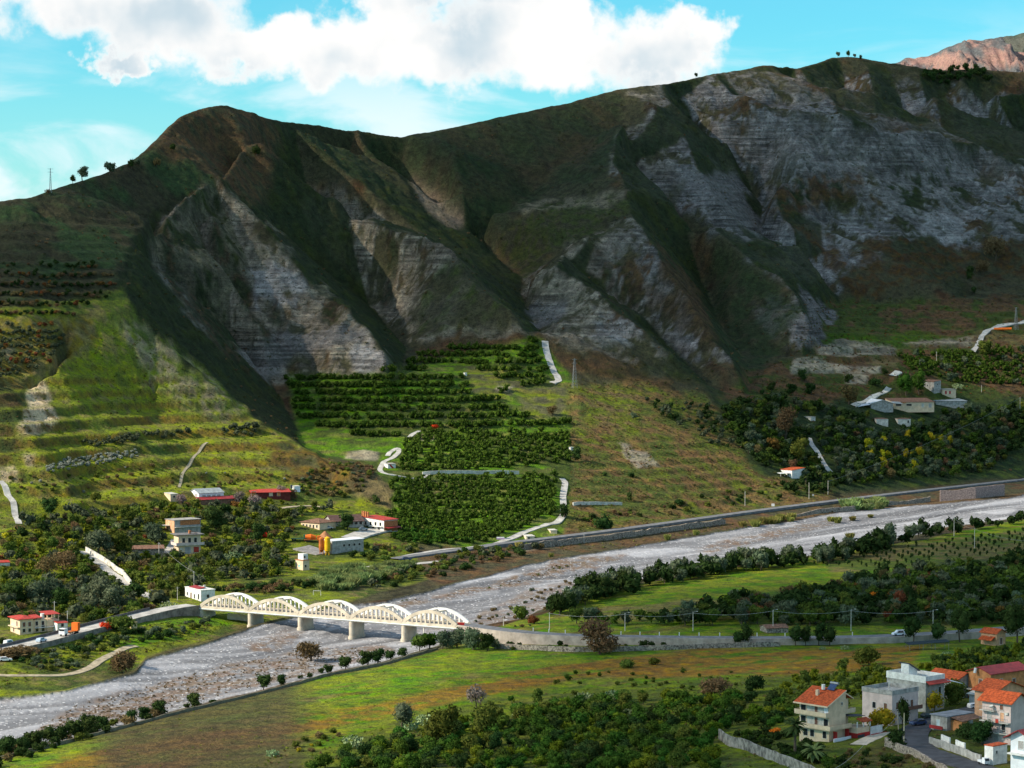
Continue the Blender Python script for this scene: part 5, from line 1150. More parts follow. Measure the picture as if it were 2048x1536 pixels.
MB().slab([(-1.56, -.78, h - .42), (5.6, -.78, h + 2.80), (5.6, -.705, h + 2.80), (-1.56, -.705, h - .42)], .34).slab([(-1.62, -.7, h - .44), (-1.505, -.7, h - .40), (-1.505, d + .7, h - .40), (-1.62, d + .7, h - .44)], .3).slab([(5.62, 1.12, h + 2.76), (w + 1.05, 1.12, h + .14), (w + 1.05, 1.195, h + .14), (5.62, 1.195, h + 2.76)], .32).build('fascia', m_cream, rf)
MB().box(2.0, 5.2, h + .3, 2.7, 5.9, h + 2.5).build('chimney', m_cream, rf)
sh = MB().slab([(4.2, 2.0, h + 2.6), (5.6, 2.0, h + 3.9), (5.6, 4.2, h + 3.9), (4.2, 4.2, h + 2.6)], .1).build('solar_panel', m_blue, rf); tk = MB().tube((5.75, 1.9, h + 4.0), (5.75, 4.3, h + 4.0), .32, n=10).build('water_tank', m_metal, rf)
MB().tube((4.2, 5.3, h + 2.4), (4.2, 5.3, h + 3.6), .45, n=10).build('white_tank', m_white, rf)
for k, z in enumerate((fh, 2 * fh)):
    b = MB().box(-1.5, -.3, z - .18, -.001, d + .3, z).build('balcony', m_cream, vl)
    MB().box(-1.6, -.3, z + .002, -1.45, d + .3, z + .95).box(-1.45, -.3, z + .002, -.003, -.15, z + .95).box(-1.45, d + .15, z + .002, -.003, d + .3, z + .95).build('parapet', m_cream, b)
    for j, (a, ww, wh, kk, mm) in enumerate(((.3, 1.3, 2.15, 'win', m_whitesheet if k else m_glass), (1.95, 1.2, 2.2, 'door', m_concl), (3.5, .9, 2.2, 'door', m_shut), (4.75, 1.9, 2.2, 'door', m_concl), (7.2, 1.5, 2.2, 'win', m_glass))): win(vl, 'B', a, z + .15, ww, wh, kk, mm, (6.2, d))
for a, ww in ((.8, 1.1), (4.6, 1.2), (6.6, 1.3)): win(vl, 'B', a, .7, ww, 1.6, 'win', m_glass, (6.2, d))
b = MB().box(-1.5, -1.5, fh - .18, 6.5, -.302, fh - .002).build('balcony', m_cream, vl); MB().box(-1.6, -1.6, fh + .002, 6.5, -1.45, fh + .95).box(-1.6, -1.45, fh + .002, -1.45, -.302, fh + .95).build('parapet', m_cream, b)
b = MB().box(6.3, .4, 2 * fh - .18, w + .6, 1.999, 2 * fh).build('balcony', m_cream, vl); MB().box(6.3, .3, 2 * fh + .002, w + .7, .42, 2 * fh + .95).box(w + .58, .42, 2 * fh + .002, w + .7, 1.99, 2 * fh + .95).box(6.202, .42, 2 * fh + .002, 6.32, 1.99, 2 * fh + .95).build('parapet', m_cream, b)
win(vl, 'A', 4.5, 2 * fh + 2.3, .5, .6, 'win', m_glass, (6.2, d))
f = MB().box(7.0, 1.94, 2 * fh + .1, 8.2, 1.98, 2 * fh + 2.3).build('door', m_gshut, vl)
MB().box(-.4, -1.9, -1.6, 6.0, -1.7, 1.0).build('garden_wall', m_whitesheet, vl); MB().box(1.2, -1.4, -1, 1.4, -.3, 2.4).box(5.6, -1.4, -1, 5.8, -.3, 2.6).build('red_column', m_red, vl)
# its terrace annex on the right
an = MB().box(6.6, -3.2, -2, 11.5, 1.5, 1.6).build('annex_base', m_red, vl); MB().box(6.7, -3.1, 1.602, 11.4, 1.4, 2.9).build('annex_terrace_wall', m_cream, vl)
MB().slab([(6.6, -1.5, 5.6), (11.8, -1.5, 5.2), (11.8, 2, 5.2), (6.6, 2, 5.6)], .12).build('canopy', m_awn, vl); MB().slab([(8.2, -3.6, 4.3), (11.9, -3.6, 4.3), (11.9, -1.6, 4.9), (8.2, -1.6, 4.9)], .18).build('small_tiled_roof', m_terra, vl)
for x, y in ((6.9, -3.0), (9.0, -3.2), (11.5, -3.2)): MB().box(x, y, 2.902, x + .22, y + .22, 4.3).build('pillar', m_white, vl)
MB().box(6.8, -3.26, -1.6, 9.4, -3.205, 1.2).build('garage_door', mat('dark_shutter', (.06, .07, .08)), vl)
MB().box(11.55, -3.4, .4, 16, -3.2, 2.7).build('white_fence_wall', m_white, vl); MB().box(11.55, -3.6, -1.6, 17.5, -3.41, .9).build('red_fence_wall', m_red, vl)

# grey flat roofed house with parapet
t, w, d, h = house('flat_roofed_house', 'pale pink two storey house with grey parapet roof terrace, behind the yellowish tree', 'house', 1784, 1452, 43, 62, 52, 62, m_pink, ('parapet', m_grey, 1.1, 0), [('B', .22, .50, 1.0, 1.6, 'win', S_), ('A', .2, .52, 1.1, 1.7, 'win', S_), ('A', .75, .52, 1.1, 1.7, 'win', S_), ('A', .3, .08, 1.3, 2.0, 'door', GS), ('B', .6, .5, 1.0, 1.5, 'win', m_glass)])
b = MB().box(w * .45, -1.2, h * .43, w + .2, -.002, h * .45).build('balcony', m_grey, t); MB().box(w * .45, -1.25, h * .45 + .002, w + .2, -1.12, h * .45 + .9).build('railing', S_, b)
MB().tube((w * .45, d * .5, h + .18), (w * .45, d * .5, h + 2.6), .12).build('vent_pipe', m_concl, t)
# white parapet house
t, w, d, h = house('white_parapet_house', 'bright white roof terrace house with a wedge shaped stair cabin', 'house', 1851, 1424, 40, 44, 66, 58, m_grey, ('parapet', m_white, 1.7, 0), [('A', .75, .55, 1.0, 1.9, 'win', m_glass)])
sc_ = MB().box(w * .25, d * .55, h + .181, w * .7, d * .75, h + 2.2).add([(w * .25, d * .55, h + 2.2), (w * .7, d * .55, h + 2.2), (w * .25, d * .75, h + 2.2), (w * .7, d * .75, h + 2.2), (w * .25, d * .55, h + 4.0), (w * .25, d * .75, h + 4.0)], [(0, 1, 4), (3, 2, 5), (0, 4, 5, 2)]).build('stair_cabin', m_white, t)
MB().slab([(w * .2, d * .5, h + 4.25), (w * .78, d * .5, h + 1.9), (w * .78, d * .8, h + 1.9), (w * .2, d * .8, h + 4.25)], .15).build('cabin_roof', m_awn, sc_)
MB().slab([(0, -1.4, h - .2), (w + 1, -1.4, h - .2), (w + 1, -.101, h + .5), (0, -.101, h + .5)], .15).build('porch_roof', m_redroof, t)
MB().slab([(w + .2, -1.0, h + .2), (w + 6, -1.0, h - 1.2), (w + 6, d * .8, h - .2), (w + .2, d * .8, h + 1.2)], .12).build('white_tarpaulin', m_whitesheet, t)
# terracotta house behind
house('tiled_house', 'low house with a wide terracotta roof behind the white roof terrace', 'house', 1915, 1398, 40, 44, 50, 40, m_grey, ('gable', m_terra, 1.5, .5), [('A', .5, .3, 1, 1.4, 'win', m_glass)], axis='y')
# orange house with crimson roof
t, w, d, h = house('orange_house', 'orange house with a broad crimson roof and arched cream door frame at right', 'house', 1981, 1400, 38, 90, 36, 54, m_orange, ('gable', m_crimson, 1.3, .6), [('B', .45, .35, 1.1, 2.6, 'win', S_), ('A', .28, .45, 1.0, 2.0, 'win', S_), ('A', .62, .5, 1.2, 1.3, 'win', S_)])
b = MB().box(-1.3, 0, h * .30, -.002, d, h * .33).build('balcony', m_concl, t)
MB().tube((-1, d * .6, h - .4), (-.6, d * .6, h + .9), .4, n=10).build('water_tank', m_white, t)
# orange roofed house in front of it
t, w, d, h = house('tiled_house', 'peach house with steep orange roof wedged between the crimson roof and the tall grey house', 'house', 1990, 1440, 42, 70, 34, 58, m_peach, ('gable', m_terra, 2.0, .7), [('B', .5, .6, .9, 1.2, 'win', m_glass)], axis='y')
# tall grey house
t, w, d, h = house('tall_house', 'tall narrow grey four level house with terracotta roof and laundry balconies at right edge', 'house', 2021, 1490, 45, 40, 48, 88, m_pink, ('gable', m_terra, 1.7, .9),
                   [('B', .32, .78, .9, 1.1, 'win', S_), ('B', .3, .52, 1.0, 2.0, 'door', m_peach), ('B', .75, .52, 1.0, 2.0, 'door', GS), ('B', .25, .27, 1.0, 2.0, 'door', m_glass), ('B', .75, .27, 1.0, 2.0, 'door', m_shut), ('B', .5, .04, 1.2, 1.4, 'win', GS)], axis='y')
for zf in (.25, .50, .745):
    b = MB().box(-1.25, 0 if zf < .7 else d * .5, h * zf - .15, -.002, d, h * zf).build('balcony', m_concl, t); mb = MB().box(-1.25, 0 if zf < .7 else d * .5, h * zf + .85, -1.19, d, h * zf + .92)
    for y in np.arange(.1 if zf < .7 else d * .5 + .1, d, .45): mb.box(-1.24, y, h * zf + .001, -1.20, y + .05, h * zf + .85)
    mb.build('railing', m_metal, b)
for y, zf in ((.6, .68), (2.2, .44), (5.0, .68)): MB().box(-.35, y, h * zf, -.002, y + .8, h * zf + .55).build('air_conditioner', m_frame, t)
MB().tube((-.6, d * .62, h * .83), (-.75, d * .62, h * .86), .5, n=12).build('satellite_dish', m_frame, t)
MB().box(-1.33, 2.5, h * .5 - .1, -1.26, 3.3, h * .5 + .8).build('laundry', m_redroof, t)
# low shed
t, w, d, h = house('shed', 'low grey shed with flat concrete roof beside the dark street', 'shed', 1894, 1462, 40, 62, 27, 28, m_grey, ('flat', mat('grey_roof_felt', (.26, .27, .30), scale=.5), .3, .25), [('B', .55, .15, 1.0, 1.9, 'win', mat('pale_curtain', (.5, .6, .62)))])
MB().box(w * .15, -3.4, -1, w * .38, -.05, h * .75).build('orange_cabin', m_orange, t); MB().slab([(w * .1, -4.0, h * .8), (w * .98, -3.0, h * .8), (w * .98, -.26, h * .98), (w * .1, -.26, h * .98)], .12).build('brown_lean_to_roof', m_brownroof, t)
MB().box(-1.2, d * .1, .3, -.95, d * .9, 1.1).build('laundry_line', m_crimson, t)
# small white hut and edge house
t, w, d, h = house('hut', 'small white hut with red edged wall at the bottom right corner', 'hut', 1986, 1531, 40, 34, 14, 38, m_white, ('flat', m_terra, .2, .1), [('A', .25, .6, .5, .6, 'win', m_glass)])
t, w, d, h = house('edge_house', 'white fronted house with red eaves cut off by the right edge', 'house', 2062, 1540, 44, 60, 34, 66, m_whitesheet, ('gable', m_crimson, 1.4, 1.2), [('B', .5, .6, 1.2, 1.6, 'win', GS)])
MB().box(-1.4, 0, h * .42, -.002, d, h * .46).build('balcony', m_white, t)
t, w, d, h = house('carport', 'beige awning over a white walled porch beside the peach house', 'carport', 1960, 1412, 40, 22, 18, 22, m_white, ('shedx', m_concl, 1.0, .5), [('A', .6, .1, 1.2, 1.8, 'door', S_)])
# dark blue net canopy & peach house & stone hut
p = hit(1855, 1299); t = empty('net_canopy', p, R(8), 'low dark blue net canopy on thin poles at the field edge', 'canopy')
MB().slab([(-7, -2, 1.9), (7, -2, 2.6), (7, 2.5, 2.9), (-7, 2.5, 2.2)], .06).build('net', m_net, t)
for x in (-6.5, -2, 2, 6.5):
    for y in (-1.8, 2.2): MB().tube((x, y, -.3), (x, y, 2.2 + x * .05), .06).build('pole', m_metal, t)
t, w, d, h = house('cottage', 'small peach cottage with orange tiled roof at the right edge of the field', 'house', 1993, 1292, 42, 22, 26, 26, m_peach, ('gable', m_terra, 1.2, .45), [('A', .5, .1, 1.2, 2.0, 'door', S_), ('B', .5, .45, .9, 1.0, 'win', S_)], axis='y')
MB().slab([(-2.2, .5, h * .45), (-.01, .5, h * .7), (-.01, d - .5, h * .7), (-2.2, d - .5, h * .45)], .15).build('porch_roof', m_terra, t)
t, w, d, h = house('stone_hut', 'small rough stone hut with brown tiled roof behind the road, between lamp poles', 'hut', 1534, 1266, 14, 44, 10, 10, m_stone, ('gable', m_brownroof, .8, .3))
# ---- right bank farm
t, w, d, h = house('farmhouse', 'white cottage with orange roof standing above the tall poles, right of the brown knoll', 'house', 1584, 957, 38, 28, 20, 17, m_white, ('shedx', m_terra, 1.0, .35), [('B', .35, .45, .9, .9, 'win', m_glass), ('B', .7, .1, .9, .9, 'win', m_glass)])
MB().slab([(-7, 2, h * .62), (-.4, 1, h * .62), (-.4, 4.5, h * .7), (-7, 5, h * .7)], .12).build('porch_roof', m_white, t)
for x in (-6.5, -3.5, -1): MB().box(x, 2.3, -.5, x + .15, 2.45, h * .6).build('porch_post', m_white, t)
MB().box(-5.5, 3.0, -.5, -1.5, 3.2, 1.6).build('brick_screen', m_brick, t)
t, w, d, h = house('open_barn', 'white roofed open barn with a bright gable, leftmost of the farm sheds', 'barn', 1742, 817, 12, 46, 20, 11, m_grey, ('gable', m_whitesheet, 2.0, .6), axis='y')
MB().slab([(-12, -1, .8), (-.7, -1, 2.6), (-.7, 5, 3.2), (-12, 5, 1.6)], .12).build('side_roof', m_whitesheet, t); MB().slab([(w + .7, 0, h * .9), (w + 6.5, 0, h * .8), (w + 6.5, 6, h * 1.1), (w + .7, 6, h * 1.2)], .1).build('lean_to_roof', m_sheet, t)
t, w, d, h = house('long_shed', 'long cream farm shed with rust brown roof in the middle of the farm', 'shed', 1787, 817, 10, 84, 18, 13, m_cream, ('gable', m_brownroof, 1.9, .4), [('A', .12, .4, 3.6, 1.2, 'win', m_glass), ('A', .38, .4, 3.4, 1.2, 'win', m_glass), ('A', .72, .15, 1.6, 2.4, 'win', m_concl), ('A', .9, .1, 1.8, 2.6, 'door', m_gshut)])
MB().box(-.02, -.75, h - .62, w * .3, .0, h - .4).build('rusty_eave', m_rust, t)
t, w, d, h = house('lean_to', 'long low grey sheet roofed lean-to, right of the brown roofed shed', 'shed', 1872, 809, 10, 64, 12, 7, m_grey, ('shedy', m_sheet, 1.2, .4))
t, w, d, h = house('tower_house', 'tall narrow grey farm building with sloping roof above the sheds', 'house', 1868, 787, 40, 16, 22, 24, m_grey, ('shedx', m_brownroof, .9, .4), [('B', .5, .6, 1.0, .9, 'win', m_glass), ('A', .5, .7, .8, .9, 'win', m_glass)])
t, w, d, h = house('farm_cottage', 'low cream farm cottage with two dark red doors right of the tower', 'house', 1885, 789, 12, 28, 10, 10, m_cream, ('flat', m_grey, .2, .4), [('A', .25, .1, 1.2, 2.0, 'door', m_red), ('A', .55, .1, 1.2, 2.0, 'door', m_red)])
t, w, d, h = house('hut', 'small square grey hut alone on the slope left of the barns', 'hut', 1622, 842, 40, 10, 14, 8, m_concl, ('flat', m_grey, .15, .3), [('B', .4, .2, .8, 1.4, 'door', m_glass)])
t, w, d, h = house('ruin', 'roofless pale ruin below the barns, left of the pair', 'ruin', 1753, 847, 8, 24, 8, 9, m_concl, ('flat', m_brownroof, .3, .1)); t, w, d, h = house('ruin', 'pale ruin with brown top below the barns, right of the pair', 'ruin', 1796, 848, 8, 26, 8, 10, m_concl, ('flat', m_brownroof, .4, .1), [('A', .8, .2, 1, 1.6, 'door', m_glass)])
p = hit(2005, 661); tag(MB().tube((p.x - 6, p.y, p.z + 1.0), (p.x + 6.2, p.y - 1, p.z + 1.2), .95, n=9).build('tarpaulin_stack', m_tank), 'long bright orange tarpaulin covered stack by the hill lane at right', 'tarpaulin')
# ---- mid slope huts
t, w, d, h = house('hut', 'white hut with a slanted red stripe at the lane hairpin', 'hut', 776, 937, 25, 15, 8, 9, m_white, ('shedy', m_grey, .3, .2)); MB().add([(w * .1, -.02, h * .9), (w * .35, -.02, h * .9), (w * .8, -.02, .1), (w * .5, -.02, .1)], [(3, 2, 1, 0)]).build('red_stripe', m_red, t)
house('hut', 'small concrete pump hut beside the valley road below the orchard', 'hut', 1053, 1081, 10, 16, 6, 8, m_conc, ('flat', m_concl, .2, .3), [('A', .3, .1, .9, 1.4, 'door', m_glass)])
house('hut', 'low cream hut up the bank from the concrete pump hut', 'hut', 1101, 1067, 10, 13, 5, 6, m_cream, ('flat', m_concl, .15, .2))
house('hut', 'tiny white box beside the lane in the upper orchard', 'hut', 1141, 900, 30, 6, 4, 5, m_white, ('flat', m_white, .1, .1)); house('hut', 'tiny white box among the upper orchard rows', 'hut', 930, 752, 20, 4, 3, 6, m_white, ('flat', m_white, .1, .1))
# ---- left village
t, w, d, h = house('hut', 'little cream block hut left of the grey roofed barn', 'hut', 341, 1003, 40, 13, 15, 15, m_cream, ('shedy', m_concl, .4, .15), [('A', .5, .5, 1.0, .9, 'win', m_glass)])
t, w, d, h = house('barn', 'large pale barn with grey sheet roof on the terraced slope', 'barn', 398, 1004, 33, 46, 24, 18, m_whitesheet, ('gable', m_sheet, 1.7, .4), [('B', .3, .05, 2.0, 3.4, 'door', m_gshut)] + row('A', 4, .45, 1.6, 1.2, .1, .9, 'win', GS))
MB().slab([(-2, -4.5, 1.3), (w * 1.35, -4.5, 1.3), (w * 1.35, -.05, 2.4), (-2, -.05, 2.4)], .12).build('red_lean_to_roof', m_crimson, t); MB().box(-1.5, -4.2, -1.5, w * 1.3, -4.0, 1.2).build('lean_to_wall', m_brownroof, t)
t, w, d, h = house('long_shed', 'long low red roofed shed on the terrace right of the barn', 'shed', 503, 993, 14, 76, 8, 8, mat('dark_red_wall', (.16, .03, .025)), ('shedy', m_redroof, 1.0, .5), [('A', .06, .1, 2.0, 2.2, 'win', m_orange), ('A', .5, .05, 1.6, 1.6, 'win', m_cream), ('A', .7, .05, 1.4, 2.0, 'win', m_orange)])
t, w, d, h = house('hut', 'small white hut with black tank at the right end of the red roofed shed', 'hut', 589, 983, 25, 11, 6, 10, m_whitesheet, ('flat', m_white, .12, .1)); MB().tube((-1.2, 1, 1.4), (-1.2, 1, 3.2), .6, n=10).build('water_tank', m_awn, t)
t, w, d, h = house('unfinished_house', 'two storey house with orange left face and bare brick upper storey', 'house', 349, 1068, 35, 48, 22, 27, m_grey, ('flat', m_grey, .25, .35), row('A', 3, .12, 1.3, 1.5, .1, .9, 'win', GS) + [('B', .35, .12, 1.0, 1.1, 'win', m_glass), ('B', .6, .62, 1.2, 1.3, 'win', m_glass)])
MB().box(w * .22, -.06, h * .62, w * .98, -.004, h - .02).build('brick_panel', m_brick, t); MB().box(-.06, .02, -1, -.004, d - .02, h * .97).build('orange_panel', m_peach, t); MB().box(-2.4, d * .5, h * .55, -.1, d, h * .6).build('balcony', m_concl, t); b = MB().box(0, -1.3, h * .47, w, -.07, h * .51).build('balcony', m_concl, t)
t, w, d, h = house('balconied_house', 'grey house with wide flat overhanging roof, balcony all round and a red door', 'house', 357, 1108, 25, 42, 13, 38, m_cream, ('flat', mat('dark_slab', (.20, .19, .19), scale=.8), .3, 1.4), [('A', .14, .03, 1.4, 2.2, 'door', m_concl), ('A', .42, .02, 2.6, 2.7, 'door', mat('garage_shutter', (.40, .40, .42))), ('A', .8, .05, 2.4, 2.4, 'door', m_redroof)] + row('A', 3, .58, 1.2, 2.0, .1, .9, 'win', m_glass))
b = MB().box(-1.3, -1.3, h * .44, w + 1.3, -.002, h * .48).box(-1.3, .0, h * .44, -.002, d, h * .48).build('balcony', m_concl, t); MB().box(-1.3, -1.35, h * .48 + .001, w + 1.3, -1.2, h * .48 + .95).box(-1.35, -1.2, h * .48 + .001, -1.2, d, h * .48 + .95).build('parapet', m_pink, b)
MB().box(w * .55, d * .3, h + .3, w * .62, d * .5, h + 1.6).build('brick_chimney', m_brick, t); MB().slab([(w * .62, d * .2, h + 1.4), (w * .9, d * .2, h + .5), (w * .9, d * .6, h + .5), (w * .62, d * .6, h + 1.4)], .15).build('roof_rubble', m_brick, t)
t, w, d, h = house('farm_shed', 'old shed with a brown roof half hidden by trees, left of the grey balconied house', 'shed', 262, 1103, 12, 64, 8, 5, m_stone, ('shedy', m_brownroof, .7, .5))
t, w, d, h = house('long_house', 'cream single storey house with weathered red hipped roof and a row of windows', 'house', 639, 1060, 52, 30, 40, 14, m_cream, ('hip', m_brownroof, 1.6, .5), row('B', 5, .3, .9, 1.2, .05, .95))
t, w, d, h = house('hall', 'dark brown roofed hall behind the silver cars', 'hall', 664, 1052, 20, 62, 20, 9, m_grey, ('gable', mat('dark_brown_roof', (.12, .065, .055), scale=.7), 2.4, .5), row('A', 3, .2, 1.4, 1.6, .55, .98))
t, w, d, h = house('unfinished_house', 'half built cream house with sloping red roof, brick right end and brick stumps on top', 'house', 768, 1064, 48, 26, 46, 24, m_white, ('shedy', m_redroof, 1.0, .5), row('B', 4, .48, 1.1, 1.6, .05, .95, 'win', m_glass) + row('B', 3, .06, 1.5, 2.0, .1, .9, 'door', m_glass))
MB().box(.02, -.06, .0, w - .02, -.004, h * .9).build('brick_end', m_brick, t); MB().slab([(0, -3.2, h * .35), (w, -3.2, h * .35), (w, -.07, h * .42), (0, -.07, h * .42)], .12).build('red_porch', m_crimson, t)
for y in (.74, .84, .93, 1.0): MB().box(.2, d * y, h + .9, .9, d * y + .7, h + 2.4 + y).build('brick_stump', m_brick, t)
b = MB().box(-1.5, d * .05, h * .42, -.002, d * .6, h * .46).build('balcony', m_white, t)
t, w, d, h = house('workshop', 'long workshop with bright white flat roof behind the silos', 'workshop', 664, 1108, 42, 60, 16, 26, m_grey, ('shedy', m_whitesheet, .3, .3), row('A', 4, .5, 1.2, 1.0, .3, .95, 'win', m_glass) + [('B', .5, .2, 1.6, 2.6, 'door', m_shut)])
p = hit(650, 1074); tag(MB().tube((p.x, p.y, p.z - .5), (p.x, p.y, p.z + 2.6), 3.6, .4, 12).build('sand_heap', mat('orange_sand', (.45, .20, .09), scale=.8)), 'conical heap of orange sand left of the white roofed workshop', 'sand heap')
t, w, d, h = house('pump_tower', 'little two level cream tower with turquoise window by the reeds', 'tower', 606, 1141, 40, 12, 17, 20, m_cream, ('flat', m_brick, .2, .3), [('B', .5, .3, 1.2, .9, 'win', mat('turquoise_shutter', (.2, .5, .5))), ('A', .4, .3, .9, 1.0, 'win', m_glass)])
u_ = MB().box(.6, .6, h + .203, w * .9, d * .8, h + 2.6).build('upper_room', m_white, t); MB().box(.9, .56, h + 1.0, 1.7, .598, h + 1.8).build('window', m_glass, u_)
t, w, d, h = house('bridge_house', 'white single storey house with red roof at the left end of the bridge', 'house', 402, 1203, 33, 26, 40, 22, m_white, ('flat', m_white, .2, .2), [('B', .15, .15, 1.0, 2.0, 'door', m_glass), ('B', .4, .15, .9, 1.6, 'win', m_glass), ('B', .62, .1, 1.0, 2.1, 'door', S_), ('B', .85, .3, .9, 1.2, 'win', m_glass), ('A', .5, .3, 1.0, 1.2, 'win', m_glass)])
MB().slab([(.5, d * .2, h + .35), (w * .55, d * .2, h + .8), (w * .55, d * .85, h + .8), (.5, d * .85, h + .35)], .1).build('roof_patch', m_crimson, t); MB().tube((w * .7, d * .4, h + .2), (w * .7, d * .4, h + 1.3), .5, n=10).build('water_tank', m_concl, t)
# red roofed house by the left road
t, w, d, h = house('terrace_house', 'cream house with bright red roofs over open terraces at the far left', 'house', 40, 1270, 33, 24, 28, 32, m_cream, ('hip', m_redroof, .7, .8), [('A', .3, .15, 1.0, 1.2), ('A', .72, .15, 1.0, 1.2), ('A', .3, .5, 1.0, 1.5, 'win', S_), ('A', .72, .5, 1.0, 1.5, 'win', S_), ('B', .3, .5, 1.0, 1.7, 'win', S_), ('B', .65, .1, 1.0, 1.7, 'win', S_)])
s = F / hit(40, 1270).y; k = 1 / s
MB().box(-.9, -.002, h * .42, -.002, d, h * .47).build('balcony', m_cream, t)
MB().box(w + .005, .6, -2, w + 30 * k, 7, h * .86).build('wing_wall', m_cream, t)
for i, (x, z, ww, wh) in enumerate(((w + 1.0, h * .12, 1, 1.6), (w + 3.2, h * .12, 1.0, 1.9), (w + 1.0, h * .5, .9, 1.4), (w + 3.2, h * .5, .9, 1.4))): f = MB().box(x - .08, .52, z - .08, x + ww + .08, .598, z + wh + .08).build('window', m_frame, t); MB().box(x, .49, z, x + ww, .515, z + wh).build('pane', m_glass, f)
MB().slab([(w + .5, .2, h * 1.0), (w + 20 * k, .2, h * 1.0), (w + 20 * k, 6, h * 1.08), (w + .5, 6, h * 1.08)], .12).build('red_terrace_roof', m_redroof, t)
for x in (w + .8, w + 9 * k, w + 18 * k): MB().box(x, .7, h * .861, x + .2, .9, h * .99).build('pillar', m_cream, t)
MB().box(w + 30 * k + .005, .2, -2, w + 56 * k, 6.4, h * .80).build('wing_wall', m_cream, t); MB().slab([(w + 27 * k, -.3, h * 1.17), (w + 57 * k, -.3, h * 1.17), (w + 57 * k, 6.6, h * 1.25), (w + 27 * k, 6.6, h * 1.25)], .14).build('red_terrace_roof', m_redroof, t)
for x in (w + 31 * k, w + 43 * k, w + 54 * k): MB().box(x, .3, h * .801, x + .22, .5, h * 1.16).box(x, 6.0, h * .801, x + .22, 6.2, h * 1.2).build('pillar', m_cream, t)
MB().box(w + 44 * k, -3.0, -2, w + 66 * k, .19, h * .62).build('annex_wall', m_white, t); MB().slab([(w + 43 * k, -3.4, h * .66), (w + 67 * k, -3.4, h * .66), (w + 67 * k, .15, h * .72), (w + 43 * k, .15, h * .72)], .14).build('annex_roof', m_redroof, t)
for x, z in ((w + 52 * k, h * .15), (w + 52 * k, h * .4)): f = MB().box(x - .08, -3.08, z - .08, x + 1.0, -3.002, z + 1.1).build('window', m_frame, t); MB().box(x, -3.11, z, x + .9, -3.085, z + 1.0).build('pane', m_glass, f)
MB().box(w + .5, -.6, h * .36, w + 44 * k, .18, h * .39).build('balcony', m_white, t); MB().tube((w + 24 * k, 2, h * .86), (w + 24 * k, 2, h * 1.2), .7, n=10).build('water_tank', m_white, t)
t, w, d, h = house('cistern', 'plain cream concrete cistern cube standing in the meadow by the left road', 'cistern', 262, 1257, 38, 11, 14, 11, mat('yellow_cream', (.72, .58, .33), scale=.6, var=.15), ('flat', m_cream, .12, .1))
t, w, d, h = house('ruin', 'scrap of red roofed wall at the left edge among trees', 'ruin', -6, 1132, 20, 24, 8, 7, m_concl, ('shedy', m_redroof, .4, .2))
# ------------------------------------------------------------------ vegetation
def leaf_mat(name, ca, cb, rnd=.25, transl=.25):
    m = bpy.data.materials.new(name); m.use_nodes = True; t = m.node_tree; t.nodes.clear(); o = N(t, 'ShaderNodeOutputMaterial')
    oi = N(t, 'ShaderNodeObjectInfo'); tcn = N(t, 'ShaderNodeTexCoord'); n = N(t, 'ShaderNodeTexNoise'); L(t, tcn, 'Object', n, 'Vector'); n.inputs['Scale'].default_value = .9; n.inputs['Detail'].default_value = 3
    g = N(t, 'ShaderNodeNewGeometry')
    f = M2(t, 'ADD', M2(t, 'MULTIPLY', n.outputs[0], .5), M2(t, 'MULTIPLY', g.outputs['Random Per Island'], .55))
    c = mixc(t, f, ca, cb); hs = N(t, 'ShaderNodeHueSaturation'); t.links.new(c, hs.inputs['Color'])
    t.links.new(M2(t, 'ADD', 1 - rnd, M2(t, 'MULTIPLY', oi.outputs['Random'], rnd * 2)), hs.inputs['Value'])
    rr = N(t, 'ShaderNodeTexWhiteNoise', noise_dimensions='1D'); L(t, oi, 'Random', rr, 'W'); t.links.new(M2(t, 'ADD', .47, M2(t, 'MULTIPLY', rr.outputs[0], .06)), hs.inputs['Hue'])
    d = N(t, 'ShaderNodeBsdfDiffuse'); L(t, hs, 0, d, 0); tl = N(t, 'ShaderNodeBsdfTranslucent'); L(t, hs, 0, tl, 0); ms = N(t, 'ShaderNodeMixShader'); ms.inputs[0].default_value = transl; L(t, d, 0, ms, 1); L(t, tl, 0, ms, 2); L(t, ms, 0, o, 0)
    return m
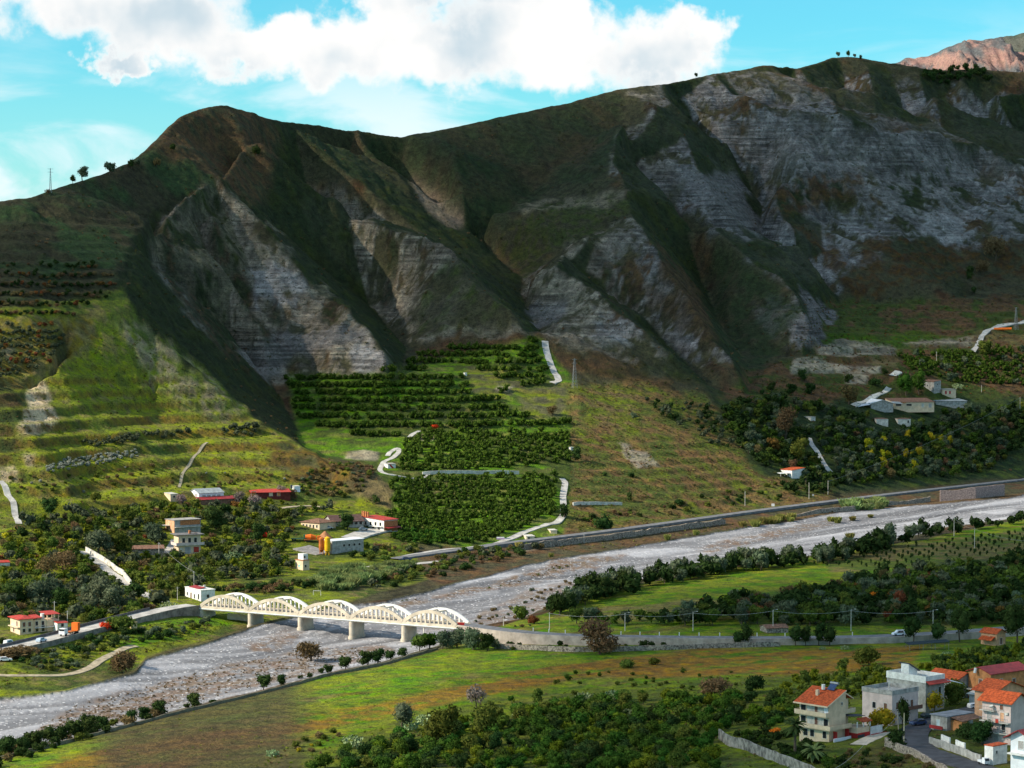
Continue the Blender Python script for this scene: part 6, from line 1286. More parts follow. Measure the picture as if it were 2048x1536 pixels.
LM = {'citrus': leaf_mat('citrus_leaves', (0.027, 0.068, 0.011), (0.081, 0.149, 0.022)), 'citrus_y': leaf_mat('citrus_leaves_yellowish', (0.061, 0.101, 0.011), (0.189, 0.230, 0.020)),
      'olive': leaf_mat('olive_leaves', (0.054, 0.078, 0.041), (0.142, 0.169, 0.101)), 'dark': leaf_mat('dark_leaves', (0.016, 0.038, 0.011), (0.061, 0.095, 0.027)), 'broad': leaf_mat('broad_leaves', (0.047, 0.074, 0.014), (0.149, 0.176, 0.034)),
      'autumn': leaf_mat('autumn_leaves', (0.12, 0.05, 0.02), (0.27, 0.12, 0.04)), 'yellow': leaf_mat('yellow_leaves', (0.216, 0.189, 0.016), (0.567, 0.459, 0.027)), 'red': leaf_mat('red_leaves', (0.472, 0.047, 0.016), (0.800, 0.135, 0.027)),
      'brown': leaf_mat('brown_twigs', (0.101, 0.068, 0.034), (0.230, 0.162, 0.074)), 'purple': leaf_mat('bare_twigs', (0.189, 0.142, 0.135), (0.351, 0.270, 0.243)), 'reed': leaf_mat('reed_leaves', (0.135, 0.149, 0.034), (0.365, 0.338, 0.095)), 'reedg': leaf_mat('green_reed_leaves', (0.101, 0.149, 0.047), (0.270, 0.324, 0.121)),
      'grey': leaf_mat('grey_shrub_leaves', (0.176, 0.203, 0.162), (0.378, 0.392, 0.338)), 'pear': leaf_mat('cactus_pads', (0.176, 0.257, 0.121), (0.432, 0.513, 0.257)), 'palm': leaf_mat('palm_fronds', (0.041, 0.061, 0.020), (0.121, 0.149, 0.047)), 'scrub': leaf_mat('scrub_leaves', (0.030, 0.041, 0.014), (0.101, 0.101, 0.038))}
def crown_arrays(seed, n, rx, rz, zc, leaf, lumps, dens=.55, stretch=1.0, core=True, up=0.0):
    """leaf clumps spread through lumpy crown; returns verts, faces"""
    r = np.random.default_rng(seed); L_ = []
    for i in range(lumps):
        a = r.random() * 2 * np.pi; q = r.random() ** .6 * .62; L_.append((np.cos(a) * q * rx, np.sin(a) * q * rx, zc + r.uniform(-.55, .62) * rz, r.uniform(.38, .62)))
    L_.append((0, 0, zc, .7)); L_ = np.array(L_)
    k = r.integers(0, len(L_), n); d = r.normal(size=(n, 3)); d /= np.linalg.norm(d, axis=1)[:, None]
    rad = L_[k, 3] * (dens + (1 - dens) * r.random(n) ** .5) * r.uniform(.85, 1.18, n)
    c = np.stack([L_[k, 0] + d[:, 0] * rad * rx, L_[k, 1] + d[:, 1] * rad * rx, L_[k, 2] + d[:, 2] * rad * rz], 1)
    nr = d + r.normal(size=(n, 3)) * .75; nr[:, 2] += up; nr /= np.linalg.norm(nr, axis=1)[:, None]
    t = np.cross(nr, r.normal(size=(n, 3))); t /= np.linalg.norm(t, axis=1)[:, None]; b = np.cross(nr, t)
    s = leaf * r.uniform(.55, 1.25, n)[:, None]
    v = np.stack([c - t * s * stretch, c + b * s * .62, c + t * s * stretch, c - b * s * .62], 1).reshape(-1, 3)
    f = np.arange(n * 4).reshape(n, 4)
    v[:, 2] = np.maximum(v[:, 2], .05)
    V_ = [v]; F_ = [f]; base = n * 4
    if core:
        for (lx, ly, lz, lr) in L_:
            ns, nrg = 7, 4; q = []
            for i in range(nrg + 1):
                ph = math.pi * i / nrg
                for j in range(ns):
                    a = 2 * math.pi * j / ns; rr = lr * .66 * r.uniform(.85, 1.1); q.append((lx + rr * rx * math.sin(ph) * math.cos(a), ly + rr * rx * math.sin(ph) * math.sin(a), max(.04, lz + rr * rz * math.cos(ph))))
            V_.append(np.array(q)); fs = [(base + i * ns + j, base + i * ns + (j + 1) % ns, base + (i + 1) * ns + (j + 1) % ns, base + (i + 1) * ns + j) for i in range(nrg) for j in range(ns)]
            F_.append(np.array(fs)); base += len(q)
    return np.concatenate(V_), np.concatenate(F_)
def arr_mesh(name, v, f, mats, mi=None):
    me = bpy.data.meshes.new(name); me.vertices.add(len(v)); me.vertices.foreach_set('co', v.astype(np.float32).ravel()); k = f.shape[1]
    me.loops.add(f.size); me.loops.foreach_set('vertex_index', f.astype(np.int32).ravel()); me.polygons.add(len(f)); me.polygons.foreach_set('loop_start', np.arange(0, f.size, k, dtype=np.int32)); me.polygons.foreach_set('loop_total', np.full(len(f), k, np.int32))
    for m in mats: me.materials.append(m)
    if mi is not None: me.polygons.foreach_set('material_index', mi.astype(np.int32))
    me.update(calc_edges=True); return me
def trunk_mb(h, r, seed, limbs=4, spread=.5):
    rr = random.Random(int(seed)); mb = MB(); p = Vector((0, 0, -.4)); q = Vector((rr.uniform(-.15, .15), rr.uniform(-.15, .15), h * .45)); mb.tube(p, q, r, r * .75, 6)
    for i in range(limbs):
        a = rr.uniform(0, 6.28); e = q + Vector((math.cos(a) * h * spread * .5, math.sin(a) * h * spread * .5, h * rr.uniform(.3, .5))); mb.tube(q, e, r * .55, r * .2, 5)
        e2 = e + Vector((rr.uniform(-.3, .3) * h * .4, rr.uniform(-.3, .3) * h * .4, h * .18)); mb.tube(e, e2, r * .25, r * .08, 4)
    return mb
# unit trees (crown radius 1 = half width 1 m, scaled on placement); style: rx, rz, centre z, trunk
STY = {'round': (1.0, .85, .95, .6), 'dome': (1.0, .75, .72, .3), 'tall': (1.0, 1.35, 1.75, .8), 'bush': (1.0, .62, .55, .15), 'open': (1.0, .9, 1.25, .9), 'umbrella': (1.0, .55, 1.35, 1.1)}
PROTO = {}
def proto(sty, lk, det, var):
    key = (sty, lk, det, var)
    if key in PROTO: return PROTO[key]
    rx, rz, zc, th = STY[sty]; n = {3: 1500, 2: 620, 1: 240, 0: 70}[det]; lf = {3: .085, 2: .125, 1: .19, 0: .30}[det]; bare = lk in ('brown', 'purple')
    v, f = crown_arrays(hash((sty, var)) % 9999 + var * 31 if False else var * 131 + len(sty) * 17 + det, n, rx, rz, zc, lf * (.75 if bare else 1), {3: 9, 2: 7, 1: 5, 0: 3}[det], .5, 1.9 if bare else 1.15, core=not bare)
    cr = arr_mesh('crown', v, f, [LM[lk]]); tm = trunk_mb(zc + rz * .3, .075 if sty != 'bush' else .05, var + 5, 5 if bare else 3)
    tv = np.array(tm.v); 
    tr = bpy.data.meshes.new('trunk'); tr.from_pydata(tm.v, [], tm.f); tr.materials.append(m_bark)
    # one-mesh version for the distance
    fa = np.array([q if len(q) == 4 else tuple(q[:3]) + (q[2],) for q in tm.f if len(q) in (3, 4)])
    fv = np.concatenate([v, tv]); ff = np.concatenate([f, fa + len(v)]); one = arr_mesh('tree', fv, ff, [LM[lk], m_bark], np.concatenate([np.zeros(len(f)), np.ones(len(fa))]))
    PROTO[key] = (cr, tr, one, fv, ff, len(f)); return PROTO[key]
KEEP = []          # (x, y, radius) keep-outs in plan, and picture boxes of buildings
BOX = []
bpy.context.view_layer.update()
for o in list(C.objects):
    if o.parent is None and o.get('category') in ('house', 'shed', 'barn', 'hut', 'hall', 'workshop', 'tower', 'ruin', 'silo', 'bridge', 'truck', 'car', 'van', 'cistern', 'sand heap', 'carport', 'canopy', 'goal', 'pylon', 'sign', 'tarpaulin'):
        u0 = v0 = 1e9; u1 = v1 = -1e9; ys = []; xs = []
        for c in [o] + list(o.children_recursive):
            if c.type != 'MESH': continue
            for k in c.bound_box:
                q = c.matrix_world @ Vector(k); a, b = proj(q.x, q.y, q.z); u0 = min(u0, a); u1 = max(u1, a); v0 = min(v0, b); v1 = max(v1, b); ys.append(q.y); xs.append(q.x)
        if ys:
            base = proj(o.location.x, o.location.y, o.location.z)[1]
            BOX.append((u0, u1, v0, min(v1, base + 4), min(ys), o.get('category'))); 
            if o.get('category') != 'bridge': KEEP.append((sum(xs) / len(xs), sum(ys) / len(ys), .5 * max(max(xs) - min(xs), 2) + .5))
for o in C.objects:
    if o.type == 'MESH' and o.get('kind') == 'structure' and o.name.split('.')[0] in ('valley_road', 'lane', 'track', 'yard', 'street', 'driveway', 'road'):
        vv = o.data.vertices; st_ = 6 if o.name.split('.')[0] != 'road' else 2
        for i in range(0, len(vv) - 2, st_): q = (vv[i + 1].co + vv[i + 2].co) / 2 if st_ == 6 else (vv[i].co + vv[i + 1].co) / 2; KEEP.append((q.x, q.y, 2.6 if o.name.split('.')[0] in ('lane', 'track') else 4.6))
KEEPA = np.array(KEEP)
t_ax = np.array([(LB.x + (RB.x - LB.x) * k / 40, LB.y + 3 + (RB.y - LB.y) * k / 40, 6.5) for k in range(41)]); KEEPA = np.concatenate([KEEPA, t_ax])
def free(p, r): return not np.any((KEEPA[:, 0] - p.x) ** 2 + (KEEPA[:, 1] - p.y) ** 2 < (KEEPA[:, 2] + r * .7) ** 2)
def hides(p, r, hh, k=.35):
    s = F / p.y; u, v = proj(p.x, p.y, p.z)
    for (u0, u1, v0, v1, y, c) in BOX:
        if p.y < y + 2 and u + r * s > u0 and u - r * s < u1 and v - hh * s < v1 - (v1 - v0) * k and v > v0: return True
    return False
CNT = {}; FAR = {}
NAME = {'citrus': 'citrus_tree', 'citrus_y': 'citrus_tree', 'olive': 'olive_tree', 'dark': 'evergreen_tree', 'broad': 'broadleaf_tree', 'autumn': 'autumn_tree', 'yellow': 'yellow_tree', 'red': 'red_tree', 'brown': 'brown_bush', 'purple': 'bare_tree', 'grey': 'grey_shrub', 'scrub': 'shrub'}
CAT = {'brown': 'bush', 'grey': 'shrub', 'scrub': 'shrub'}
def tree(p, r, lk, sty='round', label='', group=None, det=None, parts=None, hsc=1.0, name=None, cat=None):
    s = F / p.y * r * 2; det = det if det is not None else (3 if s > 44 else 2 if s > 20 else 1)
    parts = parts if parts is not None else s > 24
    nm = name or ('bush' if sty == 'bush' and lk not in ('grey', 'scrub', 'brown') else NAME.get(lk, 'tree')); cat = cat or ('bush' if nm == 'bush' else CAT.get(lk, 'tree'))
    CNT[nm] = CNT.get(nm, 0) + 1
    if CNT[nm] > 296 and label != '' and group: 
        FAR.setdefault((nm,), []).append((p, r, lk, sty, hsc)); return None
    cr, tr, one, *_ = proto(sty, lk, det, int(rng.integers(0, 3))); ang = rng.random() * 6.28; sc3 = (r * rng.uniform(.9, 1.12), r * rng.uniform(.9, 1.12), r * hsc * rng.uniform(.9, 1.1))
    if parts:
        t = empty(nm, p, ang, label, cat, group); t.scale = sc3
        for me, n_ in ((cr, 'crown'), (tr, 'trunk')): o = bpy.data.objects.new(n_, me); C.objects.link(o); o.parent = t
    else:
        t = bpy.data.objects.new(nm, one); C.objects.link(t); t.location = p; t.rotation_euler = (0, 0, ang); t.scale = sc3; tag(t, label, cat, group)
    return t
TREES_XY = []
def ok_space(p, r, k=.75):
    for (x, y, q) in TREES_XY[-1500:]:
        if (x - p.x) ** 2 + (y - p.y) ** 2 < ((q + r) * k) ** 2: return False
    return True
def pick(mix):
    q = rng.random() * sum(m[1] for m in mix)
    for m in mix:
        q -= m[1]
        if q <= 0: return m
    return mix[-1]
LQ = {'citrus': 'dark green citrus tree', 'citrus_y': 'yellow-green citrus tree', 'olive': 'grey-green olive tree', 'dark': 'dark evergreen tree', 'broad': 'mid green leafy tree', 'autumn': 'orange-brown autumn tree', 'yellow': 'yellow-leaved tree', 'red': 'red-leaved tree', 'brown': 'brown dry bush', 'purple': 'bare twiggy greyish tree', 'grey': 'pale grey shrub', 'scrub': 'dark green shrub'}
LQB = {'brown': 'brown dry bush', 'purple': 'bare greyish bush', 'citrus': 'rounded dark green bush', 'citrus_y': 'yellow-green bush', 'olive': 'grey-green bush', 'dark': 'dark evergreen bush', 'broad': 'mid green bush', 'autumn': 'orange-brown bush', 'yellow': 'yellow bush', 'red': 'red bush', 'grey': 'pale grey shrub', 'scrub': 'dark green shrub'}
def scatter(poly, n, mix, where, grp, k=.75, hide=.35, jit=0):
    poly = np.array(poly, float); x0, y0 = poly.min(0); x1, y1 = poly.max(0); made = 0
    for _ in range(n):
        u = rng.uniform(x0, x1); v = rng.uniform(y0, y1)
        if not pip(np.array([u]), np.array([v]), poly)[0]: continue
        lk, _w, sty, rmin, rmax = pick(mix); r = rng.uniform(rmin, rmax); p = hit(u, v)
        if not free(p, r) or not ok_space(p, r, k): continue
        hh = r * (STY[sty][2] + STY[sty][1])
        if hide and hides(p, r, hh, hide): continue
        TREES_XY.append((p.x, p.y, r)); made += 1
        q = LQB if sty == 'bush' else LQ
        tree(p, r, lk, sty, q.get(lk, LQ[lk]) + ' ' + where, grp + ' (' + lk.replace('_y', ' yellowish') + ')')
    return made
def one(u, v, r, lk, sty, label, hsc=1.0, **k):
    p = hit(u, v); TREES_XY.append((p.x, p.y, r)); return tree(p, r, lk, sty, label, None, hsc=hsc, **k)
# --- trees one can single out
for u, v, wpx, lk, sty, lab, hs in (
    (803, 1464, 52, 'olive', 'tall', 'tall dense grey-green tree standing alone at the edge of the green field', .85), (888, 1484, 82, 'broad', 'round', 'large brownish green tree right of the pale cactus clump', 1.05), (975, 1470, 66, 'broad', 'round', 'brownish tree beside the large one in the foreground orchard', 1.1),
    (953, 1415, 44, 'purple', 'round', 'bare lilac-grey twiggy tree between the field and the orchard', 1), (1075, 1412, 36, 'broad', 'round', 'mid green round tree right of the bare lilac tree', 1), (1506, 1386, 50, 'dark', 'round', 'big round dark tree alone in the grass left of the cream villa', 1.05),
    (1434, 1392, 62, 'brown', 'bush', 'sprawling brown bush left of the big round dark tree', 1.1), (1200, 1308, 96, 'brown', 'round', 'big half bare brown tree in front of the road wall', .85), (1766, 1462, 62, 'yellow', 'round', 'olive yellow tree between the cream villa and the pink house', 1.0), (1806, 1462, 26, 'dark', 'tall', 'narrow dark conifer behind the corner poles', 1.7),
    (1868, 1425, 36, 'yellow', 'tall', 'slim yellowish tree at the corner of the street', .95), (1912, 1408, 60, 'broad', 'round', 'brownish green tree before the white tarpaulin', .9), (1963, 1490, 60, 'dark', 'round', 'dark garden tree behind the grey street wall', 1.0), (1930, 1478, 48, 'dark', 'bush', 'dark garden bush in front of the brown lean-to', 1.1),
    (1790, 1500, 40, 'dark', 'round', 'dark tree at the end of the driveway left of the corner poles', 1.2), (1550, 1470, 24, 'red', 'bush', 'red shrub left of the taller palm', 1.0), (1427, 1505, 26, 'yellow', 'bush', 'yellow shrub outside the corner of the garden wall', 1.1), (1465, 1450, 44, 'dark', 'round', 'dark tree above the corner of the garden wall', 1.0),
    (1738, 1330, 58, 'broad', 'bush', 'rounded brown-green bush in the middle of the rough field', 1.2), (1476, 1292, 30, 'dark', 'tall', 'left one of the two dark trees against the road wall', .9), (1495, 1294, 34, 'dark', 'tall', 'right one of the two dark trees against the road wall', .95),
    (1592, 1292, 32, 'dark', 'tall', 'dark tree at the road wall, first of the four right of the pair', .9), (1612, 1292, 30, 'dark', 'tall', 'dark tree at the road wall, second of the four', .9), (1638, 1292, 34, 'dark', 'tall', 'dark tree at the road wall, third of the four', .9), (1660, 1292, 36, 'dark', 'tall', 'dark tree at the road wall, last of the four', .95),
    (1826, 1288, 38, 'dark', 'tall', 'dark tree just right of the white van', .9), (1875, 1286, 40, 'dark', 'tall', 'dark tree behind the blue net canopy', .9), (1920, 1284, 46, 'dark', 'tall', 'dark tree left of the peach cottage', 1.0), (2035, 1290, 60, 'dark', 'tall', 'dark tree right of the peach cottage', 1.0),
    (1310, 1330, 26, 'broad', 'bush', 'lone bush in the field below the road wall', 1), (1255, 1335, 36, 'broad', 'bush', 'green bush below the big half bare tree', 1), (1246, 1400, 20, 'citrus', 'round', 'little tree at the upper edge of the foreground orchard', 1.2), (1023, 1405, 14, 'citrus', 'round', 'small upright tree in the field margin', 1.3),
    (300, 1277, 18, 'olive', 'round', 'dark small tree alone on the left meadow', 1.2), (182, 1016, 0, '', '', '', 0), (190, 1005, 26, 'broad', 'open', 'spreading bare-limbed tree on the grass below the terraces', 1.0), (283, 992, 14, 'broad', 'open', 'small thin tree on the grass left of the cream hut', 1.2),
    (870, 862, 16, 'red', 'round', 'bright orange-red tree among the dark orchard rows', 1), (1128, 1036, 32, 'dark', 'round', 'round dark tree at the foot of the steep lane', 1.0), (1152, 922, 28, 'dark', 'round', 'large dark tree at the right edge of the upper orchard', 1.1), (1105, 830, 26, 'brown', 'round', 'brown bush alone on the grassy knoll', .9),
    (752, 1008, 18, 'dark', 'round', 'dark bush on the slope left of the lower orchard', 1.1), (1210, 1058, 44, 'dark', 'bush', 'wide dark bush above the road wall in the middle', 1.3), (1258, 1002, 16, 'dark', 'round', 'dark small tree at the end of the pale wall', 1.2), (1209, 952, 14, 'dark', 'bush', 'left small dark bush on the brown terraces', 1.2), (1262, 955, 16, 'dark', 'bush', 'right small dark bush on the brown terraces', 1.2),
    (1325, 832, 14, 'olive', 'tall', 'olive tree on the knoll, right one of the pair', .9), (1268, 838, 16, 'olive', 'round', 'olive tree on the knoll, left one of the pair', 1), (1603, 762, 24, 'dark', 'round', 'round dark tree on the stony terrace, left', 1), (1698, 765, 18, 'dark', 'round', 'round dark tree on the stony terrace, middle', 1), (1770, 750, 14, 'dark', 'round', 'small dark tree beside the white stub of lane', 1), (1748, 770, 30, 'dark', 'bush', 'pair of merged dark bushes above the farm lane', 1.1),
    (1585, 790, 26, 'dark', 'round', 'round dark tree above the open barn lane, left', 1), (1622, 790, 26, 'dark', 'round', 'round dark tree above the open barn lane, right', 1), (1543, 782, 18, 'dark', 'round', 'round dark tree at the gully mouth', 1), (1525, 788, 14, 'dark', 'bush', 'small dark bush at the gully mouth', 1), (1697, 808, 42, 'brown', 'round', 'brown leaved tree left of the white open barn', 1.0), (1812, 792, 44, 'citrus', 'tall', 'big bright green tree behind the barns, left', .9), (1838, 790, 38, 'citrus', 'tall', 'big bright green tree behind the barns, right', .8),
    (1970, 715, 36, 'broad', 'round', 'round brown-green tree by the hill lane', 1.0), (1884, 600, 0, '', '', '', 0), (1990, 520, 44, 'brown', 'round', 'big russet tree high on the right slope', 1.1), (1965, 550, 30, 'brown', 'round', 'russet tree below the big one on the right slope', 1.0), (1940, 560, 26, 'dark', 'round', 'dark tree leftmost on the right slope', 1.2), (1948, 590, 14, 'dark', 'tall', 'small dark tree in the gully on the right slope', 1),
    (1570, 880, 56, 'brown', 'tall', 'tall rust coloured poplar like tree among the dark woods', .8), (1545, 905, 34, 'autumn', 'round', 'orange tinted tree left of the rust coloured one', 1), (1598, 930, 40, 'broad', 'tall', 'tall brown-green tree left of the steep lane', .9),
    (695, 1060, 36, 'dark', 'round', 'dark yard tree in front of the brown roofed hall', 1.1), (500, 1100, 0, '', '', '', 0), (540, 1098, 18, 'yellow', 'round', 'yellow-green round tree left of the silos', 1), (527, 1075, 22, 'red', 'bush', 'reddish bush in the trees left of the silos', 1), (478, 1008, 30, 'purple', 'round', 'bare brown tree right of the barn', 1), (562, 990, 22, 'purple', 'round', 'bare tree before the long red shed', 1), (585, 1000, 22, 'brown', 'round', 'brown tree at the right end of the red shed', 1),
    (510, 1018, 28, 'purple', 'round', 'lilac bare tree below the long red shed', 1), (363, 1010, 26, 'purple', 'round', 'bare brown tree between the cream hut and the barn', 1), (470, 1012, 24, 'autumn', 'bush', 'orange bush in front of the barn', .7), (242, 1262, 60, 'broad', 'bush', 'green bush with red creeper beside the left road', 1.0), (212, 1262, 30, 'red', 'bush', 'red creeper bush hanging over the left road wall', .9), (258, 1250, 0, '', '', '', 0),
    (245, 1345, 64, 'brown', 'bush', 'large brown bush on the river bank at left', 1.1), (40, 1316, 90, 'brown', 'bush', 'wide fawn bush below the road at the left edge', .5), (622, 1322, 66, 'brown', 'round', 'russet bush in the gravel left of the wall trees', .8), (1043, 1240, 40, 'broad', 'bush', 'bright green bush at the river edge right of the bridge', 1.2), (1068, 1248, 30, 'autumn', 'bush', 'red-brown bush beside the bright green one', .9),
    (1376, 1200, 0, '', '', '', 0), (1748, 1205, 26, 'red', 'round', 'dark red tree in the wood right of the meadow', 1), (1820, 1222, 34, 'dark', 'tall', 'tall dark conifer like tree in the right wood', 1.0), (1800, 1225, 30, 'autumn', 'tall', 'rust tree in the middle of the right wood', .9)):
    if wpx: s = F / hit(u, v).y; one(u, v, wpx / s / 2, lk, sty, lab, hs, parts=wpx > 20)
# skyline trees
for u, v, w_, lk, lab, hs in ((96, 388, 16, 'brown', 'low bush on the left skyline beside the mast', .7), (146, 366, 16, 'dark', 'dark bushy tree, left of the merged pair on the left skyline', .9), (165, 362, 28, 'olive', 'widest olive tree on the left skyline', 1.0), (220, 350, 24, 'olive', 'olive tree alone on the left skyline slope', 1.0), (243, 345, 11, 'olive', 'small thin olive on the left skyline', 1.2), (263, 337, 18, 'dark', 'dark olive at the upper left skyline', 1.2), (275, 332, 18, 'olive', 'olive touching the dark one at the upper left skyline', 1.1), (313, 334, 18, 'brown', 'brown tree just inside the slope below the skyline', 1.1), (346, 302, 14, 'dark', 'dark upright tree below the left peak', 1.3), (514, 312, 20, 'dark', 'dark scrub tree in the brown hollow below the second peak', 1.2),
                              (1392, 154, 8, 'dark', 'tiny lone tree on the crest left of centre right', 1.2), (1676, 113, 9, 'olive', 'first of the four little trees on the highest right summit', 1.1), (1697, 114, 10, 'dark', 'tallest little tree on the highest right summit', 1.4), (1709, 116, 7, 'olive', 'third little tree on the highest right summit', 1.1), (1721, 121, 8, 'dark', 'last little tree, lower down the right summit', 1.6)):
    s = F / hit(u, v).y; one(u, v, w_ / s / 2, lk, 'open', lab, hs, det=2)
scatter([(1840, 146), (1900, 140), (1975, 142), (1985, 165), (1930, 160), (1890, 172), (1850, 160)], 160, [('dark', 1, 'round', 2.5, 4.5)], 'on the crest at upper right', 'dark trees on the crest at upper right', .6)
# --- orchards on the terraces: rows follow the level lines
def contour_rows(poly, step, ph, sp_, mix, where, grp, z0=8, z1=140):
    poly = np.array(poly, float); made = []
    for zk in np.arange(z0 + ph * step, z1, step):
        last = None
        for j in range(45, NA - 45, 1):
            c = Zf[:, j]; i = np.nonzero((c[:-1] < zk) & (c[1:] >= zk))[0]
            for ii in i[:2]:
                y = YR[ii]; x = AC[j] * y; u, v = proj(x, y, zk)
                if not pip(np.array([u]), np.array([v]), poly)[0]: continue
                if last is not None and math.hypot(x - last[0], y - last[1]) < sp_: continue
                last = (x, y); made.append((x + rng.normal() * .35, y + rng.normal() * .35))
    return made
CITM = [('citrus', 1.0, 'dome', 2.1, 2.7)]
def plant_list(lst, mix, where, grp, keep=.95, k=.62):
    lst = sorted(lst, key=lambda q: q[1])
    for x, y in lst:
        if rng.random() > keep: continue
        p = Vector((x, y, float(zat(x, y)))); lk, _w, sty, a, b = pick(mix); r = rng.uniform(a, b)
        if not free(p, r) or not ok_space(p, r, k): continue
        TREES_XY.append((x, y, r)); tree(p, r, lk, sty, (LQB if sty == 'bush' else LQ)[lk] + ' ' + where, grp)
def lattice(poly, dx, dy, rot, jit=.35):
    poly = np.array(poly, float); P_ = [hit(u, v) for u, v in poly]; xs = [p.x for p in P_]; ys = [p.y for p in P_]; out = []
    cx, cy = sum(xs) / len(xs), sum(ys) / len(ys); R_ = max(max(xs) - min(xs), max(ys) - min(ys)); c_, s__ = math.cos(rot), math.sin(rot)
    for i in range(-int(R_ / dy), int(R_ / dy) + 1):
        for j in range(-int(R_ / dx), int(R_ / dx) + 1):
            a = j * dx + rng.normal() * jit; b = i * dy + rng.normal() * jit * .6; x = cx + a * c_ - b * s__; y = cy + a * s__ + b * c_
            if y < 410 or abs(x / y) > .39: continue
            u, v = proj(x, y, float(zat(x, y)))
            if pip(np.array([u]), np.array([v]), poly)[0]: out.append((x, y))
    return out
FGO = [(590, 1545), (700, 1512), (800, 1480), (930, 1450), (1050, 1420), (1180, 1405), (1330, 1400), (1440, 1388), (1570, 1410), (1590, 1450), (1440, 1460), (1420, 1490), (1440, 1545)]
plant_list(lattice(FGO, 4.0, 4.4, .25, .9), [('citrus', 1.0, 'dome', 1.6, 2.7), ('citrus_y', .4, 'dome', 1.4, 2.4), ('dark', .35, 'dome', 1.5, 2.6), ('broad', .2, 'round', 1.4, 2.6)], 'in the foreground orchard', 'trees of the foreground orchard', .80, .68)
plant_list(lattice([(780, 968), (800, 955), (1118, 952), (1122, 1035), (1085, 1056), (1000, 1084), (860, 1092), (790, 1082), (770, 1040), (788, 1000)], 3.3, 6.6, .10, .22), [('citrus', 1.0, 'dome', 1.9, 2.4)], 'in the lowest block of the hillside orchard', 'trees of the lowest hillside orchard block', .93)
plant_list(lattice([(800, 875), (850, 862), (1000, 866), (1138, 862), (1140, 925), (1040, 936), (900, 942), (800, 945), (796, 905)], 3.4, 6.8, .08, .3), [('citrus', 1.0, 'dome', 2.0, 2.6)], 'in the middle block of the hillside orchard', 'trees of the middle hillside orchard block', .93)
for poly in ([(572, 752), (790, 742), (925, 748), (940, 790), (1000, 800), (1030, 830), (1000, 850), (860, 866), (740, 880), (640, 855), (600, 840)], [(800, 736), (850, 700), (1082, 682), (1104, 752), (1000, 757), (935, 730), (830, 742)], [(1030, 775), (960, 800), (1040, 830), (1140, 836), (1140, 856), (960, 866), (950, 820)], [(1040, 745), (1110, 765), (1100, 780), (1045, 775)]):
    L1 = contour_rows(poly, 3.9, .30, 2.9, None, '', '', 10, 130); plant_list(L1, [('citrus', 1.0, 'dome', 2.1, 2.8)], 'in the terrace rows of the upper orchard', 'trees in the terrace rows of the upper orchard', .95, .5)
# right bank citrus plots
plant_list(lattice([(1790, 712), (2110, 690), (2110, 775), (1960, 772), (1900, 765), (1830, 745)], 4.4, 6.0, .05), [('citrus', 1, 'dome', 2.2, 3.0), ('olive', .15, 'round', 2.2, 3.2)], 'in the lit plot above the farm sheds', 'citrus plot above the farm sheds', .9)
# young saplings in lines
plant_list(lattice([(1600, 1135), (1700, 1110), (1850, 1090), (2048, 1062), (2110, 1060), (2110, 1100), (1900, 1120), (1750, 1140)], 9.5, 6.0, 1.0, .25), [('dark', 1, 'tall', .6, 1.0)], 'sapling in the lines beyond the long meadow', 'young saplings planted in lines', .9, .3)
# --- river hedges, both sides
for (a, b, n, r0, r1) in ((1108, 1275, 110, 2.4, 4.2), (1300, 1335, 16, 3.0, 4.2), (1350, 1445, 60, 2.6, 4.0), (1450, 1535, 54, 2.8, 4.4), (1548, 1605, 22, 2.6, 3.6), (1625, 1690, 34, 2.6, 3.8), (1695, 1785, 50, 3.0, 4.4), (1800, 1890, 9, 2.6, 4.0), (1900, 2060, 13, 2.4, 3.8)):
    for _ in range(n):
        u = rng.uniform(a, b); v = np.interp(u, [p[0] for p in FB], [p[1] for p in FB]) + rng.uniform(6, 24) * (1.2 if u < 1280 else .8); p = hit(u, v); r = rng.uniform(r0, r1)
        if not ok_space(p, r, .46): continue
        TREES_XY.append((p.x, p.y, r)); lk = 'dark' if rng.random() < .7 else 'olive'
        tree(p, r, lk, 'round', LQ[lk] + ' in the long hedge between the river and the meadow', 'hedge trees between the river and the meadow', hsc=rng.uniform(.95, 1.35))
for u, v, w_ in ((10, 1500, 50), (40, 1498, 46), (70, 1492, 44), (98, 1486, 40), (125, 1478, 46), (150, 1472, 44), (178, 1462, 46), (205, 1460, 40), (262, 1440, 32), (290, 1435, 34), (316, 1428, 36), (385, 1412, 34), (528, 1375, 36), (562, 1368, 26), (655, 1345, 26), (690, 1336, 34), (735, 1328, 36), (757, 1322, 36), (805, 1308, 26), (780, 1312, 24)):
    v = float(np.interp(u, [p[0] for p in FB], [p[1] for p in FB])) + 3; s = F / hit(u, v).y; one(u, v, w_ / s / 2, 'dark', 'round', 'dark round tree growing along the boundary wall of the green field', .95)['group'] = 'dark trees along the field boundary wall'
for u, v, w_, lk in ((838, 1302, 34, 'broad'), (858, 1298, 40, 'citrus'), (885, 1298, 42, 'olive'), (915, 1295, 50, 'olive'), (920, 1280, 30, 'dark'), (945, 1300, 52, 'olive'), (975, 1302, 40, 'dark'), (990, 1298, 26, 'olive'), (1085, 1270, 0, 'dark')):
    if w_: s = F / hit(u, v).y; one(u, v, w_ / s / 2, lk, 'round', LQ[lk] + ' in the clump below the right end of the bridge', .95)['group'] = 'clump below the right end of the bridge (' + lk + ')'
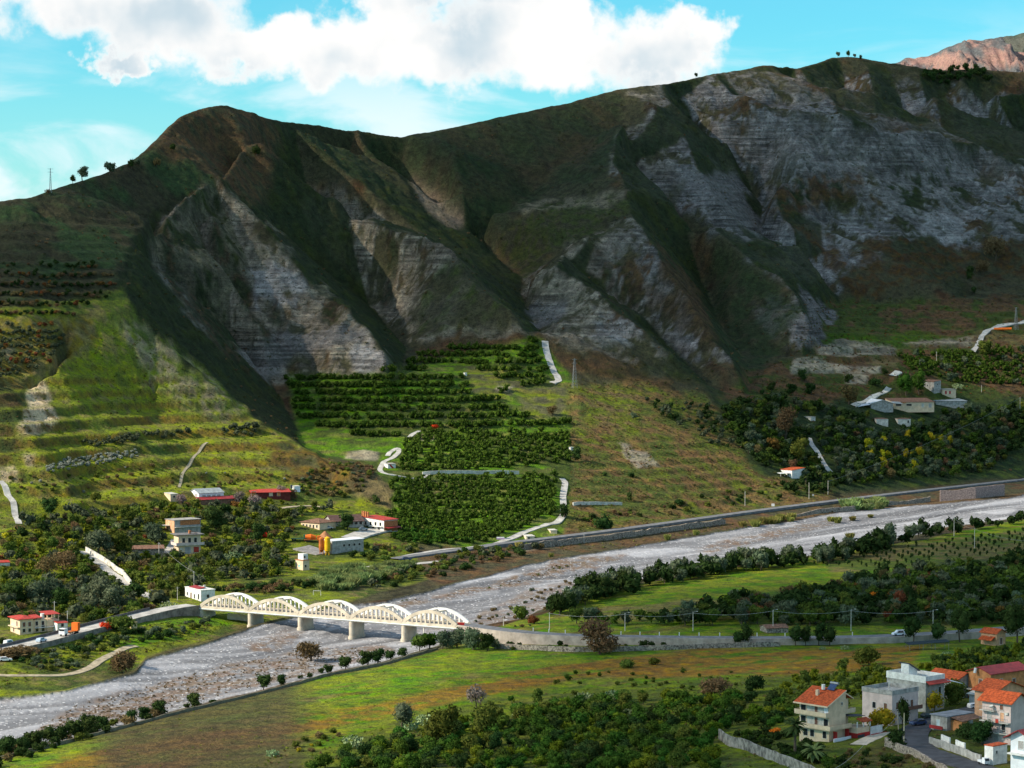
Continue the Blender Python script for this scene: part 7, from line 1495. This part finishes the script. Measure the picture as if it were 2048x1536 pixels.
# --- mixed woods
MIXD = [('dark', 1.0, 'round', 2.4, 4.2), ('olive', .55, 'round', 2.2, 3.8), ('broad', .35, 'round', 2.2, 3.8), ('citrus', .5, 'round', 2.2, 3.4), ('brown', .10, 'round', 2.0, 3.4)]
scatter([(1440, 815), (1560, 800), (1700, 830), (1850, 830), (2100, 815), (2100, 850), (1990, 940), (1900, 955), (1700, 972), (1600, 960), (1520, 930), (1450, 870)], 2600, MIXD, 'in the wood on the right bank below the farm', 'woodland trees on the right bank', .62)
scatter([(1470, 1205), (1560, 1200), (1690, 1172), (1830, 1146), (1960, 1134), (2110, 1112), (2110, 1250), (1480, 1252), (1300, 1252), (1130, 1252), (1180, 1240), (1330, 1242)], 2400, MIXD + [('autumn', .06, 'round', 1.8, 2.8)], 'in the wood between the meadow and the road', 'woodland trees above the right road', .66)
scatter([(1290, 800), (1440, 815), (1480, 880), (1470, 900), (1420, 890), (1340, 850)], 260, [('olive', 1, 'round', 1.6, 2.8), ('dark', .6, 'round', 1.6, 2.6)], 'on the slope right of the brown knoll', 'trees on the slope right of the knoll', .9)
for u, v in ((1880, 890), (1900, 893), (1767, 892), (1742, 918), (1765, 922), (1778, 922), (1736, 900), (1812, 918), (1826, 920), (1839, 918), (1863, 885), (1898, 893), (1765, 940), (1830, 940), (1815, 880)): tag(one(u, v, rng.uniform(2.0, 2.9), 'yellow', 'round', 'small yellow tree dotted through the dark right bank wood', 1.5), group='small yellow trees in the right bank wood')
VIL = [(20, 1060), (90, 1035), (160, 1030), (330, 1012), (600, 1005), (690, 1015), (600, 1035), (600, 1070), (560, 1100), (600, 1150), (430, 1165), (350, 1195), (270, 1240), (180, 1250), (120, 1245), (0, 1235), (0, 1080)]
MIXV = [('olive', .8, 'round', 2.0, 4.2), ('dark', .25, 'round', 1.6, 3.4), ('broad', 1.1, 'round', 1.6, 3.2), ('citrus', .4, 'dome', 1.5, 2.6), ('citrus_y', .6, 'dome', 1.5, 2.4), ('brown', .45, 'bush', 1.4, 3.0), ('yellow', .05, 'round', 1.2, 2.0), ('autumn', .05, 'bush', 1.0, 1.8)]
for u, v, w_, lk in ((100, 1205, 66, 'olive'), (75, 1210, 60, 'olive'), (122, 1215, 50, 'dark'), (195, 1215, 70, 'olive'), (222, 1220, 60, 'olive'), (175, 1212, 50, 'olive'), (195, 1105, 60, 'olive'), (245, 1110, 50, 'broad'), (30, 1210, 60, 'dark'), (310, 1085, 50, 'olive'), (100, 1035, 44, 'dark'), (520, 1085, 40, 'dark'), (430, 1060, 54, 'dark'), (450, 1040, 40, 'dark'), (95, 1150, 50, 'brown'), (125, 1140, 56, 'brown'), (270, 1200, 40, 'dark')):
    s = F / hit(u, v).y; one(u, v, w_ / s / 2, lk, 'round', 'large ' + LQ[lk] + ' among the trees around the left village', 1.0)['group'] = 'large ' + lk + ' trees around the left village'
scatter(VIL, 4600, MIXV, 'around the scattered houses of the left village', 'trees around the left village', .84, .34)
scatter([(0, 1235), (120, 1250), (100, 1275), (0, 1300)], 20, MIXV, 'at the left road edge', 'trees at the left road edge', .8)
scatter([(20, 1322), (100, 1304), (200, 1277), (290, 1254), (290, 1262), (200, 1290), (100, 1318), (20, 1336)], 130, [('dark', 1, 'bush', 1.0, 2.0), ('olive', 1, 'bush', 1.0, 1.9), ('broad', .5, 'bush', .9, 1.6)], 'along the foot of the left road wall', 'bushes along the foot of the left road wall', .6, 0)
scatter([(90, 1300), (200, 1275), (420, 1240), (400, 1262), (270, 1290), (230, 1300), (200, 1330), (120, 1345), (60, 1340), (30, 1320)], 420, [('dark', 1, 'bush', 1.0, 2.4), ('olive', 1.2, 'bush', 1.0, 2.2), ('broad', .5, 'bush', .8, 2.0)], 'in the overgrown plot between the left road and the river', 'bushes between the left road and the river', .7)
scatter([(600, 990), (700, 1000), (745, 960), (760, 935), (700, 930), (640, 930), (600, 960)], 260, [('broad', 1, 'bush', 1.0, 2.2), ('brown', 1, 'bush', 1.0, 2.4), ('olive', .5, 'bush', 1.0, 2.0)], 'in the small valley above the red roofs', 'bushes in the small valley above the red roofs', .8)
scatter([(640, 1110), (760, 1092), (960, 1100), (1100, 1092), (1040, 1112), (860, 1160), (760, 1180), (700, 1165), (820, 1130), (700, 1118)], 620, [('dark', .8, 'bush', 1.2, 2.8), ('broad', 1, 'bush', 1.0, 2.6), ('brown', .8, 'bush', 1.0, 2.4), ('olive', .4, 'round', 1.4, 2.4)], 'on the river bank upstream of the bridge', 'bushes on the bank upstream of the bridge', .66)
scatter([(430, 1180), (600, 1160), (640, 1170), (560, 1188), (470, 1192)], 140, [('dark', .8, 'bush', 1.2, 2.6), ('brown', .8, 'bush', 1.0, 2.2)], 'behind the left half of the bridge', 'bushes behind the left half of the bridge', .66)
scatter([(1130, 1055), (1300, 1035), (1500, 1010), (1700, 975), (1560, 960), (1330, 1010), (1160, 1035)], 260, [('dark', 1, 'bush', 1.2, 2.8), ('broad', .7, 'bush', 1.0, 2.4), ('brown', .4, 'bush', 1.0, 2.0)], 'on the brown terraces above the valley road', 'bushes on the terraces above the valley road', 1.0)
scatter([(1560, 955), (1690, 960), (1640, 992), (1570, 990)], 90, [('dark', 1, 'round', 2.0, 3.4)], 'around the white farmhouse', 'dark trees around the white farmhouse', .7)
for poly, mx, wh in (([(-20, 530), (60, 515), (225, 535), (232, 580), (150, 625), (100, 640), (-20, 640)], [('autumn', .25, 'round', 1.1, 1.7), ('dark', .9, 'round', 1.2, 1.8), ('brown', .9, 'bush', 1.2, 1.9)], 'in the rows on the left shoulder terraces'), ([(-20, 640), (110, 645), (140, 680), (100, 720), (50, 760), (-20, 770)], [('autumn', .3, 'round', 1.1, 1.7), ('olive', 1.0, 'round', 1.1, 1.6)], 'in the rows at the left edge of the hill')):
    plant_list(contour_rows(poly, 5.0 if 'shoulder' in wh else 3.4, .3, 3.6, None, '', '', 60, 190), mx, wh, 'small trees ' + wh, .85)
for poly, mx, nn, wh in (([(165, 888), (380, 862), (385, 872), (170, 898)], [('olive', 1, 'round', 1.4, 2.2)], 260, 'in the single row across the lit terraces'), ([(420, 868), (500, 850), (520, 862), (500, 875)], [('olive', 1, 'round', 1.6, 2.8)], 60, 'at the right end of the lit terraces'), ([(90, 935), (130, 920), (270, 900), (275, 915), (140, 940), (95, 945)], [('grey', 1, 'bush', .8, 1.6)], 420, 'in the silvery band on the lit terraces'), ([(0, 960), (60, 940), (330, 930), (640, 950), (600, 980), (300, 975), (0, 1000)], [('broad', .6, 'bush', .7, 1.5), ('brown', .8, 'bush', .7, 1.6), ('grey', .2, 'bush', .6, 1.2)], 160, 'on the lower lit terraces')):
    scatter(poly, nn, mx, wh, 'plants ' + wh, .7)
scatter([(1150, 1340), (1500, 1345), (1480, 1400), (1250, 1390), (1050, 1400)], 70, [('broad', 1, 'bush', .5, 1.1), ('citrus', .6, 'dome', .7, 1.3)], 'thinly dotted over the rough field', 'small bushes dotted over the rough field', 2.0)
scatter([(1530, 1400), (1620, 1350), (1760, 1340), (1800, 1360), (1740, 1400), (1620, 1430)], 200, [('citrus_y', 1, 'dome', 1.2, 2.2), ('broad', .6, 'round', 1.4, 2.4)], 'behind the cream villa', 'trees behind the cream villa', .8)
scatter([(1830, 1340), (1940, 1310), (2060, 1296), (2060, 1345), (1940, 1350)], 220, [('citrus_y', 1, 'dome', 1.2, 2.4), ('broad', .6, 'round', 1.4, 2.6), ('dark', .5, 'round', 1.4, 2.6)], 'behind the crimson roofed house', 'trees behind the crimson roofed house', .7)
scatter([(1460, 1470), (1600, 1468), (1650, 1500), (1660, 1540), (1600, 1532), (1500, 1500)], 180, [('dark', 1, 'bush', 1.0, 2.0), ('citrus', .5, 'bush', 1.0, 1.8)], 'inside the walled palm garden', 'bushes inside the walled palm garden', .6)
scatter([(1700, 1500), (1770, 1500), (1900, 1545), (1720, 1560), (1640, 1540)], 140, [('dark', 1, 'bush', .6, 1.6), ('broad', .5, 'bush', .6, 1.4), ('brown', .4, 'bush', .5, 1.2)], 'in the rough corner below the street wall', 'bushes in the rough corner below the street', .8)
scatter([(-20, 1500), (0, 1512), (100, 1482), (239, 1446), (328, 1424), (330, 1432), (239, 1460), (100, 1504), (0, 1534), (-20, 1540)], 330, [('dark', 1, 'bush', 1.4, 2.4), ('brown', .6, 'bush', 1.2, 2.4), ('broad', .4, 'bush', 1.0, 2.0)], 'in the hedge along the boundary wall at lower left', 'hedge bushes along the lower left wall', .5, 0)
scatter([(330, 1424), (600, 1352), (800, 1306), (800, 1314), (600, 1362), (330, 1434)], 60, [('dark', 1, 'bush', .8, 1.6), ('brown', .8, 'bush', .8, 1.6), ('broad', .4, 'bush', .8, 1.4)], 'along the boundary wall by the gravel', 'bushes along the boundary wall by the gravel', .8, 0)
scatter([(540, 1505), (640, 1470), (760, 1450), (700, 1480), (600, 1512)], 60, [('brown', .6, 'bush', .8, 1.6), ('broad', .8, 'bush', .8, 1.5), ('yellow', .25, 'bush', .7, 1.3)], 'in the strip between the two halves of the green field', 'bushes between the halves of the green field', .8)
scatter([(1020, 1300), (1160, 1300), (1430, 1290), (1430, 1280), (1160, 1284), (1020, 1285)], 90, [('dark', 1, 'bush', .8, 1.8), ('broad', .6, 'bush', .8, 1.6)], 'against the foot of the long road wall', 'bushes against the long road wall', 1.0, .0)
scatter([(960, 1300), (1200, 1190), (1260, 1175), (1180, 1160), (1080, 1172), (980, 1215), (940, 1245)], 200, [('brown', 1, 'bush', .6, 1.4), ('olive', .4, 'bush', .6, 1.3)], 'in the stony flats right of the bridge', 'low bushes in the stony flats right of the bridge', 1.0)
# --- reeds, cactus, palms
def blades(seed, n, r, h, w_=.05):
    q = np.random.default_rng(seed); a = q.random(n) * 6.28; d = q.random(n) ** .5 * r; x = d * np.cos(a); y = d * np.sin(a); lean = q.normal(size=(n, 2)) * .16 * h; hh = h * q.uniform(.6, 1.1, n); an = q.random(n) * 3.14
    ww = w_ * h; dx = np.cos(an) * ww; dy = np.sin(an) * ww
    v = np.stack([np.stack([x - dx, y - dy, x * 0], 1), np.stack([x + dx, y + dy, x * 0], 1), np.stack([x + lean[:, 0] * .6 + dx, y + lean[:, 1] * .6 + dy, hh * .7], 1), np.stack([x + lean[:, 0] * 1.3, y + lean[:, 1] * 1.3, hh], 1)], 1).reshape(-1, 3)
    return v, np.arange(n * 4).reshape(n, 4)
RD = {}
for k_ in ('reed', 'reedg'):
    for i in range(3): v, f = blades(i, 420, 1.5, 3.0, .028); RD[k_, i] = arr_mesh('reed_clump', v, f, [LM[k_]])
def reed(u, v, s, k_, label, grp):
    p = hit(u, v); o = bpy.data.objects.new('reed_clump', RD[k_, int(rng.integers(0, 3))]); C.objects.link(o); o.location = p; o.scale = (s * rng.uniform(.8, 1.3), s * rng.uniform(.8, 1.3), s * rng.uniform(.7, 1.1)); o.rotation_euler = (0, 0, rng.random() * 6.28); tag(o, label, 'reeds', grp)
def reeds(poly, n, k_, s, wh):
    poly = np.array(poly, float); x0, y0 = poly.min(0); x1, y1 = poly.max(0)
    for _ in range(n):
        u = rng.uniform(x0, x1); v = rng.uniform(y0, y1)
        if pip(np.array([u]), np.array([v]), poly)[0] and free(hit(u, v), .3): reed(u, v, s * rng.uniform(.8, 1.2), k_, ('tawny' if k_ == 'reed' else 'green') + ' reed clump ' + wh, 'reeds ' + wh)
reeds([(620, 1165), (680, 1140), (780, 1128), (830, 1130), (800, 1150), (700, 1180), (640, 1182)], 230, 'reedg', 1.1, 'in the dense reed bed behind the bridge')
reeds([(1480, 1052), (1560, 1040), (1640, 1030), (1640, 1036), (1540, 1050), (1490, 1058)], 46, 'reed', 1.1, 'on the river edge below the valley road'); reeds([(1690, 1010), (1770, 1004), (1770, 1018), (1700, 1022)], 26, 'reedg', 1.5, 'in the tall stand left of the pink block wall')
reeds([(750, 1090), (860, 1128), (980, 1110), (1060, 1100), (1060, 1092), (900, 1110)], 40, 'reed', .9, 'scattered on the bank upstream of the bridge'); reeds([(290, 1190), (350, 1175), (380, 1190), (300, 1205)], 26, 'reed', .9, 'beside the white bridge house')
for u, v in ((1102, 1114), (1392, 1070), (1335, 1080), (1663, 1043), (1675, 1046), (1705, 1041), (1741, 1035), (1700, 1077)): reed(u, v, rng.uniform(.7, 1.0), 'reed', 'single tawny reed tuft standing in the gravel', 'single reed tufts in the gravel')
def cactus_mesh(seed):
    q = np.random.default_rng(seed); V_ = []; F_ = []; b = 0
    for i in range(90):
        a = q.random() * 6.28; d = q.random() ** .5; z = q.uniform(.15, 1.15) * (1.2 - d * .5); c = np.array([math.cos(a) * d, math.sin(a) * d, z]); n_ = q.normal(size=3); n_[2] *= .3; n_ /= np.linalg.norm(n_); t = np.cross(n_, [0, 0, 1]); t /= np.linalg.norm(t) + 1e-6; up = np.cross(t, n_); up = up * np.sign(up[2] + 1e-6); r = q.uniform(.11, .2)
        ring = [c + t * math.cos(k * math.pi / 3) * r * .75 + up * math.sin(k * math.pi / 3) * r for k in range(6)]; V_ += [x + n_ * .02 for x in ring] + [x - n_ * .02 for x in ring]
        F_ += [(b, b + 1, b + 2, b + 3), (b, b + 3, b + 4, b + 5), (b + 9, b + 8, b + 7, b + 6), (b + 11, b + 10, b + 9, b + 6)] + [(b + k, b + (k + 1) % 6, b + 6 + (k + 1) % 6, b + 6 + k) for k in range(6)]; b += 12
    return arr_mesh('prickly_pear', np.array(V_), np.array(F_), [LM['pear']])
CM = [cactus_mesh(i) for i in range(3)]
for u, v, w_, lab in ((820, 1460, 36, 'pale prickly pear clump at the foot of the tall grey-green tree'), (850, 1450, 40, 'pale prickly pear clump left of the large brownish tree'), (445, 1125, 34, 'prickly pear clump with yellow fruit below the grey balconied house, left part'), (468, 1120, 34, 'prickly pear clump with yellow fruit below the grey balconied house, right part'), (1170, 1405, 40, 'prickly pear clump at the upper edge of the foreground orchard, left'), (1225, 1402, 40, 'prickly pear clump at the upper edge of the foreground orchard, right'), (705, 1495, 46, 'yellowish prickly pear clump in the grass strip at the bottom'), (545, 1512, 26, 'small yellowish prickly pear clump at the bottom left strip'),
                      (1035, 1435, 24, 'small prickly pear in the orchard near the brownish tree'), (1253, 1430, 24, 'yellow tinted prickly pear deep in the orchard'), (338, 1222, 36, 'prickly pear clump on the bank below the bridge house'), (1915, 778, 22, 'pale prickly pear beside the low farm cottage'), (1690, 1300, 18, 'prickly pear alone in the brown part of the field, left'), (1645, 1300, 14, 'little prickly pear left of the one in the brown field'), (1893, 1316, 24, 'prickly pear beside the path right of the net canopy'), (235, 1058, 26, 'prickly pear among the trees left of the village')):
    p = hit(u, v); s = F / p.y; o = bpy.data.objects.new('prickly_pear', CM[int(rng.integers(0, 3))]); C.objects.link(o); o.location = p; k = w_ / s / 2; o.scale = (k, k, k * .9); o.rotation_euler = (0, 0, rng.random() * 6); tag(o, lab, 'cactus')
def palm(u, v, h, r, label, lk='palm', nf=34):
    p = hit(u, v); t = empty('palm_tree', p, rng.random() * 6, label, 'palm tree')
    MB().tube((0, 0, -.5), (.1, 0, h * .5), .38, .30, 8).tube((.1, 0, h * .5), (.15, .1, h), .30, .34, 8).build('trunk', m_bark, t)
    V_ = []; F_ = []; b = 0; q = np.random.default_rng(int(u))
    for i in range(nf):
        a = i * 2.4; el_ = q.uniform(-.5, 1.15); pr_ = np.array([.15, .1, h]); d = np.array([math.cos(a) * math.cos(el_), math.sin(a) * math.cos(el_), math.sin(el_)]); sdv = np.array([-math.sin(a), math.cos(a), 0]); n = 6; pts = []
        for k in range(n + 1): pts.append(pr_.copy()); pr_ = pr_ + d * r / n; d = d + np.array([0, 0, -.20 - .04 * k]); d /= np.linalg.norm(d)
        for k in range(n):
            w0 = r * .13 * math.sin(math.pi * (.12 + .85 * k / n)); w1 = r * .13 * math.sin(math.pi * (.12 + .85 * (k + 1) / n))
            for sg in (-1, 1):
                V_ += [pts[k], pts[k] + sdv * sg * w0 + np.array([0, 0, -w0 * .55]), pts[k + 1] + sdv * sg * w1 + np.array([0, 0, -w1 * .55]), pts[k + 1]]; F_.append((b, b + 1, b + 2, b + 3)); b += 4
    o = bpy.data.objects.new('crown', arr_mesh('palm_crown', np.array(V_), np.array(F_), [LM[lk]])); C.objects.link(o); o.parent = t
palm(1590, 1512, 7.0, 3.4, 'tall palm with a brownish skirt in front of the cream villa'); palm(1627, 1526, 2.6, 3.4, 'lower brighter green palm right of the tall palm', 'reedg', 30); palm(1640, 962, 5.0, 2.4, 'slim palm beside the white farmhouse, right bank', 'palm', 20); palm(1612, 968, 4.2, 2.4, 'second palm beside the white farmhouse', 'palm', 20)
# --- the many that are past counting: one mass each
def mass(name, label, items, cat=None, det=0):
    V_ = []; F_ = []; MI = []; b = 0
    mats = []
    for (p, r, lk, sty, hs) in items:
        _, _, _, fv, ff, nl = proto(sty, lk, det, int(rng.integers(0, 3)))
        a = rng.random() * 6.28; c_, s__ = math.cos(a), math.sin(a); v = fv * np.array([r, r, r * hs]); v = np.stack([v[:, 0] * c_ - v[:, 1] * s__ + p.x, v[:, 0] * s__ + v[:, 1] * c_ + p.y, v[:, 2] + p.z], 1)
        if LM[lk] not in mats: mats.append(LM[lk])
        V_.append(v[:ff[:nl].max() + 1]); F_.append(ff[:nl] + b); MI.append(np.full(nl, mats.index(LM[lk]))); b += ff[:nl].max() + 1
    o = bpy.data.objects.new(name, arr_mesh(name, np.concatenate(V_), np.concatenate(F_), mats, np.concatenate(MI))); C.objects.link(o); o['kind'] = 'stuff'
    if label: o['label'] = label
    return o
for (nm,), items in FAR.items(): mass(nm + 's', 'further ' + nm.replace('_', ' ') + 's of the same kind spread over the valley and terraces', items, det=0 if len(items) > 250 else 1)
# scrub tufts over the mountain
pts = []
NN = 52000; ii = rng.integers(300, NY - 30, NN); jj = rng.integers(50, NA - 50, NN)
ok_ = vis[ii, jj] & (Zf[ii, jj] > 14) & (rv[ii, jj] < .1) & (soft(pip(UJ2, VJ2, OG), 2)[ii, jj] < .2) & (crestk[ii, jj] > .5)
dn = (.16 + .55 * smst(n2[ii, jj] + n1[ii, jj] * .5, -.1, .4)) * (1 - .65 * rk2[ii, jj]) * (1 - .75 * lh[ii, jj])
ok_ &= rng.random(NN) < dn * .45
for i, j in zip(ii[ok_], jj[ok_]):
    y = YR[i] + rng.uniform(-1, 1); x = AC[j] * y + rng.uniform(-.5, .5); pts.append((Vector((x, y, float(zat(x, y)) - .1)), rng.uniform(.5, 1.25) ** 1.3, 'scrub' if rng.random() < .7 else 'brown', 'bush', rng.uniform(.7, 1.2)))
def mass_low(name, label, items):
    r = np.random.default_rng(3); base = []
    for k in range(4): base.append(crown_arrays(k + 900, 16, 1, .6, .45, .42, 2, .5, 1.1, core=False))
    groups = {}
    for it in items: groups.setdefault(it[2], []).append(it)
    V_ = []; F_ = []; MI = []; b = 0; mats = [LM[k] for k in groups]
    for gi, (k, its) in enumerate(groups.items()):
        for (p, rr, lk, sty, hs) in its:
            v, f = base[r.integers(0, 4)]; a = r.random() * 6.28; c_, s__ = math.cos(a), math.sin(a); w_ = v * np.array([rr, rr, rr * hs]); V_.append(np.stack([w_[:, 0] * c_ - w_[:, 1] * s__ + p.x, w_[:, 0] * s__ + w_[:, 1] * c_ + p.y, w_[:, 2] + p.z], 1)); F_.append(f + b); MI.append(np.full(len(f), gi)); b += len(v)
    o = bpy.data.objects.new(name, arr_mesh(name, np.concatenate(V_), np.concatenate(F_), mats, np.concatenate(MI))); C.objects.link(o); o['kind'] = 'stuff'; o['label'] = label; return o
mass_low('mountain_scrub', 'low dark and brown scrub scattered over the mountain slopes', pts)
# rough grass tufts and weeds over fields and valley floor
gp = []
for poly, n, ks, s0, s1 in ((VIL, 2600, ('broad', 'brown', 'citrus_y'), .35, .9), ([(0, 1500), (400, 1395), (900, 1300), (1200, 1320), (1800, 1310), (1800, 1340), (1200, 1390), (700, 1480), (400, 1540), (0, 1540)], 500, ('reed', 'citrus_y'), .18, .40), (KN, 2200, ('brown', 'broad', 'brown', 'reed'), .35, .9), ([(0, 830), (240, 640), (500, 840), (620, 910), (640, 990), (0, 1010)], 1300, ('brown', 'broad', 'citrus_y', 'citrus_y'), .3, .75),
                         ([(1640, 600), (2060, 590), (2060, 800), (1460, 800), (1560, 715)], 1500, ('brown', 'autumn', 'broad'), .4, 1.0), ([(1040, 1100), (1450, 1050), (1700, 1012), (1700, 1022), (1460, 1062), (1190, 1106)], 500, ('brown', 'reed', 'broad'), .4, .9), ([(60, 1470), (150, 1413), (308, 1370), (444, 1330), (660, 1296), (800, 1300), (700, 1328), (513, 1374), (330, 1418), (137, 1470)], 1300, ('brown',), .25, .6),
                         ([(785, 1204), (907, 1190), (1044, 1163), (1112, 1131), (1147, 1132), (1020, 1170), (839, 1200)], 900, ('brown', 'brown', 'broad'), .3, .8), ([(560, 1500), (800, 1440), (1000, 1395), (1500, 1350), (2048, 1320), (2048, 1536), (500, 1536)], 1400, ('broad', 'citrus_y', 'brown'), .2, .6), ([(20, 1290), (400, 1235), (480, 1225), (500, 1245), (300, 1305), (0, 1380)], 900, ('broad', 'brown', 'citrus_y'), .25, .7)):
    P_ = np.array(poly, float); x0, y0 = P_.min(0); x1, y1 = P_.max(0); U_ = rng.uniform(x0, x1, n * 2); V__ = rng.uniform(y0, y1, n * 2); m_ = pip(U_, V__, P_)
    for u, v in list(zip(U_[m_], V__[m_]))[:n]:
        p = hit(u, v); 
        if free(p, .2): gp.append((p, rng.uniform(s0, s1), ks[int(rng.integers(0, len(ks)))], 'bush', rng.uniform(.6, 1.1)))
mass_low('weeds', 'rough tufts of grass and weeds over the fields and banks', gp)
# boulders and cobbles in the river bed
q = np.random.default_rng(77); V_ = []; F_ = []; b = 0
cub = np.array([(-1, -1, -1), (1, -1, -1), (1, 1, -1), (-1, 1, -1), (-.7, -.7, 1), (.7, -.7, 1), (.7, .7, 1), (-.7, .7, 1)]) * .5; cf_ = np.array([(4, 5, 6, 7), (0, 1, 5, 4), (1, 2, 6, 5), (2, 3, 7, 6), (3, 0, 4, 7)])
ri, rj = np.nonzero(rv > .8); sel = q.integers(0, len(ri), 12000)
for k in sel:
    i, j = ri[k], rj[k]
    if br1[i, j] + n3[i, j] * .5 < q.uniform(.0, 1.1) : continue
    y = YR[i] + q.uniform(-1, 1); x = AC[j] * y + q.uniform(-.3, .3); s = q.uniform(.12, .5) ** 1.2; a = q.random() * 3; c_, s__ = math.cos(a), math.sin(a); v = cub * q.uniform(.7, 1.3, (8, 3)) * np.array([s * 1.4, s, s * .8]); V_.append(np.stack([v[:, 0] * c_ - v[:, 1] * s__ + x, v[:, 0] * s__ + v[:, 1] * c_ + y, v[:, 2] + float(zat(x, y)) + s * .2], 1)); F_.append(cf_ + b); b += 8
o = bpy.data.objects.new('boulders', arr_mesh('boulders', np.concatenate(V_), np.concatenate(F_), [mat('pale_boulder', (.42, .40, .40), scale=.7, var=.4)])); C.objects.link(o); o['kind'] = 'stuff'; o['label'] = 'pale boulders strewn over the gravel river bed'
print('TREES', CNT, {k: len(v) for k, v in FAR.items()})
